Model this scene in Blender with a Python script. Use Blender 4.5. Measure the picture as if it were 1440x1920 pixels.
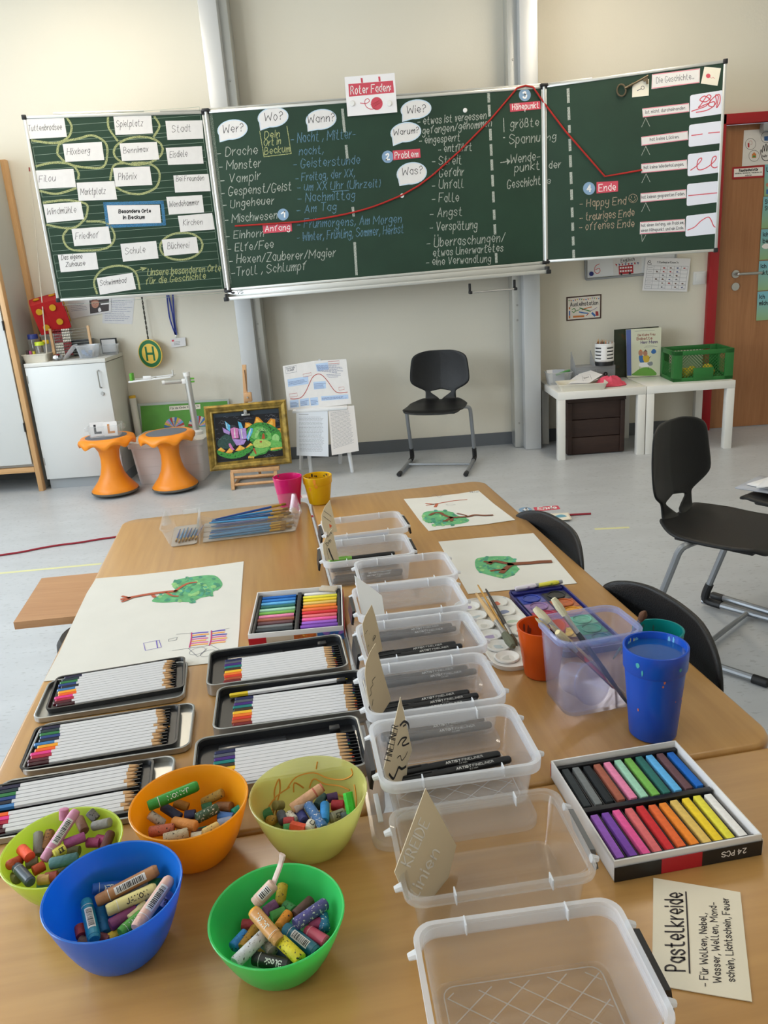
import bpy, bmesh, math, random
from mathutils import Vector, Matrix
from mathutils.geometry import tessellate_polygon
for o in list(bpy.data.objects): bpy.data.objects.remove(o)
SC = bpy.context.scene
COL = SC.collection
random.seed(7)
PI = math.pi
# ---------------------------------------------------------------- camera
FPX, PITCH, ROLL, YAW, CH = 1474.457, 0.3033, -0.0721, -0.0036, 1.3237
_f0 = Vector((math.sin(YAW), math.cos(YAW), 0)); _r0 = Vector((math.cos(YAW), -math.sin(YAW), 0)); _u0 = Vector((0, 0, 1))
CF = _f0*math.cos(PITCH) - _u0*math.sin(PITCH); _u = _u0*math.cos(PITCH) + _f0*math.sin(PITCH)
CR = _r0*math.cos(ROLL) + _u*math.sin(ROLL); CU = _u*math.cos(ROLL) - _r0*math.sin(ROLL)
CP = Vector((0, 0, CH))
cd = bpy.data.cameras.new('camera'); cam = bpy.data.objects.new('camera', cd); COL.objects.link(cam)
cd.sensor_fit = 'HORIZONTAL'; cd.sensor_width = 36; cd.lens = FPX*36/1440; cd.clip_start = 0.02
cam.matrix_world = Matrix(((CR.x, CU.x, -CF.x, CP.x), (CR.y, CU.y, -CF.y, CP.y), (CR.z, CU.z, -CF.z, CP.z), (0, 0, 0, 1)))
SC.camera = cam
# ---------------------------------------------------------------- exposure, world, big lights
vs = SC.view_settings
SC.display_settings.display_device = 'sRGB'
vs.view_transform = 'Standard'; vs.look = 'None'; vs.gamma = 1; vs.use_curve_mapping = False
vs.exposure = 0.56
SC.cycles.max_bounces = 10; SC.cycles.diffuse_bounces = 4; SC.cycles.glossy_bounces = 3
SC.cycles.transparent_max_bounces = 24; SC.cycles.transmission_bounces = 6
SC.cycles.caustics_reflective = False; SC.cycles.caustics_refractive = False
SC.cycles.sample_clamp_indirect = 6; SC.cycles.use_denoising = True
W = bpy.data.worlds.new('sky'); SC.world = W; W.use_nodes = True
bg = W.node_tree.nodes['Background']; bg.inputs[0].default_value = (0.72, 0.86, 1.0, 1); bg.inputs[1].default_value = 1.0
XL, XR, YB0, YW, ZC = -3.75, 4.1, -3.2, 5.704, 3.25
def area(name, loc, rot, sx, sy, power, colr):
    l = bpy.data.lights.new(name, 'AREA'); l.shape = 'RECTANGLE'; l.size = sx; l.size_y = sy; l.energy = power; l.color = colr
    o = bpy.data.objects.new(name, l); COL.objects.link(o); o.location = loc; o.rotation_euler = rot
    return o
WINS = [(-0.4, 1.7), (1.7, 1.7), (3.8, 1.7)]           # centre y and width of the three windows in the left wall
for (wy, ww), wp in zip(WINS, (58, 50, 27)):
    area('window_light', (XL-0.02, wy, 1.85), (0, -PI/2, 0), 1.55, ww-0.1, wp, (0.80, 0.90, 1.0))
# ---------------------------------------------------------------- materials
def lin(c):
    if isinstance(c, str):
        c = c.lstrip('#'); c = [int(c[i:i+2], 16)/255 for i in (0, 2, 4)]
        c = [x/12.92 if x <= 0.04045 else ((x+0.055)/1.055)**2.4 for x in c]
    return (c[0], c[1], c[2], 1)
MATS = {}
def mat(name, colr='#888888', rough=0.5, metal=0, spec=0.5, vary=0, vscale=8, bump=0, bscale=60, coat=0, emit=0, spots=None, stretch=None):
    """procedural surface: base colour, optional mottling, spots of another colour, fine bump"""
    if name in MATS: return MATS[name]
    m = bpy.data.materials.new(name); m.use_nodes = True; MATS[name] = m
    nt = m.node_tree; b = nt.nodes['Principled BSDF']; N = nt.nodes.new; Lk = nt.links.new
    c = lin(colr)
    b.inputs['Base Color'].default_value = c; b.inputs['Roughness'].default_value = rough
    b.inputs['Metallic'].default_value = metal; b.inputs['Specular IOR Level'].default_value = spec
    b.inputs['Coat Weight'].default_value = coat; b.inputs['Coat Roughness'].default_value = 0.12
    if emit: b.inputs['Emission Color'].default_value = c; b.inputs['Emission Strength'].default_value = emit
    tc = None
    if vary or bump or spots:
        tc = N('ShaderNodeTexCoord'); mp = N('ShaderNodeMapping'); Lk(tc.outputs['Object'], mp.inputs[0])
        if stretch: mp.inputs['Scale'].default_value = stretch
        src = mp.outputs[0]
    last = None
    if vary:
        n = N('ShaderNodeTexNoise'); n.inputs['Scale'].default_value = vscale; n.inputs['Detail'].default_value = 5; Lk(src, n.inputs['Vector'])
        r = N('ShaderNodeValToRGB'); Lk(n.outputs[0], r.inputs[0])
        r.color_ramp.elements[0].position = 0.3; r.color_ramp.elements[1].position = 0.7
        r.color_ramp.elements[0].color = [max(0, x*(1-vary)) for x in c[:3]]+[1]; r.color_ramp.elements[1].color = [min(1, x*(1+vary*0.7)) for x in c[:3]]+[1]
        last = r.outputs[0]; Lk(last, b.inputs['Base Color'])
    if spots:
        sc_, th, sco = spots
        n = N('ShaderNodeTexNoise'); n.inputs['Scale'].default_value = sc_; n.inputs['Detail'].default_value = 3; Lk(src, n.inputs['Vector'])
        r = N('ShaderNodeValToRGB'); Lk(n.outputs[0], r.inputs[0]); r.color_ramp.elements[0].position = th; r.color_ramp.elements[1].position = th+0.05
        r.color_ramp.elements[0].color = (0, 0, 0, 1)
        mx = N('ShaderNodeMix'); mx.data_type = 'RGBA'; Lk(r.outputs[0], mx.inputs['Factor'])
        if last: Lk(last, mx.inputs['A'])
        else: mx.inputs['A'].default_value = c
        mx.inputs['B'].default_value = lin(sco); Lk(mx.outputs['Result'], b.inputs['Base Color'])
    if bump:
        n = N('ShaderNodeTexNoise'); n.inputs['Scale'].default_value = bscale; n.inputs['Detail'].default_value = 3; Lk(src, n.inputs['Vector'])
        bp = N('ShaderNodeBump'); bp.inputs['Strength'].default_value = bump; bp.inputs['Distance'].default_value = 0.002
        Lk(n.outputs[0], bp.inputs['Height']); Lk(bp.outputs[0], b.inputs['Normal'])
    return m
def wood(name, c0, c1, axis=0, scale=14, rough=0.4, coat=0.0, fine=0.4):
    """grain runs along the given object axis"""
    if name in MATS: return MATS[name]
    m = bpy.data.materials.new(name); m.use_nodes = True; MATS[name] = m
    nt = m.node_tree; b = nt.nodes['Principled BSDF']; N = nt.nodes.new; Lk = nt.links.new
    tc = N('ShaderNodeTexCoord'); mp = N('ShaderNodeMapping'); Lk(tc.outputs['Object'], mp.inputs[0])
    s = [1, 1, 1]; s[axis] = 0.06; mp.inputs['Scale'].default_value = s
    n = N('ShaderNodeTexNoise'); n.inputs['Scale'].default_value = scale; n.inputs['Detail'].default_value = 8; n.inputs['Roughness'].default_value = 0.65; n.inputs['Distortion'].default_value = 0.3
    n2 = N('ShaderNodeTexNoise'); n2.inputs['Scale'].default_value = scale*9; n2.inputs['Detail'].default_value = 3
    Lk(mp.outputs[0], n.inputs['Vector']); Lk(mp.outputs[0], n2.inputs['Vector'])
    mx = N('ShaderNodeMix'); mx.inputs['Factor'].default_value = fine; Lk(n.outputs[0], mx.inputs['A']); Lk(n2.outputs[0], mx.inputs['B'])
    r = N('ShaderNodeValToRGB'); Lk(mx.outputs[0], r.inputs[0]); r.color_ramp.elements[0].position = 0.36; r.color_ramp.elements[1].position = 0.64
    r.color_ramp.elements[0].color = lin(c0); r.color_ramp.elements[1].color = lin(c1)
    Lk(r.outputs[0], b.inputs['Base Color']); b.inputs['Roughness'].default_value = rough
    b.inputs['Coat Weight'].default_value = coat; b.inputs['Coat Roughness'].default_value = 0.15
    return m
def sheer(name, colr, opac=0.4, rough=0.15, trans=0.5, edge=0.35, spec=0.5):
    """translucent plastic: part clear, part frosted (diffuse + translucent), with a surface sheen"""
    if name in MATS: return MATS[name]
    m = bpy.data.materials.new(name); m.use_nodes = True; MATS[name] = m
    nt = m.node_tree; nt.nodes.clear(); N = nt.nodes.new; Lk = nt.links.new
    out = N('ShaderNodeOutputMaterial'); c = lin(colr)
    d = N('ShaderNodeBsdfDiffuse'); d.inputs[0].default_value = c
    tl = N('ShaderNodeBsdfTranslucent'); tl.inputs[0].default_value = c
    a = N('ShaderNodeMixShader'); a.inputs[0].default_value = trans; Lk(d.outputs[0], a.inputs[1]); Lk(tl.outputs[0], a.inputs[2])
    tp = N('ShaderNodeBsdfTransparent'); tp.inputs[0].default_value = [0.8+0.2*x for x in c[:3]]+[1]
    lw = N('ShaderNodeLayerWeight'); lw.inputs[0].default_value = 0.35
    ma = N('ShaderNodeMath'); ma.operation = 'MULTIPLY_ADD'; ma.use_clamp = True; Lk(lw.outputs['Facing'], ma.inputs[0]); ma.inputs[1].default_value = edge; ma.inputs[2].default_value = opac
    x = N('ShaderNodeMixShader'); Lk(ma.outputs[0], x.inputs[0]); Lk(tp.outputs[0], x.inputs[1]); Lk(a.outputs[0], x.inputs[2])
    g = N('ShaderNodeBsdfGlossy'); g.inputs['Roughness'].default_value = rough; g.inputs[0].default_value = (1, 1, 1, 1)
    l2 = N('ShaderNodeLayerWeight'); l2.inputs[0].default_value = 0.5
    pw = N('ShaderNodeMath'); pw.operation = 'POWER'; Lk(l2.outputs['Facing'], pw.inputs[0]); pw.inputs[1].default_value = 4.0
    mu = N('ShaderNodeMath'); mu.operation = 'MULTIPLY_ADD'; Lk(pw.outputs[0], mu.inputs[0]); mu.inputs[1].default_value = spec*0.9; mu.inputs[2].default_value = 0.09*spec
    y = N('ShaderNodeMixShader'); Lk(mu.outputs[0], y.inputs[0]); Lk(x.outputs[0], y.inputs[1]); Lk(g.outputs[0], y.inputs[2])
    Lk(y.outputs[0], out.inputs[0])
    return m
def chalk(name, colr, solid=0.62):
    """dusty chalk: grains with gaps through which the board shows"""
    if name in MATS: return MATS[name]
    m = bpy.data.materials.new(name); m.use_nodes = True; MATS[name] = m
    nt = m.node_tree; N = nt.nodes.new; Lk = nt.links.new; b = nt.nodes['Principled BSDF']
    b.inputs['Base Color'].default_value = lin(colr); b.inputs['Roughness'].default_value = 1; b.inputs['Specular IOR Level'].default_value = 0
    tc = N('ShaderNodeTexCoord'); n = N('ShaderNodeTexNoise'); n.inputs['Scale'].default_value = 260; n.inputs['Detail'].default_value = 2; Lk(tc.outputs['Object'], n.inputs['Vector'])
    ma = N('ShaderNodeMath'); ma.operation = 'MULTIPLY_ADD'; ma.use_clamp = True; Lk(n.outputs[0], ma.inputs[0]); ma.inputs[1].default_value = 1.6; ma.inputs[2].default_value = solid-0.8
    Lk(ma.outputs[0], b.inputs['Alpha'])
    return m
# ---------------------------------------------------------------- mesh builder
def spline(P, n=5, closed=False):
    P = [Vector(p) for p in P]; out = []; k = len(P)
    if k < 3: return P
    for i in range(k if closed else k-1):
        g = (lambda j: P[j % k]) if closed else (lambda j: P[min(max(j, 0), k-1)])
        a, b, c, d = g(i-1), g(i), g(i+1), g(i+2)
        for s in range(n):
            t = s/n
            out.append(0.5*((2*b)+(c-a)*t+(2*a-5*b+4*c-d)*t*t+(3*b-a-3*c+d)*t**3))
    if not closed: out.append(P[-1])
    return out
def rrect(w, d, r, n=5):
    r = min(r, w/2-1e-5, d/2-1e-5); out = []
    for cx, cy, a0 in ((w/2-r, d/2-r, 0), (-w/2+r, d/2-r, PI/2), (-w/2+r, -d/2+r, PI), (w/2-r, -d/2+r, 1.5*PI)):
        for i in range(n+1):
            a = a0+PI/2*i/n; out.append((cx+r*math.cos(a), cy+r*math.sin(a)))
    return out
def circ(r, n=24, c=(0, 0), ry=None):
    ry = r if ry is None else ry
    return [(c[0]+r*math.cos(2*PI*i/n), c[1]+ry*math.sin(2*PI*i/n)) for i in range(n)]
class MB:
    def __init__(s): s.v = []; s.f = []; s.mi = []; s.mats = []; s.cur = 0
    def use(s, m):
        if m not in s.mats: s.mats.append(m)
        s.cur = s.mats.index(m); return s
    def av(s, p): s.v.append(tuple(p)); return len(s.v)-1
    def face(s, ids): s.f.append(tuple(ids)); s.mi.append(s.cur)
    def box(s, c, d, bev=0, rot=None):
        bm = bmesh.new(); bmesh.ops.create_cube(bm, size=1)
        for v in bm.verts: v.co = Vector((v.co.x*d[0], v.co.y*d[1], v.co.z*d[2]))
        if bev: bmesh.ops.bevel(bm, geom=bm.edges[:], offset=bev, segments=2, profile=0.5, affect='EDGES')
        M = Matrix.Translation(c) @ (rot.to_4x4() if rot is not None else Matrix())
        b = len(s.v)
        bm.verts.index_update()
        for v in bm.verts: s.v.append(tuple(M @ v.co))
        for f in bm.faces: s.face([b+v.index for v in f.verts])
        bm.free(); return s
    def loops(s, L, closed=False, cap0=True, cap1=True):
        """skin a list of vertex loops"""
        ids = [[s.av(p) for p in l] for l in L]; n = len(ids[0]); k = len(ids)
        for i in range(k if closed else k-1):
            a, b = ids[i], ids[(i+1) % k]
            for j in range(n): s.face((a[j], a[(j+1) % n], b[(j+1) % n], b[j]))
        if not closed:
            if cap0: s.face(ids[0][::-1])
            if cap1: s.face(ids[-1])
        return s
    def tube(s, P, r, n=8, caps=True, closed=False, flat=1.0):
        P = [Vector(p) for p in P]; k = len(P); L = []; N0 = None
        for i in range(k):
            a = P[(i-1) % k] if closed else P[max(i-1, 0)]; b = P[(i+1) % k] if closed else P[min(i+1, k-1)]
            t = (b-a).normalized()
            if N0 is None:
                N0 = t.orthogonal().normalized() if abs(t.z) > 0.9 else Vector((0, 0, 1)).cross(t).normalized()
            N0 = (N0-t*N0.dot(t)).normalized(); B = t.cross(N0)
            rr = r[i] if isinstance(r, (list, tuple)) else r
            L.append([P[i]+(N0*math.cos(2*PI*j/n)+B*math.sin(2*PI*j/n)*flat)*rr for j in range(n)])
        return s.loops(L, closed, caps, caps)
    def cyl(s, a, b, r, r1=None, n=16, caps=True): return s.tube([a, b], [r, r if r1 is None else r1], n, caps)
    def lathe(s, prof, n=32, c=(0, 0, 0), wob=None):
        L = []
        for r, z in prof:
            L.append([(c[0]+max(r, 1e-5)*math.cos(2*PI*j/n), c[1]+max(r, 1e-5)*math.sin(2*PI*j/n), c[2]+z+(wob(j/n, r, z) if wob else 0)) for j in range(n)])
        return s.loops(L, False, prof[0][0] < 1e-4, prof[-1][0] < 1e-4)
    def rloft(s, secs, n=5, c=(0, 0, 0), cap0=True, cap1=True):
        """secs: (width, depth, corner radius, z)"""
        return s.loops([[(c[0]+x, c[1]+y, c[2]+z) for x, y in rrect(w, d, r, n)] for w, d, r, z in secs], False, cap0, cap1)
    def prism(s, pts, z0, z1):
        return s.loops([[(p[0], p[1], z0) for p in pts], [(p[0], p[1], z1) for p in pts]])
    def fill(s, pts, z=0):
        ids = [s.av((p[0], p[1], z)) for p in pts]
        for t in tessellate_polygon([[Vector((p[0], p[1], 0)) for p in pts]]):
            a, b, c = (Vector(pts[i]) for i in t)
            if (b.x-a.x)*(c.y-a.y)-(b.y-a.y)*(c.x-a.x) < 0: t = t[::-1]
            s.face([ids[i] for i in t])
        return s
    def stroke(s, pts, w, z=0, closed=False):
        P = [Vector((p[0], p[1])) for p in pts]; Q = [P[0]]
        for p in P[1:]:
            if (p-Q[-1]).length > 1e-7: Q.append(p)
        P = Q; k = len(P)
        if not closed:
            for i in range(1, k-1):          # at a sharp corner the pen turns: start a new stretch
                if (P[i]-P[i-1]).normalized().dot((P[i+1]-P[i]).normalized()) < 0.55:
                    s.stroke(P[:i+1], w, z); return s.stroke(P[i:], w, z)
        if k < 2: P = [P[0]-Vector((w/2, 0)), P[0]+Vector((w/2, 0))]; k = 2
        row = []
        for i in range(k):
            a = P[(i-1) % k] if closed else P[max(i-1, 0)]; b = P[(i+1) % k] if closed else P[min(i+1, k-1)]
            d = b-a
            d = d.normalized() if d.length > 1e-9 else Vector((1, 0))
            n = Vector((-d.y, d.x))*w/2; e = Vector((0, 0))
            if not closed and i == 0: e = -d*w*0.4
            if not closed and i == k-1: e = d*w*0.4
            row.append((s.av((P[i].x+n.x+e.x, P[i].y+n.y+e.y, z)), s.av((P[i].x-n.x+e.x, P[i].y-n.y+e.y, z))))
        for i in range(k if closed else k-1):
            a, b = row[i], row[(i+1) % k]; s.face((a[1], b[1], b[0], a[0]))
        return s
    def grid(s, fn, nu, nv):
        ids = [[s.av(fn(i/nu, j/nv)) for i in range(nu+1)] for j in range(nv+1)]
        for j in range(nv):
            for i in range(nu): s.face((ids[j][i], ids[j][i+1], ids[j+1][i+1], ids[j+1][i]))
        return s
    def move(s, M, start=0):
        for i in range(start, len(s.v)): s.v[i] = tuple(M @ Vector(s.v[i]))
        return s
    def obj(s, name, m=None, parent=None, smooth=35, solid=0, sub=0, loc=None):
        me = bpy.data.meshes.new(name); me.from_pydata(s.v, [], s.f)
        if m is not None and not s.mats: me.materials.append(m)
        for q in s.mats: me.materials.append(q)
        if s.mats: me.polygons.foreach_set('material_index', s.mi)
        if smooth:
            me.polygons.foreach_set('use_smooth', [True]*len(me.polygons)); me.set_sharp_from_angle(angle=math.radians(smooth))
        me.update()
        o = bpy.data.objects.new(name, me); COL.objects.link(o)
        if parent is not None: o.parent = parent
        if loc is not None: o.location = loc
        if solid:
            q = o.modifiers.new('thickness', 'SOLIDIFY'); q.thickness = solid; q.offset = 0
        if sub:
            q = o.modifiers.new('rounding', 'SUBSURF'); q.levels = sub; q.render_levels = sub
        return o
def tag(o, label, cat, group=None):
    o['label'] = label; o['category'] = cat
    if group: o['group'] = group
    return o
def empty(name, label, cat, loc=(0, 0, 0), rz=0, group=None, mtx=None):
    o = bpy.data.objects.new(name, None); COL.objects.link(o); o.empty_display_size = 0.05
    if mtx is not None: o.matrix_world = mtx
    else: o.location = loc; o.rotation_euler = (0, 0, rz)
    return tag(o, label, cat, group)
def struct(o): o['kind'] = 'structure'; return o
def dup(root, label=None, group=None):
    def cp(o, par):
        c = o.copy(); COL.objects.link(c)
        if par is not None: c.parent = par
        for ch in kids.get(o, []): cp(ch, c)
        return c
    kids = {}
    for o in COL.objects:
        if o.parent: kids.setdefault(o.parent, []).append(o)
    r = cp(root, None)
    if label: r['label'] = label
    if group: r['group'] = group
    return r
# ---------------------------------------------------------------- from a point of the photograph to a place in the room
def ray(px, py): return CF+CR*((px-720)/FPX)+CU*((960-py)/FPX)
def atz(px, py, z):
    d = ray(px, py); return CP+d*((z-CH)/d.z)
def aty(px, py, y):
    d = ray(px, py); return CP+d*(y/d.y)
class Plane:
    def __init__(s, O, U, V): s.O = Vector(O); s.U = Vector(U).normalized(); s.V = Vector(V).normalized(); s.N = s.U.cross(s.V)
    def uv(s, px, py, lift=0):
        d = ray(px, py); O = s.O+s.N*lift; t = (O-CP).dot(s.N)/d.dot(s.N); q = CP+d*t-s.O
        return Vector((q.dot(s.U), q.dot(s.V)))
    def at(s, u, v, n=0): return s.O+s.U*u+s.V*v+s.N*n
    def mtx(s, u=0, v=0, n=0, rot=0):
        p = s.at(u, v, n); c, k = math.cos(rot), math.sin(rot); A = s.U*c+s.V*k; B = s.V*c-s.U*k
        return Matrix(((A.x, B.x, s.N.x, p.x), (A.y, B.y, s.N.y, p.y), (A.z, B.z, s.N.z, p.z), (0, 0, 0, 1)))
TW = 0.1471723   # the desks stand turned by about 8 degrees
PT = Plane((-0.7072, 2.0213, 0.72), (math.cos(TW), math.sin(TW), 0), (-math.sin(TW), math.cos(TW), 0))
PF = Plane((0, 0, 0), (1, 0, 0), (0, 1, 0))
PW = Plane((0, YW, 0), (1, 0, 0), (0, 0, 1))
PB = Plane((0, 5.28, 0), (1, 0, 0), (0, 0, 1))
PL = Plane((-0.92, 5.28, 0), (1.005, 0.25, 0), (0, 0, 1))
PR = Plane((1.125, 5.28, 0), (0.98, -0.285, 0), (0, 0, 1))
def tb(a, b, z=0): return PT.at(a, -b, z)
# ---------------------------------------------------------------- single-stroke lettering
GL = {'A':'03 29 43|15 35','B':'03 09|s09 29 38 37 26 06|s06 36 45 44 33 03','C':'s48 29 19 07 05 13 33 44','D':'03 09|s09 29 47 45 23 03','E':'49 09 03 43|06 36','F':'49 09 03|06 36',
'G':'s48 29 19 07 05 13 33 45|45 25','H':'09 03|49 43|06 46','I':'09 03','J':'s39 34 23 13 04','K':'09 03|49 06 43','L':'09 03 43','M':'03 09 35 69 63','N':'03 09 43 49','O':'s29 07 05 23 45 47 29',
'P':'03 09|s09 29 38 37 26 06','Q':'s29 07 05 23 45 47 29|34 52','R':'03 09|s09 29 38 37 26 06|26 43','S':'s48 29 19 08 07 26 45 44 23 13 04','T':'09 49|29 23','U':'s09 04 23 33 44 49','V':'09 23 49','W':'09 13 37 53 69','X':'09 43|03 49','Y':'09 26 49|26 23','Z':'09 49 03 43',
'a':'s36 27 17 05 14 23 34|37 33','b':'09 03|s05 16 27 36 34 23 13 04','c':'s36 27 17 05 14 23 34','d':'39 33|s36 27 17 05 14 23 34','e':'s05 35 36 27 17 05 14 23 34','f':'s39 28 17 13|07 27','g':'s36 27 17 05 14 24 35|s37 32 21 11 02','h':'09 03|s05 16 27 36 33','i':'07 03|08 09','j':'s17 12 01|18 19','k':'09 03|37 05 33','l':'s09 04 13 23','m':'07 03|s05 16 27 26 23|s25 36 47 46 43','n':'07 03|s05 16 27 36 33','o':'s17 05 13 23 35 27 17','p':'07 00|s06 17 27 35 23 13 04','q':'37 30|s36 27 17 05 14 23 34','r':'07 03|s05 16 27','s':'s36 27 17 06 25 34 23 13 04','t':'s19 14 23 33|07 27','u':'s07 04 13 23 35|37 33','v':'07 13 27','w':'07 13 26 33 47','x':'07 33|03 37','y':'s07 05 14 24 35|s37 32 21 11 02','z':'07 37 03 33','ß':'s03 08 19 28 26 16 26 34 23 13',
'0':'s29 07 05 23 45 47 29','1':'07 29 23','2':'s08 29 38 37 03|03 43','3':'s08 29 38 37 26|s26 36 45 33 13 04','4':'33 39 05 45','5':'49 09 06|s06 27 45 33 13 04','6':'s38 29 06 04 23 44 35 26 05','7':'09 49 13','8':'s26 08 29 38 26 04 23 44 26','9':'s47 26 07 29 48 46 33 13',
'-':'05 35','/':'03 39','.':'03 04',',':'14 02','!':'09 05|03 04','?':'s08 19 29 37 16 15|13 14',':':'04 05|06 07','(':'s19 06 13',')':'s09 16 03',"'":'08 09','+':'05 45|27 23','_':'03 43'}
for a_, b_ in (('ä', 'a'), ('ö', 'o'), ('ü', 'u'), ('Ä', 'A'), ('Ö', 'O'), ('Ü', 'U')): GL[a_] = GL[b_]+('|08 09|28 29' if b_.islower() else '|0a 0b|3a 3b')
_gc = {}
def glyph(ch):
    if ch not in _gc:
        S = []; wd = 0
        for st in GL.get(ch, '').split('|'):
            if not st: continue
            sm = st[0] == 's'; P = [((int(q[0], 36))/6, (int(q[1], 36)-3)/6) for q in (st[1:] if sm else st).split()]
            if sm: P = [tuple(q) for q in spline([(x, y, 0) for x, y in P], 4)]; P = [(x, y) for x, y, _ in P]
            wd = max(wd, max(x for x, y in P)); S.append(P)
        _gc[ch] = (S, wd)
    return _gc[ch]
def write(m, f, s, p0, p1, h, w, z=0.0, slant=0.0, jit=0.0, up=None):
    """letter s along the baseline p0-p1 (in the coordinates f maps), cap height h, pen width w"""
    rnd = random.Random(s); pos = []; x = 0
    for ch in s:
        S, wd = glyph(ch); pos.append(x); x += (wd+0.27) if ch != ' ' else 0.42
    tot = max(x-0.27, 0.1)
    A = f(*p0); ex = f(*p1)-A; ey = (f(p0[0]+up[0]*h, p0[1]+up[1]*h) if up else f(p0[0]+slant*h, p0[1]-h))-A
    for ch, x0 in zip(s, pos):
        dy = rnd.uniform(-jit, jit); sc = 1+rnd.uniform(-jit, jit)
        for P in glyph(ch)[0]:
            m.stroke([A+ex*((x0+px*sc)/tot)+ey*(py*sc+dy) for px, py in P], w, z)
    return m
def draw(m, f, P, w, z=0, smooth=True, closed=False, n=6):
    Q = [f(*p) for p in P]
    if smooth and len(Q) > 2: Q = [q.xy for q in spline([(q.x, q.y, 0) for q in Q], n, closed)]
    return m.stroke(Q, w, z, closed)
def shape(m, f, P, z=0, smooth=False, n=4):
    Q = [f(*p) for p in P]
    if smooth: Q = [q.xy for q in spline([(q.x, q.y, 0) for q in Q], n, True)]
    return m.fill(Q, z)
def sheet(pl, P, name, label, cat, m, group=None, lift=0.0008, th=0.0006, smooth=False, round_=0):
    """a flat card lying on a plane, cut to the outline P (points of the photograph); returns the thing and a map to its own coordinates"""
    Q = [pl.uv(*p, lift) for p in P]
    c = sum(Q, Vector((0, 0)))/len(Q); e = Q[1]-Q[0]; rot = math.atan2(e.y, e.x) if not smooth else 0
    R2 = Matrix.Rotation(-rot, 2)
    f = lambda px, py: R2 @ (pl.uv(px, py, lift)-c)
    L = [R2 @ (q-c) for q in Q]
    if smooth: L = [q.xy for q in spline([(q.x, q.y, 0) for q in L], 6, True)]
    if round_:
        N_ = []
        k = len(L)
        for i in range(k):
            a, b, d = L[i-1], L[i], L[(i+1) % k]; p = b+(a-b).normalized()*round_; q = b+(d-b).normalized()*round_
            for t in (0, .33, .67, 1): N_.append((1-t)**2*p+2*t*(1-t)*b+t*t*q)
        L = N_
    A = sum(L[i].x*L[(i+1) % len(L)].y-L[(i+1) % len(L)].x*L[i].y for i in range(len(L)))
    if A < 0: L = L[::-1]
    b = MB(); b.prism(L, 0, th)
    o = b.obj(name, m, smooth=0); o.matrix_world = pl.mtx(c.x, c.y, lift, rot)
    tag(o, label, cat, group); o['_t'] = th
    return o, f
def lines_apart(defs, f, w, name, m_, par, up=None):
    for s, a, b, c, d, h in defs:
        q = MB(); write(q, f, s, (a, b), (c, d), h, w, 0.0006, 0.06, 0.05, up); q.obj(name, m_, par, smooth=0)
def ink(o, m, name='lettering'):
    return m.obj(name, None, o, smooth=0)
# ---------------------------------------------------------------- common surfaces
WHITE = mat('paper', '#dedcdb', 0.8, vary=0.03, vscale=30)
INK = mat('black_ink', '#1c1c20', 0.6); REDP = mat('red_print', '#cc4f5c', 0.6)
STEEL = mat('brushed_steel', '#b4b4b2', 0.32, 0.9); ALU = mat('aluminium', '#d2d3d0', 0.38, 0.75); GREYM = mat('grey_lacquered_steel', '#9a9da0', 0.38, 0.35)
BLACKP = mat('black_plastic', '#15161a', 0.42); WPLAST = mat('white_plastic', '#e8e8e6', 0.4)
# ---------------------------------------------------------------- the room
def slab(name, c, d, m, b=0):
    return struct(MB().box(c, d, b).obj(name, m, smooth=0))
MFLOOR = mat('linoleum', '#babdc0', 0.36, vary=0.07, vscale=5, spots=(52, 0.60, '#a9acae'), bump=0.06, bscale=140, stretch=(0.6, 1.5, 1))
MWALL = mat('painted_plaster', '#e6e0d0', 0.9, vary=0.015, vscale=2, bump=0.25, bscale=90)
slab('floor', ((XL+XR)/2, (YB0+YW)/2, -0.05), (XR-XL+0.6, YW-YB0+0.6, 0.1), MFLOOR)
slab('ceiling', ((XL+XR)/2, (YB0+YW)/2, ZC+0.05), (XR-XL+0.6, YW-YB0+0.6, 0.1), mat('ceiling_paint', '#eeece6', 0.95))
DX0, DX1, DZ = 2.352, 3.42, 2.115
m = MB(); m.box(((XL+DX0)/2-0.1, YW+0.1, ZC/2), (DX0-XL+0.2, 0.2, ZC)); m.box(((DX1+XR)/2+0.1, YW+0.1, ZC/2), (XR-DX1+0.2, 0.2, ZC)); m.box(((DX0+DX1)/2, YW+0.1, (ZC+DZ)/2), (DX1-DX0, 0.2, ZC-DZ))
struct(m.obj('wall_front', MWALL, smooth=0))
slab('wall_right', (XR+0.1, (YB0+YW)/2, ZC/2), (0.2, YW-YB0, ZC), MWALL)
slab('wall_back', ((XL+XR)/2, YB0-0.1, ZC/2), (XR-XL+0.4, 0.2, ZC), MWALL)
m = MB(); ys = [YB0]
m.box((XL-0.1, (YB0+YW)/2, 0.525), (0.2, YW-YB0, 1.05)); m.box((XL-0.1, (YB0+YW)/2, (2.65+ZC)/2), (0.2, YW-YB0, ZC-2.65))
e = YB0
for wy, ww in WINS:
    m.box((XL-0.1, (e+wy-ww/2)/2, 1.85), (0.2, wy-ww/2-e, 1.6)); e = wy+ww/2
m.box((XL-0.1, (e+YW)/2, 1.85), (0.2, YW-e, 1.6))
struct(m.obj('wall_left', MWALL, smooth=0))
for i, (wy, ww) in enumerate(WINS):
    m = MB()
    for dy in (-ww/2+0.03, 0, ww/2-0.03): m.box((XL-0.1, wy+dy, 1.85), (0.07, 0.06, 1.6))
    for dz in (1.08, 2.62): m.box((XL-0.1, wy, dz), (0.07, ww, 0.06))
    w_ = struct(m.obj('window_%d' % (i+1), WPLAST, smooth=0))
    MB().box((XL-0.1, wy, 1.85), (0.006, ww-0.1, 1.5)).obj('pane', sheer('window_glass', '#e8f2f4', 0.02, 0.02, 0.3, 0.05), w_, smooth=0)
m = MB()
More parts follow.
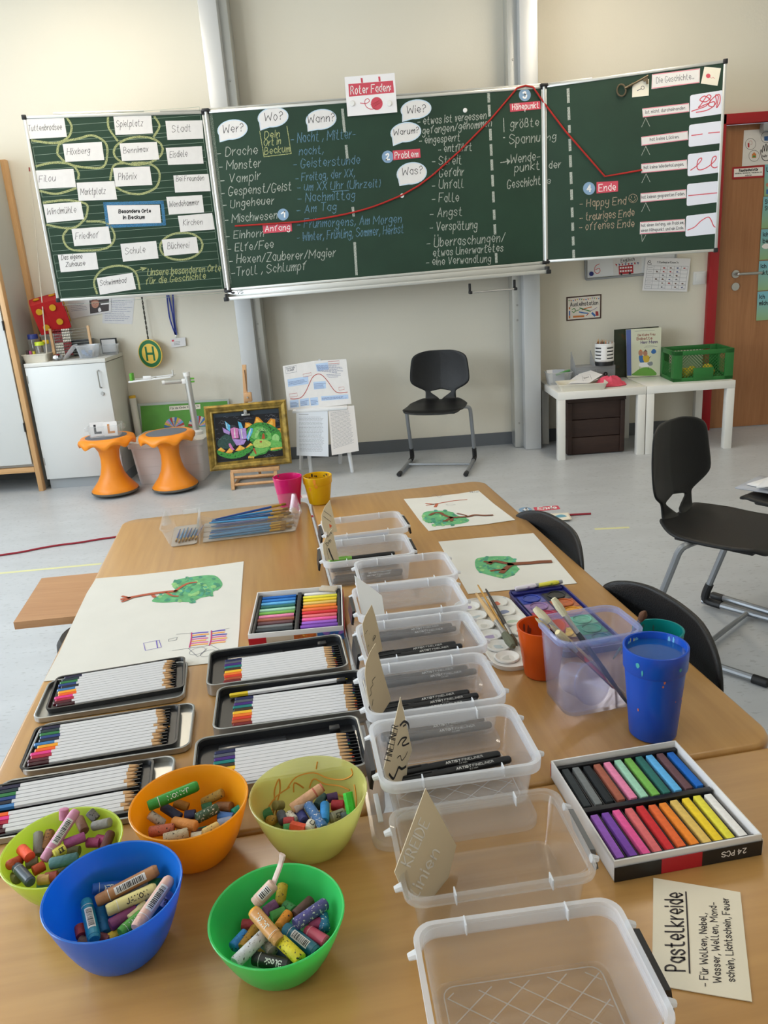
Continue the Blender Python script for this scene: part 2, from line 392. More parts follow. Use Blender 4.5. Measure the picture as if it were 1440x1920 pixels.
m.box(((XL-0.02+DX0)/2, YW-0.006, 0.045), (DX0-XL-0.05, 0.012, 0.09))
struct(m.obj('baseboard_front', mat('grey_skirting', '#62666a', 0.5), smooth=0))
# ceiling lights
for cx in (-1.6, 1.5):
    for cy in (-1.6, 1.2, 4.35):
        t = empty('ceiling_light', 'long white ceiling luminaire', 'lamp', (cx, cy, ZC), 0, 'ceiling luminaires')
        MB().box((0, 0, -0.035), (0.26, 1.5, 0.07), 0.006).obj('housing', WPLAST, t)
        MB().box((0, 0, -0.075), (0.20, 1.42, 0.012)).obj('diffuser', mat('lit_diffuser_bright' if cy > 3 else 'lit_diffuser_dim', '#fff0d8', 0.5, emit=17 if cy > 3 else 4.0), t)
# door in a red frame
MRED = mat('red_door_frame', '#a5141c', 0.45)
DOOR = d = empty('door_1', 'brown wooden door in a red frame with a steel lever handle', 'door', (DX0, YW, 0)); d['kind'] = 'structure'
dw = DX1-DX0
m = MB(); m.box((0.032, -0.015, DZ/2), (0.064, 0.05, DZ), 0.004); m.box((dw-0.032, -0.015, DZ/2), (0.064, 0.05, DZ), 0.004); m.box((dw/2, -0.015, DZ-0.032), (dw, 0.05, 0.064), 0.004); m.obj('door_frame', MRED, d)
MDOOR = wood('walnut_laminate', '#94623c', '#a8754b', 2, 10, 0.45)
MB().box((dw/2, 0.03, (DZ-0.06)/2), (dw-0.12, 0.05, DZ-0.07)).obj('door_leaf', MDOOR, d, smooth=0)
# ---------------------------------------------------------------- the triptych chalkboard
def k1(ox, oy, s): return lambda *q: [(ox+q[i]/s, oy+q[i+1]/s) for i in range(0, len(q), 2)]
MGREEN = mat('chalkboard_green', '#1f3a2b', 0.55, spec=0.35, vary=0.16, vscale=3, spots=(2.2, 0.66, '#2c4638'))
CW = chalk('white_chalk', '#d3d8ce', 0.56); CB = chalk('blue_chalk', '#7fa9c6', 0.50); CY = chalk('yellow_chalk', '#c9cf94', 0.55); CP_ = chalk('apricot_chalk', '#d6bfa6', 0.5); CS = chalk('chalk_smear', '#9aa79a', 0.32); RULE = mat('ruling_paint', '#8fa294', 0.7)
BO = Vector((0.1, 5.28, 1.26)); BM = Matrix.Translation(BO)
board = empty('chalkboard', 'large green folding chalkboard with two angled wings covered in chalk writing', 'chalkboard', BO)
def place(o, base, M): o.matrix_basis = base.inverted() @ M; return o
def panel(name, pl, quad):
    Q = [pl.uv(*q) for q in quad]
    b = MB().prism([Q[3], Q[2], Q[1], Q[0]], -0.022, 0).obj(name, MGREEN, board, smooth=0); place(b, BM, pl.mtx())
    fr = MB()
    for i in range(4):
        a, c = Q[i], Q[(i+1) % 4]; d = (c-a).normalized(); mid = (a+c)/2
        fr.box((mid.x, mid.y, -0.010), ((c-a).length+0.016, 0.017, 0.030), 0.003, Matrix.Rotation(math.atan2(d.y, d.x), 3, 'Z'))
    fr.obj('frame', ALU, b)
    for q in Q: MB().box((q.x, q.y, -0.008), (0.026, 0.026, 0.036), 0.004).obj('corner_cap', BLACKP, b)
    return b, (lambda x, y: pl.uv(x, y))
mid, fB = panel('middle_panel', PB, [(388, 210), (1017, 163), (1021, 492), (430, 543)])
lw, fL = panel('left_wing', PL, [(45, 220), (381, 211), (424, 544), (109, 563)])
rw, fR = panel('right_wing', PR, [(1022, 162), (1360, 115), (1342, 469), (1025, 490)])
ZC_ = 0.0006
m = MB()
WHT = [('- Drache', 407, 294, 482, 289, 16), ('- Monster', 411, 319, 488, 313, 16), ('- Vampir', 413, 344, 487, 337, 16), ('- Gespenst/Geist', 415, 368, 546, 357, 16), ('- Ungeheuer', 418, 391, 513, 382, 15), ('- Mischwesen', 422, 418, 519, 410, 15), ('- Einhorn', 424, 449, 494, 443, 14), ('- Elfe/Fee', 427, 472, 512, 465, 15), ('- Hexen/Zauberer/Magier', 430, 495, 628, 481, 16), ('-Troll , Schlumpf', 434, 518, 573, 505, 16),
 ('- etwas ist vergessen', 783, 234, 911, 223, 14), ('gefangen/genommen', 792, 252, 921, 237, 14), ('- eingesperrt', 786, 270, 862, 264, 14), ('- entführt', 822, 286, 884, 282, 14), ('- Streit', 810, 309, 865, 307, 16), ('- Gefahr', 811, 332, 869, 329, 16), ('- Unfall', 810, 354, 869, 352, 16), ('- Falle', 810, 380, 860, 377, 16), ('- Angst', 806, 408, 866, 404, 16), ('- Verspätung', 806, 433, 894, 429, 16), ('- Überraschungen/', 800, 464, 946, 453, 17), ('etwas Unerwartetes', 812, 481, 943, 471, 14), ('- eine Verwandlung', 799, 498, 920, 491, 14),
 ('größte', 957, 240, 1010, 236, 16), ('Spannu', 955, 270, 1012, 265, 17), ('Wende-', 957, 307, 1012, 300, 16), ('punkt', 965, 322, 1011, 317, 15), ('Geschicht', 951, 353, 1013, 346, 16)]
lines_apart(WHT, fB, 0.0042, 'white_chalk_lettering', CW, mid)
draw(m, fB, [(944, 222), (945, 247)], 0.005, ZC_); draw(m, fB, [(944, 258), (946, 258)], 0.006, ZC_); m.obj('exclamation_marking', CW, mid, smooth=0); m = MB()
draw(m, fB, [(939, 305), (955, 302)], 0.005, ZC_); m.fill([fB(*q) for q in ((950, 297), (957, 302), (951, 309))], ZC_)
m.obj('arrow_marking', CW, mid, smooth=0)
m = MB()
lines_apart([('- Nacht , Mitter-', 545, 268, 666, 259, 18), ('nacht,', 561, 291, 606, 288, 15), ('- Geisterstunde', 550, 315, 674, 307, 16), ('- Freitag, der XX,', 554, 340, 665, 331, 15), ('- um XX Uhr (Uhrzeit)', 557, 358, 713, 351, 15), ('- Nachmittag', 558, 379, 665, 373, 16), ('- Am Tag', 556, 400, 630, 394, 15), ('- Frühmorgens, Am Morgen', 557, 428, 752, 418, 16), ('- Winter, Frühling, Sommer, Herbst', 557, 452, 756, 437, 16)], fB, 0.0040, 'blue_chalk_lettering', CB, mid)
draw(m, fB, [(624, 359), (654, 357)], 0.004, ZC_)
m.obj('underline_marking', CB, mid, smooth=0)
m = MB()
for s, a, b, c, d in [('Dein', 496, 260, 524, 256), ('Ort in', 495, 274, 526, 270), ('Beckum', 496, 290, 543, 284)]: write(m, fB, s, (a, b), (c, d), 13, 0.0046, ZC_, 0.06, 0.05)
draw(m, fB, [(487, 246), (495, 294), (546, 288), (538, 237)], 0.0045, ZC_, False)
m.obj('yellow_chalk_lettering', CY, mid, smooth=0)['label'] = 'yellow chalk writing in a hand drawn box'
for a, b in (((642, 206), (646, 246)), ((649, 274), (651, 295)), ((661.5, 390), (663, 404)), ((665, 456), (668.5, 514))): draw(MB(), fB, [a, b], 0.016, ZC_).obj('chalk_dash', CW, mid, smooth=0)
for y0, y1 in ((185, 240), (275, 345), (455, 525), (570, 640), (685, 750), (800, 870), (925, 990), (1060, 1120), (1170, 1230), (1385, 1445)):
    X = lambda y: 700+(864+(y-185)*59/1260)/4
    draw(MB(), fB, [(X(y0), 130+y0/4), (X(y1), 130+y1/4)], 0.016, ZC_).obj('chalk_dash', CW, mid, smooth=0)
m = MB(); draw(m, fB, [(395, 214), (404, 290), (418, 410), (431, 530)], 0.02, 0.0004); m.obj('chalk_smear_marking', CS, mid, smooth=0)
# right wing writing
lines_apart([('ng', 1025, 264, 1042, 261, 13), ('der', 1029, 317, 1051, 314, 14), ('e', 1025, 346, 1032, 344, 12)], fR, 0.0042, 'white_chalk_lettering', CW, rw)
for y0, y1 in ((255, 330), (370, 435), (480, 515), (565, 625), (665, 725), (768, 828), (875, 925), (985, 1032), (1078, 1115), (1163, 1205), (1245, 1285)):
    X = lambda y: 1000+(213+(y-255)*35/1030)/3.2727
    draw(MB(), fR, [(X(y0), 90+y0/3.2727), (X(y1), 90+y1/3.2727)], 0.016, ZC_).obj('chalk_dash', CW, rw, smooth=0)
q4 = k1(1000, 90, 3.2727)
for x, y in ((690, 430), (690, 604), (692, 772), (690, 950)): draw(MB(), fR, q4(x-26, y+55, x, y, x+24, y+50), 0.003, ZC_, False).obj('chalk_hook_marking', CW, rw, smooth=0)
draw(MB(), fR, q4(664, 1146, 668, 1188, 690, 1148), 0.003, ZC_, False).obj('chalk_hook_marking', CW, rw, smooth=0)
m = MB()
lines_apart([('- Happy End', 1087, 388, 1173, 383, 14), ('- trauriges Ende', 1087, 414, 1189, 405, 14), ('- offenes Ende', 1086, 432, 1189, 425, 14)], fR, 0.0040, 'apricot_chalk_lettering', CP_, rw)
draw(m, fR, [(1187+8*math.cos(t), 372+8*math.sin(t)) for t in [i*PI/8 for i in range(16)]], 0.003, ZC_, closed=True)
draw(m, fR, [(1182, 374), (1187, 378), (1192, 373)], 0.003, ZC_)
for x in (1184, 1190): draw(m, fR, [(x, 368), (x, 371)], 0.003, ZC_)
m.obj('smiley_marking', CP_, rw, smooth=0)
# left wing ruling and rings
q1 = k1(0, 180, 3)
m = MB()
for g in range(7):
    R = []
    for dy in (0, 46, 90, 130):
        y = 135+g*152+dy; xl = 152+(y-120)*0.19; xr = 1128+(y-190)*0.128
        a, b = q1(xl, y, xr, y-0.076*(xr-xl)); R += [a, b]; draw(m, fL, [a, b], 0.0016, 0.0004)
    draw(m, fL, [R[0], R[6]], 0.0016, 0.0004); draw(m, fL, [R[1], R[7]], 0.0016, 0.0004)
m.obj('ruled_line_marking', RULE, lw, smooth=0)
m = MB()
ell = lambda cx, cy, rx, ry, a=-0.08: [(cx+rx*math.cos(t)*math.cos(a)-ry*math.sin(t)*math.sin(a), cy+rx*math.cos(t)*math.sin(a)+ry*math.sin(t)*math.cos(a)) for t in [i*PI/8 for i in range(17)]]
for L in [(375, 122, 402, 170, 385, 230, 310, 265, 180, 250), (607, 120, 612, 180, 660, 250), (870, 118, 897, 170, 865, 228), (322, 320, 340, 265, 440, 240, 520, 222, 590, 260, 604, 320, 580, 398, 480, 402, 380, 380, 325, 330), (205, 395, 300, 375, 400, 385, 440, 430, 440, 465), (225, 535, 320, 550, 425, 520), (620, 470, 640, 392, 700, 377), (745, 377, 840, 380, 896, 430, 880, 510, 800, 550, 720, 545, 655, 515), (245, 600, 370, 586, 480, 605, 491, 650, 470, 700, 400, 745, 265, 725), (385, 745, 355, 790, 380, 850, 450, 870, 600, 855, 645, 790, 600, 715, 490, 705), (545, 1110, 530, 1040, 580, 975, 680, 955, 760, 990, 786, 1085)]:
    draw(m, fL, q1(*L), 0.012, ZC_)
for e in (ell(778, 308, 138, 78), ell(1020, 845, 120, 76)): draw(m, fL, q1(*[c for p in e for c in p]), 0.012, ZC_)
write(m, fL, 'Unsere besonderen Orte', *q1(830, 1012, 1240, 985), 13, 0.0045, ZC_, 0.1, 0.05); write(m, fL, 'für die Geschichte', *q1(820, 1060, 1155, 1028), 12, 0.0045, ZC_, 0.1, 0.05)
draw(m, fL, q1(755, 988, 800, 972), 0.005, ZC_); m.fill([fL(*p) for p in q1(790, 962, 830, 966, 800, 985)], ZC_)
m.obj('yellow_chalk_marking', CY, lw, smooth=0)['label'] = 'yellow green chalk rings and writing'
m = MB(); draw(m, fL, q1(590, 606, 912, 598, 925, 720, 605, 734, 590, 606), 0.018, ZC_, False); m.obj('blue_chalk_border', chalk('thick_blue_chalk', '#4f84ad', 0.75), lw, smooth=0)
# tray, rails, pull handle of the board
P = lambda x, y, n=0: PB.at(*PB.uv(x, y), n)-BO
a, b = P(428, 548), P(1022, 497); L = (b-a).length; an = math.atan2((b-a).z, (b-a).x); R3 = Matrix.Rotation(-an, 3, 'Y')
m = MB(); mdp = (a+b)/2
m.box(mdp+Vector((0, -0.012, -0.018)), (L, 0.012, 0.048), 0.002, R3); m.box(mdp+Vector((0, -0.055, -0.045)), (L, 0.09, 0.008), 0.002, R3)
m.box(mdp+Vector((0, -0.098, -0.038)), (L, 0.01, 0.022), 0.003, R3)
tray = m.obj('chalk_tray', ALU, board)
for e in (a, b): MB().box(e+Vector((0, -0.055, -0.03)), (0.014, 0.1, 0.045), 0.003).box(e+Vector((0, -0.1, -0.04)), (0.03, 0.025, 0.025), 0.003).obj('end_cap', BLACKP, tray)
m = MB(); f = lambda x, y: PB.uv(x, y, 0.105)
write(m, f, 'VS', (445, 551), (456, 550), 5.5, 0.003); m.fill([f(437+4*math.cos(t), 549+2*math.sin(t)) for t in [i*PI/6 for i in range(12)]], 0)
place(m.obj('lettering', INK, tray, smooth=0), BM, PB.mtx(0, 0, 0.1046))
m = MB()
c0, c1 = P(880, 548), P(963, 541)
m.tube([c0+Vector((0, -0.07, 0)), c1+Vector((0, -0.07, 0))], 0.006); hd = m.obj('pull_handle', STEEL, board)
for c in (c0, c1): MB().box(c+Vector((0, -0.03, 0.025)), (0.014, 0.03, 0.06), 0.003).box(c+Vector((0, -0.055, 0.0)), (0.02, 0.06, 0.018), 0.004).obj('handle_bracket', BLACKP, hd)
for pl, A, B in ((PB, (388, 207), (1017, 160)), (PL, (100, 215), (270, 210)), (PL, (300, 211), (384, 209)), (PR, (1022, 160), (1110, 149))):
    MB().tube([pl.at(*pl.uv(*A), -0.012)-BO+Vector((0, 0, 0.008)), pl.at(*pl.uv(*B), -0.012)-BO+Vector((0, 0, 0.008))], 0.006, 6).obj('top_rail', ALU, board)
for A, B in (((386, 207), (429, 546)), ((1019.5, 160), (1023, 492))):
    p, q = P(*A, 0.004), P(*B, 0.004); MB().tube([p, q], 0.011, 8).obj('hinge_rail', ALU, board)
for q in ((386, 207), (429, 546), (1019.5, 160), (1023, 492)): MB().box(P(*q, 0.006), (0.045, 0.03, 0.018), 0.004).obj('hinge_cap', BLACKP, board)
# carriage behind the board that rides on the columns
MB().box((0.0, 0.105, 0.52), (2.0, 0.162, 0.4)).obj('carriage', GREYM, board)
# the two wall columns
for nm, x, wl, lb in (('board_column', -0.866, 0.04, 'white metal column on the cabinet side of the chalkboard'), ('board_column', 1.078, -0.085, 'white metal column on the door side of the chalkboard')):
    t = empty(nm, lb, 'column', (x, YW, 0), 0, None)
    MB().box((0, -0.118, ZC/2), (0.112, 0.236, ZC-0.002), 0.004).obj('column_profile', mat('column_lacquer', '#c9cbcc', 0.4, 0.25), t)
    MB().box((wl+(0.035 if wl > 0 else -0.0), -0.075, ZC/2), (0.062, 0.15, ZC-0.004), 0.003).obj('guide_rail', ALU, t)
    m = MB()
    for z in (0.18, 0.9, 1.0, 2.5): m.cyl((wl+(0.035 if wl > 0 else 0), -0.148, z), (wl+(0.035 if wl > 0 else 0), -0.156, z), 0.007, n=10)
    m.obj('bolt', STEEL, t)
# ---------------------------------------------------------------- cards on the wing above the cabinet
def cards(pl, defs, k, grp, cat, pre):
    for nm, quad, lines, lb in defs:
        o, f = sheet(pl, k(*quad), nm, lb, cat, WHITE, grp, 0.0012)
        m = MB().use(INK)
        for s, a, h, w in lines: write(m, f, s, *k(*a), h, w, 0.0009, 0.05, 0.03)
        ink(o, m)
PC = [('Tuttenbrodsee', (137, 130, 360, 122, 377, 230, 155, 243), (158, 197, 347, 189), 11), ('Spielplatz', (637, 110, 850, 106, 860, 210, 650, 220), (655, 175, 803, 168), 12), ('Stadt', (930, 140, 1138, 137, 1145, 240, 942, 247), (967, 205, 1072, 199), 13),
 ('Höxberg', (352, 270, 572, 258, 587, 360, 368, 371), (377, 332, 505, 322), 12), ('Bennimax', (672, 267, 882, 258, 896, 357, 686, 366), (694, 322, 833, 314), 11), ('Eisdiele', (932, 292, 1135, 282, 1145, 380, 946, 388), (955, 347, 1053, 340), 12),
 ('Filou', (193, 420, 413, 410, 428, 512, 212, 523), (220, 485, 310, 478), 12), ('Phönix', (635, 405, 842, 396, 857, 500, 650, 510), (666, 474, 768, 468), 13), ('Bei Freunden', (975, 447, 1172, 438, 1185, 535, 985, 543), (991, 480, 1146, 475), 10),
 ('Marktplatz', (430, 488, 643, 478, 659, 582, 443, 590), (453, 557, 592, 550), 12), ('Windmühle', (243, 610, 455, 594, 473, 693, 263, 714), (264, 668, 428, 655), 12), ('Wendehammer', (935, 568, 1137, 557, 1148, 655, 950, 667), (952, 626, 1118, 612), 11),
 ('Friedhof', (402, 748, 610, 733, 627, 830, 418, 845), (425, 806, 552, 798), 12), ('Kirchen', (1000, 675, 1193, 658, 1208, 750, 1015, 765), (1030, 729, 1138, 722), 11), ('Schule', (677, 832, 878, 815, 892, 913, 692, 932), (705, 890, 816, 880), 12), ('Bücherei', (910, 808, 1105, 792, 1118, 882, 925, 900), (943, 861, 1062, 855), 12), ('Schwimmbad', (543, 1025, 745, 994, 766, 1086, 563, 1118), (563, 1068, 708, 1050), 10)]
cards(PL, [('place_card', q, [(s, a, h, 0.0022)], 'white paper card on the wing above the cabinet reading '+s) for s, q, a, h in PC], q1, 'place cards on the wing above the cabinet', 'card', '')
cards(PL, [('place_card', (325, 893, 540, 880, 554, 974, 342, 992), [('Das eigene', (345, 922, 462, 914), 9, 0.0026), ('Zuhause', (370, 962, 478, 952), 9, 0.0026)], 'white paper card on the wing above the cabinet reading Das eigene Zuhause'),
 ('title_card', (600, 615, 898, 612, 907, 714, 614, 722), [('Besondere Orte', (668, 658, 847, 655), 6.5, 0.0046), ('in Beckum', (693, 692, 812, 690), 6.5, 0.0046)], 'printed title card Besondere Orte in Beckum inside the blue chalk border')], q1, 'place cards on the wing above the cabinet', 'card', '')
# speech bubbles
PALEB = mat('pale_blue_print', '#bcd4e6', 0.7)
def bubble(cx, cy, rx, ry, tip, s, t0, t1, h):
    P = []
    for i in range(28):
        t = 2*PI*i/28; P.append((cx+rx*math.cos(t), cy+ry*math.sin(t)-0.08*rx*math.cos(t)))
    i0 = 10
    P = P[:9]+[tip]+P[12:]
    o, f = sheet(PB, P, 'speech_bubble', 'white paper speech bubble on the middle board reading '+s, 'sign', WHITE, 'speech bubbles on the middle board', 0.0016)
    m = MB().use(PALEB); cc = (sum(p[0] for p in P)/len(P), sum(p[1] for p in P)/len(P))
    draw(m, f, [(cc[0]+(x-cc[0])*0.965, cc[1]+(y-cc[1])*0.955) for x, y in P], 0.005, 0.0008, False, True)
    m.use(INK); write(m, f, s, t0, t1, h, 0.0034, 0.0009)
    ink(o, m)
bubble(436, 243, 28.5, 19, (412, 267), 'Wer?', (418, 250), (456, 246), 15)
bubble(512, 220, 29, 19, (488, 245), 'Wo?', (496, 227), (530, 224), 15)
bubble(602, 224, 29, 19.5, (577, 247), 'Wann?', (577, 231), (627, 227), 15)
bubble(780, 205, 29, 18.5, (754, 229), 'Wie?', (763, 213), (798, 210), 14)
bubble(761, 248, 29, 19, (737, 274), 'Warum?', (738, 254), (785, 249), 11)
bubble(772, 325, 28.5, 21, (749, 349), 'Was?', (754, 329), (792, 325), 14)
# numbered discs and red word labels
DISC = mat('blue_grey_print', '#7f9dba', 0.7); LABR = mat('red_label_print', '#c9495a', 0.7); PWH = mat('white_print', '#f2f0ee', 0.7)
def disc(pl, cx, cy, r, s, where, lift=0.002):
    P = [(cx+r*math.cos(2*PI*i/24), cy+r*1.06*math.sin(2*PI*i/24)) for i in range(24)]
    o, f = sheet(pl, P, 'number_disc', 'round blue grey paper disc with white number %s %s' % (s, where), 'number disc', DISC, 'numbered paper discs', lift)
    m = MB().use(PWH); write(m, f, s, (cx-r*.28, cy+r*.5), (cx+r*.28, cy+r*.45), r*1.0, r*0.00075, 0.0009); ink(o, m)
def label(pl, quad, s, t, h, where, lift=0.0024, w=0.0038):
    o, f = sheet(pl, quad, 'word_label', 'red paper label reading %s in white %s' % (s, where), 'label', LABR, 'red word labels', lift)
    m = MB().use(PWH); write(m, f, s, *t, h, w, 0.0009); ink(o, m)
q2 = k1(380, 130, 3.7895); q3 = k1(700, 130, 4)
disc(PB, 530.7, 402.3, 10.5, '1', 'on the middle board'); label(PB, q2(425, 1105, 632, 1088, 635, 1150, 432, 1167), 'Anfang', q2(445, 1152, 620, 1140), 11, 'on the middle board')
disc(PB, 727, 294, 11, '2', 'on the middle board'); label(PB, q3(145, 610, 350, 595, 355, 662, 150, 682), 'Problem', q3(162, 668, 335, 655), 11.5, 'on the middle board')
disc(PB, 984, 178, 11.2, '3', 'at the top of the middle board'); label(PB, q3(1022, 258, 1252, 237, 1255, 297, 1027, 320), 'Höhepunkt', q3(1042, 304, 1240, 288), 10.5, 'at the top of the middle board')
disc(PR, 1104.5, 353.4, 11.3, '4', 'on the wing by the door'); label(PR, q4(388, 823, 520, 815, 520, 880, 388, 893), 'Ende', q4(402, 880, 505, 872), 13, 'on the wing by the door')
# the Roter Faden sign, clipped over the top edge
o, f = sheet(PB, q2(1007, 55, 1363, 25, 1383, 305, 1030, 335), 'title_sign', 'white laminated sign reading Roter Faden above a ball of red yarn', 'sign', mat('laminated_paper', '#eeecee', 0.2), None, 0.010)
m = MB().use(LABR); m.fill([f(*p) for p in q2(1035, 105, 1352, 80, 1360, 165, 1040, 195)][::-1], 0.0008)
for x, y in ((1130, 92), (1255, 82)): m.fill([f(*p) for p in q2(x-8, y-30, x+6, y-30, x+10, y+4, x-4, y+4)], 0.0008)
ball = [f(*p) for p in q2(*[c for i in range(24) for c in (1237+42*math.cos(i*PI/12), 243+46*math.sin(i*PI/12))])]; m.fill(ball[::-1], 0.0008)
draw(m, f, q2(1120, 240, 1160, 243, 1185, 225, 1172, 208, 1152, 225, 1160, 262, 1190, 282, 1225, 280), 0.004, 0.0008)
m.use(PWH); write(m, f, 'Roter Faden:', *q2(1052, 178, 1335, 155), 15, 0.0042, 0.0011)
m.use(mat('dark_red_print', '#a03038', 0.7))
for k in range(-2, 3): draw(m, f, q2(1215+k*12, 270-abs(k)*8, 1258+k*9, 215+abs(k)*7), 0.002, 0.0011)
ink(o, m, 'artwork')
def magnet(pl, x, y, r, where, n):
    p = pl.uv(x, y, n)
    o = MB().lathe([(0, 0), (r, 0), (r, 0.005), (r*0.8, 0.0075), (0, 0.0075)], 20).obj('magnet', WPLAST)
    o.matrix_world = pl.mtx(p.x, p.y, n); tag(o, 'round white magnet '+where, 'magnet', 'white board magnets')
magnet(PB, 754, 367, 0.013, 'on the red yarn at the middle of the board', 0.001); magnet(PB, 872, 207, 0.013, 'on bare board beyond the speech bubble Wie', 0.001)
magnet(PB, *q2(1062, 243)[0], 0.016, 'pinning the yarn ball sign beside the yarn tail', 0.0115); magnet(PB, *q2(1325, 243)[0], 0.016, 'pinning the yarn ball sign beside the ball', 0.0115)
# cards of the right wing
q = q4; PINKL = mat('pink_border_print', '#d98a98', 0.7); GREYI = mat('grey_print', '#55565c', 0.7)
def strip(quad, lines, lb, h, border=True):
    o, f = sheet(PR, q4(*quad), 'sentence_strip', 'pink edged strip reading '+lb, 'card', WHITE, 'sentence strips on the wing by the door', 0.0014)
    m = MB().use(PINKL); c = (sum(quad[0::2])/4, sum(quad[1::2])/4)
    B = [(c[0]+(quad[i]-c[0])*(1-4/abs(quad[i]-c[0])), c[1]+(quad[i+1]-c[1])*0.93) for i in range(0, 8, 2)]
    draw(m, f, q4(*[v for p in B for v in p]), 0.005, 0.0008, False, True)
    m.use(GREYI)
    for s, a in lines: write(m, f, s, *q4(*a), h, 0.0024, 0.0009)
    ink(o, m)
strip((728, 162, 1023, 124, 1020, 213, 725, 252), [('Die Geschichte...', (755, 217, 985, 190))], 'Die Geschichte', 11)
strip((668, 373, 955, 338, 957, 390, 672, 426), [('ist nicht durcheinander.', (688, 404, 935, 376))], 'ist nicht durcheinander', 6)
strip((662, 547, 948, 508, 950, 562, 664, 600), [('hat keine Lücken.', (715, 571, 893, 553))], 'hat keine Lücken', 6)
strip((662, 712, 942, 685, 944, 740, 663, 768), [('hat keine Wiederholungen.', (678, 744, 922, 722))], 'hat keine Wiederholungen', 6)
strip((658, 893, 938, 867, 938, 920, 658, 948), [('hat keinen gespannten Faden.', (664, 926, 928, 903))], 'hat keinen gespannten Faden', 6)
strip((655, 1068, 930, 1048, 932, 1125, 653, 1143), [('hat einen Anfang, ein Problem,', (662, 1098, 925, 1079)), ('einen Höhepunkt und ein Ende.', (662, 1129, 922, 1112))], 'hat einen Anfang, ein Problem', 5.5)
PB2 = mat('pale_lilac_paper', '#dfe2ee', 0.35)
def pic(quad, lines, lb):
    o, f = sheet(PR, q4(*quad), 'picture_card', 'pale picture card showing '+lb, 'card', PB2, 'thread picture cards on the wing by the door', 0.0014, round_=0.012)
    m = MB().use(REDP)
    for L in lines: draw(m, f, q4(*L), 0.0055, 0.0009)
    ink(o, m, 'artwork')
pic((962, 290, 1165, 258, 1163, 403, 960, 432), [(972, 388, 1010, 375, 1060, 355, 1085, 320, 1050, 295, 1022, 320, 1060, 330, 1090, 300, 1070, 290, 1030, 345, 1015, 365, 1060, 345, 1110, 330, 1105, 360, 1075, 350, 1100, 310, 1140, 285, 1145, 330, 1125, 365, 1135, 300, 1118, 290, 1120, 340, 1070, 380, 1000, 395)], 'a tangled red thread')
pic((956, 472, 1158, 446, 1155, 583, 952, 608), [(972, 537, 1036, 528), (1075, 522, 1142, 516)], 'a red thread with a gap')
pic((948, 652, 1150, 628, 1146, 763, 946, 788), [(965, 750, 1000, 725, 1030, 690, 1030, 675, 1010, 690, 1005, 735, 1025, 748, 1070, 730, 1115, 690, 1120, 665, 1100, 675, 1092, 720, 1110, 735, 1128, 730)], 'a red thread with two loops')
pic((944, 835, 1140, 815, 1138, 945, 940, 970), [(953, 906, 1126, 889)], 'a straight tight red thread')
pic((938, 1030, 1133, 1008, 1128, 1138, 933, 1158), [(948, 1117, 990, 1098, 1030, 1060, 1072, 1038, 1090, 1055, 1105, 1090, 1118, 1100)], 'a red rising and falling thread')
CREAM = mat('cream_card', '#e6e0cf', 0.8)
o, f = sheet(PR, q4(1050, 115, 1152, 124, 1130, 232, 1028, 218), 'picture_card', 'small tilted cream card with a red ball beside the strip Die Geschichte', 'card', CREAM, 'small picture cards', 0.0014)
m = MB().use(REDP); m.fill([f(*p) for p in q4(*[c for i in range(16) for c in (1073+14*math.cos(i*PI/8), 171+14*math.sin(i*PI/8))])][::-1], 0.0008); draw(m, f, q4(1086, 180, 1095, 186, 1102, 180, 1112, 188), 0.002, 0.0008); ink(o, m, 'artwork')
o, f = sheet(PR, q4(608, 215, 710, 190, 708, 292, 606, 303), 'picture_card', 'small cream card with a drawn grey key behind the metal key', 'card', CREAM, 'small picture cards', 0.0014)
m = MB().use(GREYI); draw(m, f, q4(638, 262, 662, 250), 0.004, 0.0008); draw(m, f, q4(*[c for i in range(12) for c in (671+10*math.cos(i*PI/6), 244+10*math.sin(i*PI/6))]), 0.003, 0.0008, closed=True); ink(o, m, 'artwork')
# big old key
fk = lambda x, y, n: PR.at(*PR.uv(*q4(x, y)[0]), n)
m = MB(); ring = [fk(540+27*math.cos(i*PI/10), 262+36*math.sin(i*PI/10), 0.012) for i in range(20)]; m.tube(ring, 0.005, 8, closed=True)
m.tube([fk(563, 250, .012), fk(585, 238, .012), fk(640, 208, .012), fk(705, 172, .012)], [0.008, 0.006, 0.0055, 0.006], 8)
for t in (580, 592, 604): m.tube([fk(t, 241-(t-580)*.55, .012), fk(t+6, 238-(t-580)*.55, .012)], 0.009, 10)
m.loops([[fk(x, y, n) for x, y in ((668, 192), (700, 176), (706, 222), (694, 226), (688, 206), (678, 210))] for n in (0.009, 0.015)])
tag(m.obj('key', mat('old_brass', '#6d6250', 0.45, 0.8)), 'large old brown metal key hung at the top of the right wing', 'key')
# red yarn running over the board
T_ = [(441, 424), (490, 421), (560, 416), (610, 409), (660, 399), (705, 386), (754, 366), (784, 349), (812, 328), (860, 285), (920, 224), (969, 166), (985, 161), (999, 164), (1019, 193)]
Q_ = [PB.at(*PB.uv(x, y), 0.009) for x, y in T_]+[PR.at(*PR.uv(x, y), 0.009) for x, y in ((1060, 246), (1134, 331), (1171, 325), (1204, 319))]
m = MB(); m.tube(spline(Q_[:7], 4)[:-1]+Q_[6:], 0.0052, 7)
tag(m.obj('red_yarn', mat('red_wool', '#a8251f', 0.9, bump=0.8, bscale=300)), 'thick red yarn drawn as a rising and falling curve over the board', 'yarn')
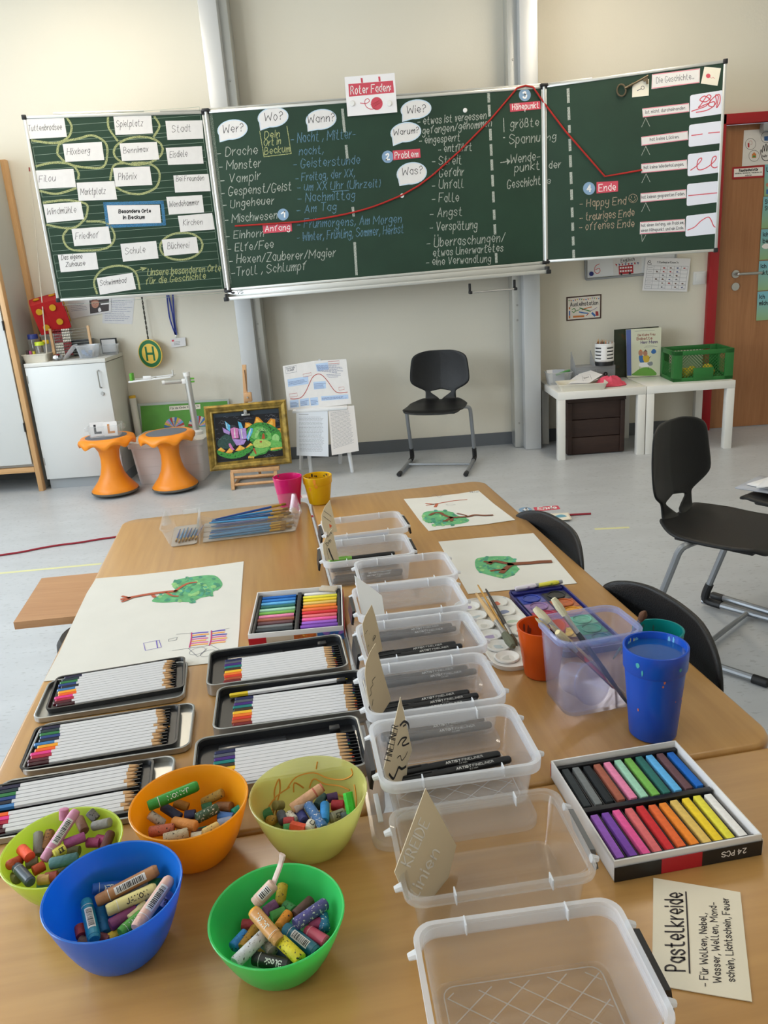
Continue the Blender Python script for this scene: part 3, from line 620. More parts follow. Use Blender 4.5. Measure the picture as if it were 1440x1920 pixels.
# ---------------------------------------------------------------- things on the front wall
kW = k1(30, 540, 4.8); kR = k1(1000, 470, 3.2727); kD = k1(1340, 190, 4.47)
def lines_of(m, f, quad, n, w, rnd, h=0.0, fill=(0.7, 1.0)):
    """n rows of small handwriting or print inside a quad, drawn as fine word strokes"""
    q = [Vector(p) for p in quad]
    for i in range(n):
        t = (i+0.5)/n; a = q[0].lerp(q[3], t); b = q[1].lerp(q[2], t); e = rnd.uniform(*fill); x = 0.0
        while x < e:
            l = rnd.uniform(0.05, 0.14); y = min(x+l, e); m.stroke([f(*a.lerp(b, x)), f(*a.lerp(b, y))], w, 0.0008); x = y+0.025
RN = random.Random(5)
PEN = mat('blue_pen', '#5a6390', 0.7); PRINT = mat('grey_type', '#7c7e86', 0.7); SKIN = mat('printed_skin', '#b98268', 0.5); DKB = mat('printed_dark_brown', '#2e211d', 0.5)
o, f = sheet(PW, kW(778, 96, 1068, 86, 1048, 325, 778, 318), 'letter', 'handwritten white letter on the wall under the board, behind the photo card', 'letter', WHITE)
m = MB().use(PEN); lines_of(m, f, kW(800, 110, 1055, 100, 1035, 300, 800, 300), 12, 0.0022, RN); ink(o, m, 'handwriting_lettering')
o, f = sheet(PW, kW(465, 118, 855, 88, 858, 215, 492, 278), 'photo_card', 'white folded card with a portrait photo under the lower edge of the board', 'card', WHITE, None, 0.004)
m = MB().use(PEN); lines_of(m, f, kW(490, 140, 640, 128, 640, 200, 500, 215), 5, 0.002, RN)
m.use(DKB); m.fill([f(*p) for p in kW(660, 112, 838, 98, 836, 205, 668, 232)][::-1], 0.0007)
m.use(SKIN); shape(m, f, kW(680, 118, 715, 100, 745, 120, 742, 160, 715, 182, 685, 165), 0.0009, True)
m.use(mat('printed_hair', '#6b3f2a', 0.5)); shape(m, f, kW(672, 128, 685, 105, 715, 98, 745, 112, 748, 130, 730, 116, 700, 116), 0.0011, True)
m.use(mat('printed_lips', '#8f4a44', 0.5)); draw(m, f, kW(703, 161, 715, 164, 727, 159), 0.002, 0.0012)
m.use(DKB)
for x in (700, 729): draw(m, f, kW(x-5, 138, x+5, 137), 0.002, 0.0012)
draw(m, f, kW(715, 138, 718, 150, 713, 152), 0.001, 0.0012)
m.use(PWH); shape(m, f, kW(740, 190, 755, 175, 768, 205, 745, 215), 0.0011, True); m.fill([f(*p) for p in kW(760, 140, 836, 132, 836, 144, 765, 152)][::-1], 0.001); ink(o, m, 'photo_print')
# bus stop sign on a cord
MH = Matrix.Translation(aty(282, 663, YW-0.045)) @ Matrix.Rotation(-0.38, 4, 'Z') @ Matrix.Rotation(PI/2, 4, 'X')
t = empty('bus_stop_sign', 'round yellow and green H bus stop sign hung on a cord from the board', 'sign', mtx=MH)
YEL = mat('sign_yellow', '#e6c04f', 0.5); GRN = mat('sign_green', '#1e6b3c', 0.5)
MB().prism(circ(0.100, 40), -0.004, 0.004).obj('disc', YEL, t)
m = MB(); n = 40; a, b = circ(0.094, n), circ(0.069, n)
A = [m.av((x, y, 0.0046)) for x, y in a]; B = [m.av((x, y, 0.0046)) for x, y in b]
for i in range(n): m.face((A[i], A[(i+1) % n], B[(i+1) % n], B[i]))
for x in (-0.03, 0.03): m.fill([(x-0.008, -0.05), (x+0.008, -0.05), (x+0.008, 0.05), (x-0.008, 0.05)], 0.0046)
m.fill([(-0.03, -0.008), (0.03, -0.008), (0.03, 0.008), (-0.03, 0.008)], 0.0046); m.obj('lettering', GRN, t, smooth=0)
m = MB(); P0, P1 = aty(266, 557, YW-0.03), MH @ Vector((0, 0.1, 0)); iv = MH.inverted()
for ph in (0, PI): m.tube([iv @ (P0.lerp(P1, i/24)+Vector((0.0035*math.cos(i*1.1+ph), 0.0035*math.sin(i*1.1+ph), 0))) for i in range(25)], 0.003, 5)
m.obj('cord', mat('dark_cord', '#3a372f', 0.9), t)
# badge on a blue lanyard
t = empty('badge', 'white name badge hanging on a dark blue lanyard under the board', 'badge', aty(334, 640, YW-0.012))
O = t.location.copy(); m = MB()
for L in ([(313, 553), (318, 595), (329, 628)], [(324, 552), (327, 600), (331, 628)], [(316, 553), (324, 592), (329, 628)]):
    P_ = spline([aty(x, y, YW-0.016)-O for x, y in L], 6)
    m.loops([[p+Vector((s*0.005, d, 0)) for s, d in ((-1, 0), (1, 0), (1, 0.0015), (-1, 0.0015))] for p in P_])
m.obj('lanyard', mat('lanyard_blue', '#1d2f86', 0.6), t)
MB().box(aty(330, 631, YW-0.016)-O, (0.008, 0.004, 0.02), 0.001).obj('clip', STEEL, t)
pb = Plane(aty(334, 642, YW-0.014), (1, 0, 0.02), (0, 0, 1)); f = lambda x, y: pb.uv(x, y)
m = MB(); m.prism([f(*p) for p in k1(0, 540, 3.6)(1150, 342, 1250, 333, 1256, 390, 1158, 402)][::-1], 0, 0.002); MW0 = Matrix.Translation(-O) @ pb.mtx()
o = m.obj('badge_card', WHITE, t, smooth=0); o.matrix_basis = MW0
m = MB().use(INK)
for i in range(3): draw(m, f, k1(0, 540, 3.6)(1175, 365+i*9, 1215, 361+i*9), 0.002, 0.0024)
m.use(REDP); m.fill([f(*p) for p in k1(0, 540, 3.6)(1158, 350, 1175, 348, 1176, 360, 1160, 362)][::-1], 0.0024); o2 = m.obj('lettering', None, o, smooth=0)
# small whiteboard with timetable cards
t, f = sheet(PW, kR(330, 30, 868, 15, 868, 118, 330, 168), 'whiteboard', 'small magnetic whiteboard with a red 6 behind the timetable', 'whiteboard', mat('enamel_white', '#e4e6e8', 0.2), None, 0.006, 0.006)
m = MB(); A, B, C, D = [f(*p) for p in kR(318, 30, 872, 10, 872, 128, 322, 178)]
for a, b in ((A, B), (B, C), (C, D), (D, A)):
    d = b-a; m.box(((a.x+b.x)/2, (a.y+b.y)/2, 0.004), (d.length, 0.014, 0.016), 0.003, Matrix.Rotation(math.atan2(d.y, d.x), 3, 'Z'))
m.obj('frame', GREYM, t)
m = MB().use(mat('red_marker', '#c8323c', 0.6)); draw(m, f, kR(403, 82, 380, 95, 374, 125, 390, 140, 407, 128, 402, 108, 380, 118), 0.004, 0.0065); ink(t, m)
p = PW.uv(*kR(355, 142)[0], 0.012); o = MB().lathe([(0, 0), (0.015, 0), (0.015, 0.008), (0.012, 0.01), (0, 0.01)], 18).obj('magnet', mat('magnet_blue', '#23307a', 0.4)); o.matrix_world = PW.mtx(p.x, p.y, 0.0125); tag(o, 'dark blue round magnet on the small whiteboard beside the red 6', 'magnet')
o, f = sheet(PW, kR(488, 40, 662, 30, 665, 135, 492, 150), 'lesson_card', 'white lesson card Englisch with a red double decker bus', 'card', WHITE, None, 0.0125)
m = MB().use(INK); write(m, f, 'Englisch', *kR(537, 72, 620, 60), 6, 0.003, 0.0008)
BR = mat('bus_red', '#b02a30', 0.6)
m.use(BR); m.fill([f(*p) for p in kR(523, 95, 612, 86, 614, 138, 525, 147)][::-1], 0.0008)
m.use(PWH)
for r in range(2):
    for i in range(5): x = 530+i*16; m.fill([f(*p) for p in kR(x, 102+r*20-i*1.2, x+11, 101+r*20-i*1.2, x+11, 111+r*20-i*1.2, x, 112+r*20-i*1.2)][::-1], 0.001)
m.use(INK)
for x in (540, 592): m.fill([f(*p) for p in kR(*[c for i in range(10) for c in (x+7*math.cos(i*PI/5), 143-(x-540)*.1+7*math.sin(i*PI/5))])][::-1], 0.001)
for i in range(8):
    m.use((BR, PEN)[i % 2]); x = 502+i*19; m.fill([f(*p) for p in kR(x, 84-i*1.6+abs(i-4)*-1, x+13, 83-i*1.6, x+7, 97-i*1.6)][::-1], 0.001)
ink(o, m, 'picture_print')
o, f = sheet(PW, kR(690, 42, 965, 48, 942, 252, 668, 245), 'timetable', 'laminated white timetable sheet with small pictures beside the light switch', 'timetable', mat('laminated_paper', '#eeecee', 0.2), None, 0.022)
m = MB().use(PRINT)
G = lambda u, v: (Vector((700, 92)).lerp(Vector((950, 96)), u).lerp(Vector((682, 232)).lerp(Vector((930, 238)), u), v))
for i in range(7): draw(m, f, kR(*G(i/6, 0), *G(i/6, 1)), 0.0016, 0.0008)
for i in range(7): draw(m, f, kR(*G(0, i/6), *G(1, i/6)), 0.0016, 0.0008)
m.use(INK); write(m, f, '1. Stundenplan Klasse 3c', *kR(760, 76, 890, 78), 3.5, 0.0018, 0.0008)
draw(m, f, kR(705, 66, 712, 60, 720, 66, 712, 74, 705, 66, 702, 84, 724, 84, 718, 74), 0.003, 0.0008)
CLS = [BR, PEN, PRINT, mat('print_brown', '#6a5146', 0.7)]
for r in range(6):
    for c in range(6):
        if c == 0 or RN.random() < 0.75:
            p = G((c+0.5)/6, (r+0.5)/6); m.use(PRINT if c == 0 else RN.choice(CLS))
            if c == 0: draw(m, f, kR(p[0]-14, p[1], p[0]+12, p[1]), 0.0016, 0.0009)
            else: shape(m, f, kR(*[v for i in range(7) for v in (p[0]+RN.uniform(4, 9)*math.cos(i*.9), p[1]+RN.uniform(3, 7)*math.sin(i*.9))])[::-1], 0.0009); draw(m, f, kR(p[0]+6, p[1]+6, p[0]+16, p[1]+6), 0.0014, 0.0009)
ink(o, m, 'table_print')
# light switch
p = PW.uv(*kR(1017, 167)[0]); t = empty('light_switch', 'square white light switch on the wall between timetable and door', 'switch', mtx=PW.mtx(p.x, p.y))
MB().box((0, 0, 0.005), (0.088, 0.088, 0.010), 0.003).obj('frame', WPLAST, t); MB().box((0, 0, 0.011), (0.06, 0.06, 0.009), 0.002, Matrix.Rotation(0.06, 3, 'X')).obj('rocker', WPLAST, t)
# sign Ausleihstation
BRN = mat('sign_brown', '#4a3229', 0.6)
o, f = sheet(PW, kR(202, 285, 418, 266, 416, 415, 202, 432), 'picture_sign', 'small brown edged sign Ausleihstation with drawn scissors and pencils above the white tables', 'sign', BRN, None, 0.002)
m = MB().use(mat('cream_print', '#e8dfd2', 0.6)); m.fill([f(*p) for p in kR(211, 292, 410, 275, 408, 408, 211, 424)][::-1], 0.0008)
m.use(INK); write(m, f, 'Ausleihstation', *kR(227, 342, 396, 330), 7, 0.0038, 0.0011)
PC6 = [mat('print_%s' % n, h, 0.6) for n, h in (('green', '#4c8f4a'), ('orange', '#cf7a3a'), ('blue', '#3c6fb0'), ('red', '#b33a3a'), ('yellow', '#d8b441'), ('violet', '#7a5a9a'))]
for c, L, w in [(0, (238, 362, 250, 355, 258, 366, 248, 380, 238, 372), .005), (0, (256, 372, 285, 362), .004), (0, (285, 352, 330, 366, 350, 372), .007), (1, (300, 362, 330, 352, 356, 346), .007), (2, (282, 376, 310, 382, 332, 384), .008), (3, (325, 398, 340, 384), .005), (5, (345, 372, 372, 360, 390, 348), .003), (2, (362, 384, 376, 398), .014), (3, (386, 376, 388, 396), .012), (3, (394, 376, 396, 396), .01), (1, (248, 406, 308, 402), .013), (1, (222, 350, 222, 356), .01), (2, (222, 372, 222, 396), .009), (1, (222, 404, 222, 412), .01)]:
    m.use(PC6[c]); draw(m, f, kR(*L), w, 0.0011)
for i in range(15):
    m.use(PC6[i % 6]); x = 214+i*13; y = 303-i*1.1+3*math.sin(i); m.fill([f(*p) for p in kR(x, y, x+10, y-1, x+5, y+9)][::-1], 0.0011)
ink(o, m, 'picture_print')
# ---------------------------------------------------------------- on the door
PD = Plane((0, YW+0.0045, 0), (1, 0, 0), (0, 0, 1))
dd = Vector((DX0, YW, 0))
m = MB(); c = PD.at(*PD.uv(*kD(172, 1448)[0]))-dd; e = PD.at(*PD.uv(*kD(365, 1437)[0]))-dd
lv = MB().cyl(c, c+Vector((0, -0.01, 0)), 0.027, n=24).tube(spline([c, c+Vector((0, -0.045, 0)), c+Vector((0.02, -0.055, 0)), e+Vector((0, -0.055, 0))], 5), 0.0095, 10).obj('lever_handle', STEEL, DOOR)
c = PD.at(*PD.uv(*kD(170, 1553)[0]))-dd; MB().cyl(c, c+Vector((0, -0.01, 0)), 0.027, n=24).obj('lock_plate', STEEL, DOOR)
MB().box((0.135, -0.035, DZ-0.035), (0.05, 0.004, 0.02)).obj('frame_tag', CREAM, DOOR)
MB().box((0.42, -0.04, DZ-0.10), (0.25, 0.06, 0.05), 0.006).obj('door_closer', GREYM, DOOR)
q = kD
o, f = sheet(PD, q(246, 243, 560, 222, 556, 520, 228, 545), 'poster', 'white poster with a black hand outline and round icons on the door', 'poster', WHITE)
m = MB().use(INK)
for x, y in ((300, 358), (330, 457), (432, 302)): draw(m, f, q(*[v for i in range(20) for v in (x+44*math.cos(i*PI/10), y+46*math.sin(i*PI/10))]), 0.0022, 0.0008, closed=True)
draw(m, f, q(395, 470, 383, 425, 390, 405, 398, 430, 402, 390, 412, 372, 416, 420, 424, 372, 432, 360, 436, 420, 446, 370, 456, 372, 456, 430, 475, 410, 482, 420, 460, 480, 430, 497, 405, 488), 0.0042, 0.0008, closed=True)
write(m, f, 'Wir', *q(400, 470, 440, 465), 4.2, 0.0032, 0.0008)
m.use(BR); m.fill([f(*p) for p in q(276, 350, 290, 349, 291, 385, 277, 386)][::-1], 0.0008); draw(m, f, q(285, 345, 300, 330, 312, 338, 312, 358, 300, 365), 0.0016, 0.0008)
m.use(PC6[1]); m.fill([f(*p) for p in q(312, 445, 330, 425, 348, 444, 348, 474, 312, 476)][::-1], 0.0008); m.use(PC6[0]); m.fill([f(*p) for p in q(318, 455, 342, 454, 342, 470, 318, 471)][::-1], 0.001)
m.use(PC6[2]); m.fill([f(*p) for p in q(415, 295, 447, 290, 447, 330, 415, 330)][::-1], 0.0008); ink(o, m, 'icon_print')
o, f = sheet(PD, q(148, 553, 420, 533, 416, 637, 145, 655), 'door_sign', 'red framed Rauchschutztür notice on the brown door', 'sign', MRED, None, 0.002)
m = MB().use(PWH); m.fill([f(*p) for p in q(162, 567, 405, 550, 402, 622, 160, 636)][::-1], 0.0008); m.use(INK)
write(m, f, 'Rauchschutztür', *q(205, 590, 362, 580), 4.5, 0.0036, 0.0011); write(m, f, 'verkeilen, verstellen, festbinden o.ä.', *q(170, 610, 394, 597), 2.2, 0.0018, 0.0011); write(m, f, 'verboten', *q(255, 626, 308, 622), 2.2, 0.0018, 0.0011); ink(o, m)
GP = bpy.data.materials.new('watercolour_print'); GP.use_nodes = True; nt = GP.node_tree; N = nt.nodes.new
tc = N('ShaderNodeTexCoord'); sx = N('ShaderNodeSeparateXYZ'); nt.links.new(tc.outputs['Generated'], sx.inputs[0]); rp = N('ShaderNodeValToRGB'); nz = N('ShaderNodeTexNoise'); nz.inputs['Scale'].default_value = 7; ma = N('ShaderNodeMath'); ma.operation = 'MULTIPLY_ADD'; ma.inputs[1].default_value = 0.25
nt.links.new(tc.outputs['Object'], nz.inputs[0]); nt.links.new(nz.outputs[0], ma.inputs[0]); nt.links.new(sx.outputs[1], ma.inputs[2]); nt.links.new(ma.outputs[0], rp.inputs[0]); nt.links.new(rp.outputs[0], nt.nodes['Principled BSDF'].inputs[0])
rp.color_ramp.elements[0].color = lin('#8fae6e'); rp.color_ramp.elements[1].color = lin('#79b7c4'); nt.nodes['Principled BSDF'].inputs['Roughness'].default_value = 0.4
for i, (y0, y1, a, b, l1, l2) in enumerate([(530, 795, 420, 414, 'U', ''), (800, 1068, 408, 390, 'Streit', 'Stopp'), (1074, 1330, 390, 374, 'Ich', 'bei'), (1340, 1588, 372, 360, 'Ich', 'aktiv'), (1596, 1838, 360, 348, 'Ich', 'mich')]):
    w = 330
    o, f = sheet(PD, q(a, y0, a+w, y0-22, b+w, y1-22, b, y1), 'rule_poster', 'blue green landscape poster on the door starting with the words '+(l1+' '+l2).strip(), 'poster', GP, 'rule posters on the door', 0.0035)
    m = MB().use(INK); write(m, f, l1, *q(a+16, y0+58, a+16+14*len(l1), y0+57), 7.5, 0.0045, 0.0009)
    if l2: write(m, f, l2, *q(a+14, y0+112, a+14+17*len(l2), y0+110), 7.5, 0.0045, 0.0009)
    if i == 0: m.use(PC6[2]); m.fill([f(*p) for p in q(a+12, y1-56, a+60, y1-58, a+60, y1-20, a+10, y1-18)][::-1], 0.0009); m.use(SKIN); shape(m, f, q(*[v for k in range(10) for v in (a+22+14*math.cos(k*.628), y1-95+16*math.sin(k*.628))])[::-1], 0.0009)
    if i == 2: m.use(PWH); shape(m, f, q(a+5, y0+140, a+40, y0+105+12, a+75, y0+135, a+55, y0+160, a+20, y0+160)[::-1], 0.0009, True)
    ink(o, m)
# ---------------------------------------------------------------- tall cupboard and low cabinet
MCAB = mat('cabinet_laminate', '#d9dcdb', 0.42); MBEECH = wood('beech_edge', '#c79a67', '#d5ab79', 2, 12, 0.45); MPLINTH = mat('plinth_grey', '#a2a8ac', 0.5)
MCABI = mat('cabinet_side_grey', '#b9bab4', 0.55)
t = empty('tall_cupboard', 'tall white cupboard with light wood edges standing on a raised base', 'cupboard', (-3.03, 5.30, 0))
w2 = 0.675
MB().box((w2-0.02, 0.20, 1.08), (0.018, 0.37, 2.15)).obj('side_panel', MCABI, t, smooth=0); MB().box((-w2+0.02, 0.20, 1.08), (0.018, 0.37, 2.15)).obj('side_panel', MCABI, t, smooth=0)
m = MB(); m.box((w2-0.015, -0.005, 1.08), (0.032, 0.05, 2.16), 0.002); m.obj('edge_strip', MBEECH, t)
MB().box((-w2+0.015, -0.005, 1.08), (0.032, 0.05, 2.16), 0.002).obj('edge_strip', MBEECH, t)
MB().box((w2-0.002, 0.372, 1.08), (0.05, 0.045, 2.15), 0.002).obj('rear_batten', MBEECH, t)
MB().box((0, -0.005, 0.155), (2*w2-0.065, 0.05, 0.035), 0.002).obj('bottom_rail', wood('beech_edge_across', '#c79a67', '#d5ab79', 0, 12, 0.45), t)
MB().box((0, 0.2, 2.14), (2*w2-0.06, 0.36, 0.02)).obj('top_panel', MCAB, t, smooth=0); MB().box((0, 0.385, 1.15), (2*w2-0.06, 0.01, 1.96)).obj('back_panel', MCABI, t, smooth=0)
MB().box((0, 0.19, 0.18), (2*w2-0.06, 0.36, 0.018)).obj('floor_panel', MCAB, t, smooth=0)
for s in (-1, 1): MB().box((s*(w2-0.035)/2, -0.02, 1.16), (w2-0.045, 0.02, 1.93), 0.002).obj('door', MCAB, t)
for z in (0.45, 1.12, 1.9): MB().cyl((w2-0.037, -0.034, z-0.03), (w2-0.037, -0.034, z+0.03), 0.006, n=8).obj('hinge', mat('dark_hinge', '#3c3a38', 0.5, 0.5), t)
CX0, CX1, CY0, CZT = -2.328, -1.792, 5.315, 0.865
t = empty('low_cabinet', 'low white cabinet with a steel bow handle beside the tall cupboard', 'cabinet', ((CX0+CX1)/2, CY0, 0)); w = CX1-CX0
MB().box((0, 0.19, CZT-0.0125), (w+0.004, 0.40, 0.025), 0.002).obj('top_panel', mat('cabinet_top', '#dddcd6', 0.45), t)
MB().box((0, 0.195, 0.455), (w-0.004, 0.365, 0.76), 0.001).obj('body', mat('cabinet_body', '#cdccc4', 0.5), t)
MB().box((0, -0.003, 0.455), (w-0.002, 0.02, 0.765), 0.002).obj('door', MCAB, t); MB().box((0, 0.2, 0.0365), (w-0.01, 0.37, 0.073)).obj('plinth', MPLINTH, t, smooth=0)
m = MB(); x = w/2-0.052; m.tube(spline([(x, -0.012, 0.79), (x, -0.036, 0.785), (x, -0.04, 0.775), (x, -0.04, 0.69), (x, -0.036, 0.68), (x, -0.012, 0.675)], 3), 0.0045, 8); hdl = m.obj('handle', STEEL, t)
MB().cyl((w/2-0.05, -0.012, 0.635), (w/2-0.05, -0.026, 0.635), 0.012, 0.010, 18).obj('lock', STEEL, t)
for z in (0.2, 0.76): MB().cyl((-w/2+0.004, -0.014, z-0.025), (-w/2+0.004, -0.014, z+0.025), 0.005, n=8).obj('hinge', STEEL, t)
# things on the low cabinet
CT = CZT+0.0005
def on(px, py, y): v = aty(px, py, y); return Vector((v.x, v.y, 0))
CLEAR = sheer('clear_plastic', '#f0f3f6', 0.06, 0.1, 0.5, 0.25); FROST = sheer('frosted_plastic', '#f0f3f6', 0.25, 0.2, 0.6, 0.3)
def tub(name, w, d, h, m, par, taper=0.86, th=0.002, r=0.015, z=0):
    b = MB(); b.rloft([(w*taper, d*taper, r, z), (w, d, r, z+h), (w+0.008, d+0.008, r, z+h), (w+0.008, d+0.008, r, z+h-0.006), (w-2*th, d-2*th, r, z+h-0.002), (w*taper-2*th, d*taper-2*th, r, z+th)], 4, cap1=True); return b.obj(name, m, par)
c = on(72, 665, 5.40)
t = tag(tub('tray', 0.17, 0.12, 0.055, mat('cream_plastic', '#d8d2c2', 0.5), None, 0.88), 'small cream plastic tray holding jars on the low cabinet', 'tray'); t.location = (c.x-0.005, 5.40, CT)
def jar(x, y, r, h, lidc, lb, z=CT):
    t = empty('jar', lb, 'jar', (x, y, z), 0, 'screw jars on the low cabinet')
    MB().lathe([(0, 0), (r*0.94, 0), (r, 0.006), (r, h*0.82), (r*0.82, h*0.9), (r*0.82, h*0.92)], 20).obj('glass_body', CLEAR, t)
    MB().lathe([(0, h*0.84), (r*0.98, h*0.84), (r*0.98, h), (r*0.9, h+0.004), (0, h+0.004)], 20).obj('lid', mat('lid_'+lidc.strip('#'), lidc, 0.4), t); return t
zt = CT+0.006
jar(c.x-0.028, 5.432, 0.034, 0.17, '#27357e', 'jar with dark blue lid in the cream tray', zt); jar(c.x+0.026, 5.385, 0.03, 0.12, '#c3d832', 'jar with lime green lid in the cream tray', zt); jar(c.x+0.05, 5.435, 0.022, 0.125, '#e0bd22', 'jar with yellow lid in the cream tray', zt)
for i, (dx, hc) in enumerate(((-0.055, '#4a3a36'), (-0.035, '#c4578c'), (-0.012, '#d2c63a'))): tag(MB().cyl((c.x+dx, 5.365, zt), (c.x+dx, 5.365, zt+0.075-0.004*i), 0.009, n=12).obj('paint_tube', mat('tube_'+hc.strip('#'), hc, 0.5)), ('dark brown', 'pink', 'yellow')[i]+' capped paint tube at the front of the cream tray', 'tube')
# abacus
A0, A1 = on(98, 640, 5.455), on(168, 630, 5.53); A0.z = A1.z = CT
t = empty('abacus', 'wooden abacus with rows of dark red and white beads on the low cabinet', 'abacus', A0)
D = A1-A0; L = D.length; u = D.normalized(); nn = Vector((-u.y, u.x, 0)); lean = nn*0.06
for s in (0, 1):
    b = u*(L*s); MB().tube([b-nn*0.03, b-nn*0.03+Vector((0, 0, 0.205))+lean*0.6], 0.011, 4).obj('post', MBEECH, t)
bead = [mat('bead_red', '#8e2431', 0.35), mat('bead_white', '#e6e2d6', 0.35)]
for r in range(10):
    z = 0.19-r*0.018; o = lean*(z/0.21)-nn*0.03
    rod = MB().tube([o+Vector((0, 0, z)), u*L+o+Vector((0, 0, z))], 0.0016, 5).obj('rod', STEEL, t)
    for k in range(2):
        m = MB()
        for i in range(5):
            x = 0.02+(k*5+i)*0.0105; p = u*x+o+Vector((0, 0, z)); m.tube([p-u*0.0045, p-u*0.002, p+u*0.002, p+u*0.0045], [0.004, 0.0075, 0.0075, 0.004], 8)
        m.obj('bead_print', bead[(k+(r >= 5)) % 2], rod)
# dice cushion on a lidded container
c = on(95, 640, 5.57)
t = empty('lidded_container', 'white lidded plastic container behind the abacus', 'container', (c.x+0.035, 5.60, CT))
MB().rloft([(0.16, 0.12, 0.02, 0), (0.18, 0.14, 0.02, 0.16)], 4).obj('body', sheer('milky_plastic', '#e6e6e0', 0.8, 0.25, 0.4, 0.1), t); MB().rloft([(0.19, 0.15, 0.025, 0.155), (0.19, 0.15, 0.025, 0.168), (0.16, 0.12, 0.03, 0.178)], 4).obj('lid', WPLAST, t)
t = empty('dice_cushion', 'large red fabric dice with yellow dots on top of the white container', 'dice', aty(94, 588, 5.565))
MD = Matrix.Rotation(0.35, 4, 'Z') @ Matrix.Rotation(-0.18, 4, 'Y') @ Matrix.Rotation(0.2, 4, 'X'); s = 0.105
bm = bmesh.new(); bmesh.ops.create_cube(bm, size=2*s); bmesh.ops.subdivide_edges(bm, edges=bm.edges[:], cuts=5, use_grid_fill=True)
m = MB()
for v in bm.verts:
    k = v.co/s; r_ = 1.0+0.06*(3-k.length_squared)*0.4; v.co = v.co*r_*0.95
    m.v.append(tuple(MD @ v.co))
bm.verts.index_update()
for fc in bm.faces: m.face([v.index for v in fc.verts])
bm.free(); dc = m.obj('cushion', mat('red_felt', '#b3181c', 0.9, bump=0.4, bscale=200), t, smooth=60)
def dots(ax, pts):
    for a, b in pts:
        for k in range(1):
            m = MB(); base = 0; m.lathe([(0.0, 0.002), (0.021, 0.002), (0.021, -0.004)], 14)
            Q_ = {'f': Matrix.Rotation(PI/2, 4, 'X'), 'l': Matrix.Rotation(-PI/2, 4, 'Y'), 'r': Matrix.Rotation(PI/2, 4, 'Y'), 't': Matrix()}[ax]
            m.move(MD @ Q_ @ Matrix.Translation((a*s, b*s, s*(1.03+0.045*(1-a*a)*(1-b*b)))), base); m.obj('yellow_dot', mat('yellow_felt', '#cf9a1c', 0.9), dc)
dots('f', [(-.55, .5), (0.3, .55), (-.5, -.55), (.4, -.4)]); dots('r', [(-.5, -.5), (-.5, .5), (0, 0), (.5, .5), (.5, -.5)]); dots('t', [(-.5, 0), (.5, .2)])
c = on(107, 667, 5.38); m = MB(); rr = random.Random(3)
m.lathe([(0, 0), (0.024, 0.004), (0.036, 0.016), (0.03, 0.032), (0.014, 0.041), (0, 0.043)], 12, wob=lambda j, r, z: rr.uniform(-.003, .003) if r > 0.001 else 0)
o = m.obj('foil_ball', mat('crumpled_foil', '#c9ccd2', 0.15, 1.0), smooth=0); o.location = (c.x, 5.38, CT+0.003); tag(o, 'crumpled silver foil ball at the front of the low cabinet', 'ball')
c = on(166, 660, 5.44); t = empty('plastic_tub', 'open translucent tub with blue pieces on the low cabinet', 'tub', (c.x, 5.44, CT)); tub('body', 0.135, 0.10, 0.085, FROST, t, 0.8)
m = MB(); rr = random.Random(9)
for i in range(9): m.box((rr.uniform(-.035, .035), rr.uniform(-.025, .025), 0.01+rr.uniform(0, .04)), (0.025, 0.018, 0.014), 0.003, Matrix.Rotation(rr.uniform(0, 3), 3, 'X'))
for i in range(9):
    pass
tag(m.obj('blue_pieces', mat('blue_rubber', '#6f8fb8', 0.6)), 'heap of blue rubber pieces inside the open tub', 'pieces').location = (c.x, 5.44, CT); bpy.data.objects['blue_pieces']['kind'] = 'stuff'
o = MB().rloft([(0.12, 0.09, 0.012, 0), (0.125, 0.095, 0.012, 0.008)], 4).obj('tub_lid', FROST); o.matrix_world = Matrix.Translation((c.x-0.112, 5.42, CT+0.045)) @ Matrix.Rotation(-0.80, 4, 'Y'); tag(o, 'translucent lid leaning against the open tub of blue pieces', 'lid')
c = on(203, 655, 5.55); o = tub('plastic_tub', 0.13, 0.09, 0.07, CLEAR, None, 0.9); o.location = (c.x, 5.55, CT); tag(o, 'low clear tub before the dark standing frame', 'tub')
t = empty('standing_picture', 'small dark frame holding a white note at the end of the low cabinet', 'frame', (on(205, 650, 5.63).x, 5.635, CT)); MB().rloft([(0.115, 0.016, 0.004, 0), (0.115, 0.016, 0.004, 0.105)], 2).obj('frame', BLACKP, t); MB().box((0, -0.009, 0.055), (0.095, 0.002, 0.085)).obj('note', WHITE, t, smooth=0)
c = on(150, 640, 5.63); t = tub('wire_basket', 0.14, 0.08, 0.11, sheer('smoky_plastic', '#5d666c', 0.5, 0.3, 0.3, 0.3), None, 0.9); t.location = (c.x+0.01, 5.65, CT); tag(t, 'smoky grey plastic basket behind the abacus posts', 'basket')
t = empty('pointer_stick', 'thin white pointer stick with a red tip leaning on the wall', 'stick', (-2.19, 5.36, CT)); P1 = aty(55, 316, 5.66)-t.location
MB().tube([(0.0, 0, 0.002), P1], [0.0042, 0.003], 8).obj('shaft', mat('pale_beige_rod', '#cfc5b5', 0.5), t); MB().tube([P1*0.985, P1*1.005], 0.005, 8).obj('red_tip', mat('tip_red', '#8f2a24', 0.5), t)
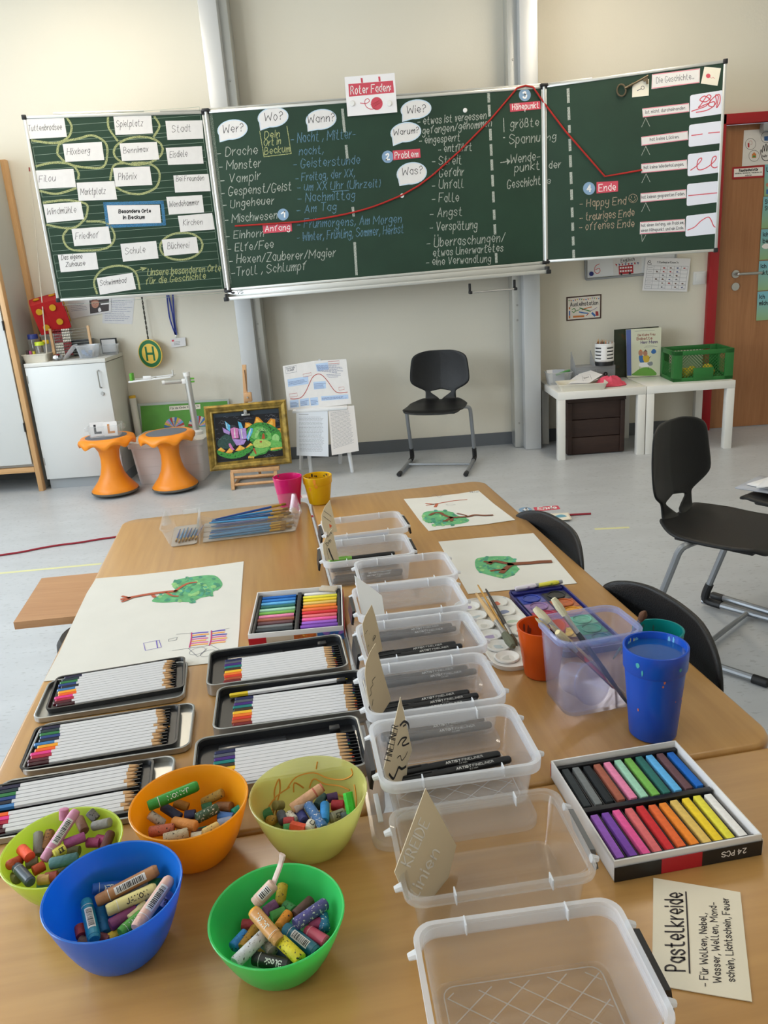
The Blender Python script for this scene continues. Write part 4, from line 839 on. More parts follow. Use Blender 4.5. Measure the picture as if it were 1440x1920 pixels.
# ---------------------------------------------------------------- wobble stools
ORG = mat('orange_plastic', '#ee8d16', 0.42, bump=0.05, bscale=300)
def stool(loc, rz, lb, tilt):
    t = empty('wobble_stool', lb, 'stool', loc, rz, 'orange wobble stools'); t.rotation_euler = (tilt[0], tilt[1], rz)
    n = 64
    def rim(p):
        return -0.030*(0.5+0.5*math.cos(2*PI*p*8))**1.5
    prof = [(0.148, 0.028), (0.150, 0.034), (0.128, 0.060), (0.100, 0.095), (0.076, 0.14), (0.064, 0.19), (0.060, 0.24), (0.066, 0.29), (0.085, 0.325), (0.125, 0.343), (0.160, 0.348), (0.176, 0.352), (0.182, 0.366), (0.176, 0.379), (0.160, 0.386), (0.136, 0.388), (0.130, 0.386)]
    m = MB(); m.lathe(prof, n, wob=lambda p, r, z: rim(p)*max(0, min(1, (r-0.13)/0.05)) if 0.345 <= z <= 0.380 else 0); m.obj('body', ORG, t, smooth=60)
    MB().lathe([(0, 0.3855), (0.131, 0.3855), (0.131, 0.388), (0, 0.392)], 48).obj('seat_pad', mat('grey_foam', '#686c75', 0.85, bump=0.2, bscale=400), t)
    MB().lathe([(0, 0.001), (0.05, 0.0015), (0.11, 0.006), (0.145, 0.014), (0.152, 0.022), (0.150, 0.030), (0, 0.030)], 48).obj('base_ring', mat('grey_rubber', '#5d5b55', 0.8), t)
stool((-1.785, 5.06, 0.004), 0.2, 'orange wobble stool carrying a clear card box', (0.0, 0.0)); stool((-1.385, 5.06, 0.002), 0.5, 'orange wobble stool with an empty grey seat before the white tub', (0.0, -0.02))
# clear box of letter cards on the first stool
t = empty('card_box', 'clear plastic box of letter cards standing on an orange stool', 'box', (-1.775, 5.04, 0.397), 0.12)
tub('body', 0.20, 0.13, 0.075, sheer('very_clear_plastic', '#f3f5f7', 0.05, 0.08, 0.5, 0.2), t, 0.92)
for s in (-1, 1): MB().box((s*0.112, 0, 0.055), (0.024, 0.06, 0.03), 0.006).obj('clip', sheer('very_clear_plastic', '#e8ecef'), t)
for i, (x, rz, cl, nm) in enumerate(((-0.045, 0.06, '#1d1d22', 'black'), (0.045, -0.05, '#c07a2c', 'orange'))):
    o = MB().box((0, 0, 0.045), (0.085, 0.002, 0.09), 0).obj('letter_card', WHITE, smooth=0); o.matrix_world = Matrix.Translation((-1.775+x, 5.012-0.012*i, 0.402)) @ Matrix.Rotation(0.12+rz, 4, 'Z') @ Matrix.Rotation(-0.2, 4, 'X')
    tag(o, 'white card with %s letter L shape inside the clear box on the stool' % nm, 'card', 'letter cards in the clear box')
    b = MB(); b.box((-0.012, -0.0013, 0.05), (0.014, 0.0006, 0.05)); b.box((0.004, -0.0013, 0.022), (0.045, 0.0006, 0.014)); b.obj('letter_print', mat('letter_'+nm, cl, 0.6), o, smooth=0)
# white storage tub, tablet stand, green poster, tube
t = empty('storage_tub', 'large white storage tub with a lid behind the orange stool', 'tub', (-1.45, 5.42, 0), -0.04)
WTUB = sheer('white_polypropylene', '#e6e1de', 0.93, 0.35, 0.25, 0.05, 0.3)
m = MB(); m.rloft([(0.44, 0.36, 0.03, 0.001), (0.45, 0.37, 0.03, 0.02), (0.49, 0.41, 0.035, 0.255), (0.52, 0.44, 0.04, 0.26), (0.52, 0.44, 0.04, 0.278)], 5); m.obj('body', mat('white_tub_plastic', '#e2dcda', 0.5), t)
m = MB(); m.rloft([(0.525, 0.445, 0.04, 0.274), (0.53, 0.45, 0.04, 0.296), (0.51, 0.43, 0.04, 0.302), (0.49, 0.41, 0.035, 0.300), (0.47, 0.39, 0.035, 0.304)], 5); m.obj('lid', mat('tub_lid_plastic', '#dedcd8', 0.45), t)
m = MB()
for z in (0.07, 0.125, 0.18): m.rloft([(0.452+0.13*z, 0.372+0.13*z, 0.031, z), (0.456+0.13*z, 0.376+0.13*z, 0.031, z+0.003)], 5, cap0=False, cap1=False)
m.obj('rib', mat('white_tub_plastic', '#e2dcda', 0.5), t)
t = empty('tablet_stand', 'white tablet stand with grey post and green clips on the white tub', 'stand', (-1.268, 5.36, 0.3045))
MB().lathe([(0, 0), (0.045, 0), (0.045, 0.02), (0.03, 0.03), (0, 0.03)], 24).obj('foot', WPLAST, t)
MB().cyl((0, 0, 0.028), (-0.012, 0, 0.40), 0.022, n=20).obj('post', ALU, t); MB().cyl((-0.012, 0, 0.40), (-0.013, 0, 0.425), 0.0235, n=20).obj('post_cap', WPLAST, t)
GCL = mat('clip_green', '#5fae2d', 0.5); za = 0.372
MB().cyl((-0.03, -0.005, za-0.005), (-0.155, -0.045, za), 0.014, n=14).obj('arm', ALU, t); MB().cyl((-0.155, -0.045, za), (-0.172, -0.05, za), 0.0148, n=14).obj('arm_cap', WPLAST, t); MB().box((-0.032, -0.006, za-0.004), (0.03, 0.035, 0.034), 0.004).obj('arm_clamp', WPLAST, t)
for z in (za+0.008, za-0.012): MB().cyl((0.012, 0, z), (0.034, 0, z), 0.006, n=10).obj('knob', GCL, t)
m = MB(); m.box((-0.255, -0.03, za+0.025), (0.29, 0.006, 0.012), 0.003, Matrix.Rotation(-0.05, 3, 'Y')); m.box((-0.255, 0.09, za+0.025), (0.29, 0.006, 0.012), 0.003, Matrix.Rotation(-0.05, 3, 'Y'))
for x in (-0.395, -0.25, -0.115): m.box((x, 0.03, za+0.025-(x+0.25)*-0.05), (0.014, 0.12, 0.008), 0.002)
m.box((-0.27, -0.034, za+0.04), (0.055, 0.006, 0.022), 0.003); m.obj('tablet_cradle', WPLAST, t)
MB().box((-0.39, 0.03, za+0.045), (0.02, 0.05, 0.05), 0.004).obj('clip', GCL, t); MB().box((-0.11, 0.03, za+0.05), (0.006, 0.03, 0.045), 0.002).obj('clip', WPLAST, t)
PG = Plane((-1.41, YW-0.05, 0.02), (1, 0, 0), (0, 0.06, 1)); kG = k1(220, 660, 6.545)
o, f = sheet(PG, [(255, 757), (429, 748), (440, 842), (268, 862)], 'picture_board', 'green picture board with puzzle pieces leaning on the wall behind the tub', 'picture', mat('grey_board_edge', '#b9bfba', 0.5), None, 0, 0.008)
m = MB().use(mat('grass_green_paper', '#5a9a3c', 0.6, vary=0.1, vscale=12)); m.fill([f(*p) for p in kG(285, 662, 1352, 598, 1400, 1180, 335, 1260)][::-1], 0.0086)
m.use(CREAM); m.fill([f(*p) for p in kG(640, 665, 1020, 638, 1024, 695, 644, 722)][::-1], 0.009)
m.use(INK); write(m, f, 'Für die Kinder Klasse 3c', *kG(655, 703, 1005, 672), 3.6, 0.002, 0.0094)
for k, (cx, cy, r) in enumerate(((705, 865, 128), (1000, 850, 128))):
    for j in range(12):
        a0, a1 = PI+j*PI/12*1.0, PI+(j+1)*PI/12; m.use([PC6[2], mat('print_pale', '#c9c3b8', 0.7), PC6[3], mat('print_sky', '#6fa8d8', 0.7), mat('print_pink', '#d89ab4', 0.7), PC6[4]][(j*5+k*2) % 6])
        for r0, r1 in ((0.1, 0.55), (0.58, 1.0)):
            m.fill([f(*p) for p in kG(cx+r*r0*math.cos(a0), cy+r*r0*math.sin(a0)+60, cx+r*r1*math.cos(a0), cy+r*r1*math.sin(a0)+60, cx+r*r1*math.cos(a1), cy+r*r1*math.sin(a1)+60, cx+r*r0*math.cos(a1), cy+r*r0*math.sin(a1)+60)], 0.009)
ink(o, m, 'picture_print')
t = empty('cardboard_tube', 'white cardboard tube with a yellow cap leaning behind the white tub', 'tube', (-1.745, 5.62, 0.012)); MB().cyl((0, 0, 0), (-0.012, 0.025, 0.53), 0.024, n=20).obj('shell', mat('white_card_tube', '#dcd8ce', 0.6), t); MB().cyl((-0.0125, 0.026, 0.53), (-0.0128, 0.0265, 0.548), 0.0245, n=20).obj('cap', mat('cap_yellow', '#dcae2a', 0.5), t)
# ---------------------------------------------------------------- easel with the framed dragon picture
WOODL = wood('pale_wood', '#b98a5c', '#cda173', 2, 16, 0.5)
PE = Plane((-0.845, 5.0, 0.12), (0.995, 0.06, 0), (0.0, 0.11, 1)); kE = k1(370, 620, 4.3636)
EZ = (-0.84, 5.0, 0); EM = Matrix.Translation(EZ)
t = empty('easel', 'small wooden studio easel holding the framed dragon picture', 'easel', EZ)
pe = lambda px, py, n=0: PE.at(*PE.uv(px, py), n)-Vector(EZ)
def bar(a, b, w, d): return MB().tube([a, b], [w*0.7071, w*0.7071], 4, flat=d/w) 
A, B = pe(455, 684, -0.05), pe(466, 885, -0.05)
m = MB(); m.tube([A, B], 0.017, 4); m.obj('mast', WOODL, t, smooth=0)
m = MB().use(mat('slot_dark', '#7d5a38', 0.7)); a, b = pe(456, 694, -0.034), pe(461, 734, -0.034); m.tube([a, b], 0.003, 6); m.obj('slot_marking', None, t)
m = MB(); c = pe(463, 745, -0.035); m.box(c, (0.05, 0.03, 0.06), 0.004); cb = m.obj('clamp_block', WOODL, t); MB().cyl(c, c+Vector((0, -0.022, 0)), 0.006, n=10).obj('bolt', STEEL, cb)
a, b = pe(433, 880), pe(524, 872); MB().box((a+b)/2+Vector((0, -0.01, -0.012)), ((b-a).length, 0.055, 0.024), 0.003).obj('picture_shelf', WOODL, t)
L0, R0 = atz(441, 912, 0)-Vector(EZ), atz(522, 892, 0)-Vector(EZ)
L0.y = -0.06; R0.y = -0.045; L0.x = -0.145; R0.x = 0.135
for a, b in ((L0, L0+Vector((0.0, 0.03, 0.11))), (R0, R0+Vector((0, 0.03, 0.11)))): MB().tube([a+Vector((0, 0, 0.001)), b], 0.015, 4).obj('front_leg', WOODL, t, smooth=0)
for z in (0.03, 0.075): MB().tube([L0+Vector((0, 0.03*z/0.1, z)), R0+Vector((0, 0.03*z/0.1, z))], 0.010, 4).obj('stretcher', WOODL, t, smooth=0)
for x in (-0.145, 0.135): MB().tube([(x, -0.04, 0.012), (x, 0.20, 0.012)], 0.012, 4).obj('floor_runner', WOODL, t, smooth=0)
MB().tube([(0.0, 0.20, 0.012), (0.0, 0.05, 0.45)], 0.012, 4).obj('rear_leg', WOODL, t, smooth=0); MB().tube([(-0.145, 0.19, 0.014), (0.135, 0.19, 0.014)], 0.011, 4).obj('rear_crossbar', WOODL, t, smooth=0)
t = empty('framed_picture', 'gold framed picture of a green dragon standing on the wooden easel', 'picture', mtx=PE.mtx())
GOLD = mat('worn_gold', '#8d7433', 0.42, 0.55, vary=0.55, vscale=26, bump=0.5, bscale=45, stretch=(1, 1, 1))
O4 = [PE.uv(*p) for p in ((382, 762), (535.5, 749), (547.5, 868), (395, 883))]; cO = sum(O4, Vector((0, 0)))/4
def inset(k): 
    return [cO+Vector(((p.x-cO.x)*(1-k/abs(p.x-cO.x)), (p.y-cO.y)*(1-k/abs(p.y-cO.y)))) for p in O4]
m = MB(); LP = [[(p.x, p.y, z) for p in inset(k)] for k, z in ((0, 0), (0, 0.022), (0.012, 0.030), (0.030, 0.024), (0.036, 0.020), (0.046, 0.022), (0.052, 0.012), (0.052, 0))]
m.loops(LP, True); m.obj('gilt_frame', GOLD, t, smooth=0)
I4 = inset(0.05); MB().prism(I4[::-1], 0.002, 0.008).obj('backing', mat('slate_board', '#27313a', 0.8), t, smooth=0)
f = lambda x, y: PE.uv(x, y, 0.01)
m = MB().use(mat('black_pastel_paper', '#17171b', 0.9, spots=(30, 0.60, '#3d3e46'), stretch=(0.5, 1.6, 1))); z = 0.0086
def S(c, L, sm=True, dz=0.0006):
    global z
    z += 0.00006; m.use(c); shape(m, f, kE(*L), z, sm)
S(MATS['black_pastel_paper'], (140, 712, 350, 695, 672, 672, 716, 1028, 168, 1072), False)
dk, gd, gm, gl, gy = (mat('pastel_'+n, h, 0.85, vary=v, vscale=90, spots=sp) for n, h, v, sp in (('dark_teal', '#2f4a44', .3, None), ('green', '#3f8f3c', .3, (95, .58, '#16331c')), ('mid_green', '#69b058', .25, None), ('pale_green', '#93c77a', .2, None), ('yellow_green', '#a9c466', .2, None)))
om, oy, bl, pu, pk, wh, br = (mat('pastel_'+n, h, 0.85, vary=0.2, vscale=70) for n, h in (('orange', '#d58b25'), ('yellow_orange', '#e7b44d'), ('light_blue', '#5fb0d6'), ('violet', '#a98ac6'), ('pink', '#c978ae'), ('white', '#d6d8d2'), ('brick', '#a5512c')))
S(dk, (165, 905, 215, 855, 250, 850, 285, 875, 312, 905, 295, 950, 235, 965, 175, 955))
for L in ((165, 975, 190, 955, 228, 985, 200, 1000), (228, 1002, 262, 960, 293, 985, 275, 1005), (308, 982, 345, 936, 388, 962, 360, 990), (392, 958, 432, 920, 455, 936, 430, 970)): S(om, L, False); S(oy, [L[i]+(0 if i % 2 else 4) for i in range(6)], False)
for L in ((385, 805, 390, 752, 420, 752, 455, 770), (462, 762, 478, 706, 500, 708, 540, 750), (560, 762, 600, 718, 636, 728, 638, 795), (640, 805, 690, 792, 694, 850)): S(om, L, False)
for L in ((398, 795, 398, 760, 440, 770), (472, 752, 484, 716, 520, 745), (580, 765, 608, 726, 622, 770), (655, 812, 684, 802, 686, 835)): S(oy, L, False)
S(gd, (395, 845, 430, 780, 480, 755, 540, 752, 600, 770, 660, 810, 695, 860, 706, 910, 700, 965, 640, 985, 580, 985, 560, 1005, 500, 1020, 440, 1045, 418, 1035, 445, 990, 468, 965, 455, 930, 430, 900))
S(gd, (162, 978, 200, 990, 265, 1004, 330, 988, 400, 962, 440, 940, 458, 948, 440, 985, 370, 1030, 290, 1048, 215, 1035, 168, 1010))
S(gm, (430, 860, 460, 800, 510, 785, 560, 800, 600, 840, 600, 890, 540, 900, 470, 890)); S(gl, (470, 850, 500, 805, 540, 800, 565, 825, 540, 820, 505, 830, 490, 870, 475, 880)); S(gd, (500, 850, 520, 820, 550, 830, 575, 870, 545, 890, 510, 885))
S(gl, (610, 870, 640, 845, 670, 870, 660, 915, 625, 920, 612, 900)); S(gm, (600, 900, 650, 900, 690, 915, 690, 950, 640, 960, 595, 945))
S(gy, (456, 925, 475, 895, 520, 888, 560, 895, 600, 915, 592, 945, 540, 958, 490, 958, 465, 948)); S(gm, (470, 960, 540, 962, 590, 955, 560, 990, 500, 1010, 450, 1040, 420, 1035, 450, 995))
S(br, (525, 885, 532, 850, 540, 838, 550, 855, 553, 884), False); S(br, (508, 908, 520, 900, 530, 908, 520, 918))
S(br, (455, 965, 466, 962, 484, 1000, 478, 1010, 466, 995))
for i in range(9): S(oy, (600+i*11, 962-i*1.2, 610+i*11, 960-i*1.4, 612+i*11, 978-i*2.2, 602+i*11, 980-i*2), False)
for i in range(4): S(oy, (418+i*13, 1026+i*2, 430+i*12, 1022, 424+i*13, 1046, 416+i*13, 1044), False)
for c, L in ((bl, (225, 740, 268, 775, 266, 825, 236, 800)), (bl, (330, 742, 356, 752, 374, 798, 342, 798)), (pu, (204, 790, 265, 826, 262, 852, 215, 832)), (pk, (268, 802, 300, 790, 332, 798, 338, 880, 285, 884)), (pu, (334, 802, 396, 795, 406, 882, 350, 892)), (bl, (400, 872, 435, 795, 455, 800, 450, 832, 415, 902)), (pk, (255, 925, 270, 920, 290, 955, 305, 975, 280, 975, 262, 950)), (pu, (285, 885, 400, 893, 380, 930, 320, 940)), (wh, (298, 800, 306, 798, 312, 875, 304, 876)), (wh, (352, 805, 360, 803, 372, 880, 364, 882)), (wh, (232, 752, 240, 760, 246, 800, 240, 795)), (wh, (432, 805, 440, 805, 420, 880, 412, 886))): S(c, L, False)
m.use(mat('grey_pastel', '#70727c', 0.9))
rr = random.Random(4)
for i in range(26):
    x, y = rr.choice(((rr.uniform(160, 380), rr.uniform(700, 780)), (rr.uniform(150, 260), rr.uniform(760, 900)), (rr.uniform(540, 670), rr.uniform(690, 730)), (rr.uniform(480, 700), rr.uniform(1015, 1045))))
    draw(m, f, kE(x, y, x+12, y-8, x+26, y+4, x+40, y-4), 0.0012, 0.0089)
m.use(dk)
for i in range(60):
    x, y = rr.uniform(470, 690), rr.uniform(775, 830); 
    if 770+abs(x-560)*.35 < y: draw(m, f, kE(x, y, x+5, y+4), 0.003, z+0.0002)
m.obj('dragon_print', None, t, smooth=0)
c = PE.uv(460.5, 772)
m = MB(); m.box((c.x, c.y, 0.022), (0.022, 0.03, 0.02), 0.004); m.box((c.x, c.y-0.018, 0.018), (0.055, 0.012, 0.008), 0.002); m.lathe([(0, 0.030), (0.010, 0.030), (0.012, 0.034), (0.010, 0.038), (0, 0.038)], 14, (c.x, c.y+0.006, 0)); m.obj('bulldog_clip', STEEL, t)
# ---------------------------------------------------------------- white stand with book and pages
WL = mat('white_enamel', '#e2e4e6', 0.35)
SO = Vector((-0.39, 5.22, 0)); t = empty('display_stand', 'low white tube-legged stand carrying an open exercise book and two printed pages', 'stand', SO)
LG = [(atz(584, 890, 0.002), (-0.50, 5.16, 0.44)), (atz(661, 885, 0.002), (-0.25, 5.15, 0.44)), (atz(565, 880, 0.002), (-0.53, 5.30, 0.44)), (atz(638, 869, 0.002), (-0.26, 5.30, 0.44))]
LG[2][0].y = LG[2][0].y; 
for a, b in LG: MB().cyl(Vector(a)-SO, Vector(b)-SO, 0.0135, n=12).obj('leg', WL, t)
MB().box((0, 0.03, 0.449), (0.36, 0.26, 0.018), 0.004).obj('seat_plate', WL, t); MB().cyl((0.02, 0.09, 0.455), (0.02, 0.06, 0.76), 0.011, n=10).obj('upright', WL, t)
PBk = Plane((-0.39, 5.19, 0.46), (0.999, 0.0, -0.0), (0.0, 0.16, 1)); kS = k1(500, 660, 7.2)
t, f = sheet(PBk, kS(218, 190, 640, 120, 700, 750, 290, 790), 'exercise_book', 'open exercise book with a red story curve standing on the white stand', 'book', WHITE, None, 0, 0.006)
l2, f2 = [PBk.uv(*p) for p in kS(640, 120, 1075, 95, 1145, 700, 700, 750)], None
M0 = t.matrix_world.inverted() @ PBk.mtx()
o = MB().prism(l2[::-1], -0.001, 0.006).obj('page', WHITE, t, smooth=0); o.matrix_basis = t.matrix_basis.inverted() @ PBk.mtx()
m = MB(); ff = lambda x, y: PBk.uv(x, y, 0.006); LB = mat('pale_blue_block', '#b3c9e6', 0.7); z = 0.0066
m.use(LB)
for L in ((280, 370, 560, 325, 566, 430, 290, 472), (660, 160, 825, 140, 840, 235, 680, 262), (628, 405, 795, 392, 802, 490, 640, 508), (310, 655, 430, 640, 436, 742, 320, 756), (446, 640, 568, 618, 578, 720, 456, 736), (585, 620, 690, 608, 700, 715, 598, 728), (735, 598, 1100, 572, 1104, 630, 740, 660)): shape(m, ff, kS(*L), z)
m.use(PEN)
for L, n in (((295, 400, 540, 360, 545, 420, 300, 455), 4), ((670, 180, 1030, 160, 1060, 300, 700, 262), 8), ((640, 425, 800, 415, 810, 490, 645, 500), 5), ((320, 680, 430, 668, 430, 738, 325, 748), 4), ((456, 665, 565, 645, 570, 712, 460, 728), 4), ((595, 650, 690, 640, 695, 708, 600, 720), 4), ((745, 615, 1090, 590, 1094, 625, 748, 650), 3), ((800, 300, 1050, 280, 1000, 345, 840, 350), 3)):
    q_ = kS(*L); lines_of(m, lambda x, y: ff(x, y), [q_[0], q_[1], q_[2], q_[3]], n, 0.0022, RN)
for i in range(len(m.v)):
    if abs(m.v[i][2]-0.0008) < 1e-6: m.v[i] = (m.v[i][0], m.v[i][1], 0.0069)
m.use(mat('red_pencil', '#b5453f', 0.7)); draw(m, ff, kS(322, 632, 400, 632, 470, 608, 530, 530, 580, 420, 625, 335, 690, 298, 750, 315, 820, 390, 890, 490, 940, 540, 1000, 552, 1090, 541), 0.0042, 0.007)
for L in ((305, 568, 410, 553, 416, 596, 312, 610), (490, 300, 600, 278, 604, 318, 496, 338), (830, 128, 980, 120, 982, 152, 834, 160), (972, 478, 1044, 470, 1046, 508, 976, 515)): draw(m, ff, kS(*L), 0.002, 0.0069, False, True)
m.use(PRINT); draw(m, ff, kS(248, 208, 400, 182, 406, 268, 258, 292), 0.0018, 0.0069, False, True); write(m, ff, 'Schreib', *kS(268, 235, 378, 216), 2.8, 0.0018, 0.0069); write(m, ff, 'PLANER', *kS(285, 262, 368, 248), 2.8, 0.0018, 0.0069)
o = m.obj('story_print', None, t, smooth=0); o.matrix_basis = t.matrix_basis.inverted() @ PBk.mtx()
for q_, lb, hd_, ln in ((kS(398, 775, 825, 780, 836, 1412, 405, 1396), 'printed white page hanging below the exercise book beside the easel', True, (435, 868, 765, 870, 780, 1350, 445, 1345)), (kS(832, 760, 1180, 722, 1246, 1335, 880, 1395), 'printed cream page hanging at the outer side of the white stand', False, (860, 815, 1130, 785, 1185, 1225, 905, 1312))):
    PP = Plane((-0.39, 5.125, 0.46), (1, 0.02, 0), (0, 0.06, 1))
    o, f = sheet(PP, q_, 'printed_page', lb, 'page', mat('cool_paper' if hd_ else 'cream_paper', '#e3e8f0' if hd_ else '#e2dcd8', 0.8), 'printed pages on the white stand', 0)
    m = MB().use(PRINT); lines_of(m, f, kS(*ln), 27, 0.0018, RN, fill=(0.88, 1.0))
    if hd_: draw(m, f, kS(438, 842, 562, 843), 0.003, 0.0008)
    ink(o, m, 'text_print')
# ---------------------------------------------------------------- school chairs
SHELL = mat('black_shell', '#111214', 0.45, bump=0.35, bscale=420, spec=0.35); TUBE = mat('silver_tube', '#93979c', 0.33, 0.55); RUB = mat('black_rubber', '#101114', 0.5)
def chair(lb, grp='black school chairs'):
    """faces local -y"""
    t = empty('school_chair', lb, 'chair', (0, 0, 0), 0, grp)
    # backrest outline: height -> half width ; hole half width
    HB = [(-.004, .112, .0), (.004, .110, .0), (.025, .108, .004), (.045, .106, .03), (.075, .104, .075), (.082, .106, .070), (.092, .118, .0), (.115, .165, 0), (.140, .198, 0), (.165, .207, 0), (.21, .205, 0), (.26, .200, 0), (.31, .193, 0), (.335, .180, 0), (.352, .150, 0), (.362, .115, 0), (.368, .07, 0)]
    m = MB(); rows = []; S_ = [-1, -.75, -.5, -.25, -.0001, .0001, .25, .5, .75, 1]
    for h, w, a in HB:
        r = []
        for s in S_:
            x = (math.copysign(a+(w-a)*(abs(s)), s)) if a > 0 else w*s
            y = 0.175-0.055*max(0, (0.02-h)/0.024)+0.045*max(0, (h-0.06))/0.3+0.02*math.sin(h*9)-0.05*(x/0.2)**2*min(1, h/0.12)
            r.append(m.av((x, y, 0.432+h)))
        rows.append(r)
    for j in range(len(HB)-1):
        for i in range(len(S_)-1):
            if i == 4 and (HB[j][2] > 0.001 or HB[j+1][2] > 0.001): continue
            m.face((rows[j][i], rows[j][i+1], rows[j+1][i+1], rows[j+1][i]))
    m.obj('backrest', SHELL, t, smooth=80, solid=0.010, sub=1)
    def seat(u, v):
        w = 0.20*(1-0.42*max(0, (v-0.72)/0.28)**1.6)*(1-0.10*max(0, 0.2-v)/0.2); x = (u*2-1)*w; y = -0.215+0.40*v
        zz = 0.440+0.012*(abs(u*2-1)**2.5)-0.016*math.sin(PI*min(1, v*1.05))-0.020*max(0, (0.15-v)/0.15)**2+0.012*max(0, (v-0.85)/0.15)
        if v < 0.1: y += 0.018*(abs(u*2-1))**3
        return (x, y, zz)
    MB().grid(seat, 12, 12).obj('seat', SHELL, t, smooth=80, solid=0.016, sub=1)
    MB().box((0, -0.02, 0.418), (0.30, 0.26, 0.016), 0.006).obj('seat_bracket', RUB, t)
    for s in (-1, 1):
        P_ = spline([(s*0.12, 0.03, 0.420), (s*0.19, 0.04, 0.422), (s*0.214, 0.055, 0.405), (s*0.218, 0.075, 0.34), (s*0.220, 0.155, 0.075), (s*0.220, 0.165, 0.035)], 5)
        lg = MB().tube(P_, 0.0125, 10).obj('leg', TUBE, t)
        MB().tube([(s*0.220, 0.170, 0.022), (s*0.220, -0.235, 0.018)], 0.0125, 10).obj('runner', TUBE, t)
        MB().tube(spline([(s*0.220, 0.146, 0.10), (s*0.220, 0.158, 0.06), (s*0.220, 0.155, 0.028), (s*0.220, 0.10, 0.022)], 4), 0.0155, 10).obj('joint_sleeve', RUB, t)
        MB().tube([(s*0.220, -0.205, 0.016), (s*0.220, -0.25, 0.0155), (s*0.220, -0.256, 0.0155)], [0.0155, 0.0155, 0.010], 12).obj('foot_cap', RUB, t)
    MB().tube([(-0.22, 0.0, 0.02), (0.22, 0.0, 0.02)], 0.009, 8).obj('cross_tube', TUBE, t)
    t.scale = (1, 1, 0.945)
    return t
def setc(c, x, y, rz): c.location = (x, y, 0); c.rotation_euler = (0, 0, rz)
CH1 = chair('black chair with grey legs standing alone below the chalkboard')
setc(CH1, 0.375, 5.16, -0.27)
c = dup(CH1, 'black chair facing sideways with its whole seat visible beside the desks'); setc(c, 1.13, 2.47, math.atan2(-0.74, 0.67)+PI/2)
c = dup(CH1, 'black chair with an open paper pile on its seat, cut by the picture edge'); CHD = c; setc(c, 1.564, 2.721, math.radians(-144.8)); 
def tuck(a, b, rz, lb):
    c = dup(CH1, lb); p = tb(a, b); setc(c, p.x, p.y, TW+rz); return c
tuck(0.83, 0.997, -PI/2+0.06, 'black chair pushed under the desks beside the blue cup')
tuck(0.812, 0.535, -PI/2+0.06, 'black chair pushed under the desks beside the tree paintings')
p = tb(-0.080, 0.130, -0.72); t = empty('stool', 'low black stool half under the desks carrying the wooden board', 'stool', p)
MB().lathe([(0, 0.405), (0.09, 0.405), (0.108, 0.415), (0.113, 0.432), (0.111, 0.450), (0.100, 0.4655), (0, 0.466)], 40).obj('seat', SHELL, t)
MB().cyl((0, 0, 0.03), (0, 0, 0.405), 0.025, n=16).obj('column', TUBE, t)
for k in range(4): MB().tube([(0, 0, 0.045), (0.11*math.cos(k*PI/2+.9), 0.11*math.sin(k*PI/2+.9), 0.013)], 0.0125, 8).obj('leg', TUBE, t)
# papers on the far chair
b = CHD.location; MC = Matrix.Translation(b) @ Matrix.Rotation(CHD.rotation_euler.z, 4, 'Z')
for i, (dz, rz, lb, dx, dy, s) in enumerate(((0.4305, 0.1, 'grey magazine lowest in the paper pile on the chair', 0.02, -0.10, (0.21, 0.29)), (0.437, -0.08, 'white booklet in the middle of the paper pile on the chair', 0.0, -0.07, (0.2, 0.28)), (0.444, 0.25, 'open white booklet topmost on the paper pile on the chair', 0.0, -0.05, (0.2, 0.27)))):
    m = MB(); m.grid(lambda u, v: ((u-.5)*s[0], (v-.5)*s[1], dz+0.018*(i == 2)*math.sin(v*PI)+0.003), 4, 8)
    o = m.obj('booklet', (mat('grey_print_paper', '#a9abb2', 0.6), WHITE, mat('paper', '#eceae6'))[i], solid=0.004); o.matrix_world = MC @ Matrix.Translation((dx, dy, 0)) @ Matrix.Rotation(rz, 4, 'Z'); tag(o, lb, 'booklet', 'papers on the chair')
# wooden board lying on the stool
BZ = 0.4665
Q4 = [atz(25, 1167, BZ+0.021), atz(78, 1084, BZ+0.021)]; ex = (atz(180, 1074, BZ+0.021)-Q4[1]).normalized(); ey = (Q4[1]-Q4[0])
m = MB(); a, b2 = Q4; L_ = 0.46
m.loops([[(a.x, a.y, h), (a.x+ex.x*L_, a.y+ex.y*L_, h), (b2.x+ex.x*L_, b2.y+ex.y*L_, h), (b2.x, b2.y, h)] for h in (BZ, BZ+0.021)])
tag(m.obj('wooden_board', wood('oak_board', '#a6754a', '#b98a5e', 0, 10, 0.5), smooth=0), 'brown wooden board lying on the low black stool beside the desks', 'board')
# ---------------------------------------------------------------- on the floor
YT = mat('yellow_floor_tape', '#d9d7a0', 0.6); YARN = mat('dark_red_yarn', '#8e1f2e', 0.9)
for P_, lb in (([(0, 1075), (60, 1070), (190, 1057)], 'faded yellow tape line on the floor near the wooden board'), ([(1115, 992), (1110, 993), (1180, 989)], 'short faded yellow tape line on the floor near the word Ende')):
    a, b2 = atz(*P_[0], 0), atz(*P_[-1], 0); n_ = (b2-a).normalized(); a2 = a-n_*(0.9 if P_[0][0] == 0 else 0); o_ = Vector((-n_.y, n_.x, 0))*0.011
    m = MB(); m.loops([[p-o_, p+o_, p+o_+Vector((0, 0, .0006)), p-o_+Vector((0, 0, .0006))] for p in (a2, b2)]); tag(m.obj('floor_tape', YT, smooth=0), lb, 'tape', 'yellow floor tapes')
ya = [atz(x, y, 0.006) for x, y in ((0, 1041), (40, 1035), (75, 1028), (110, 1022), (150, 1017), (215, 1007))]; ya.insert(0, ya[0]*2-ya[1]); ya += [atz(400, 985, 0.006), atz(580, 968, 0.006), atz(980, 967, 0.006), atz(1030, 967, 0.006), atz(1108, 963, 0.006)]
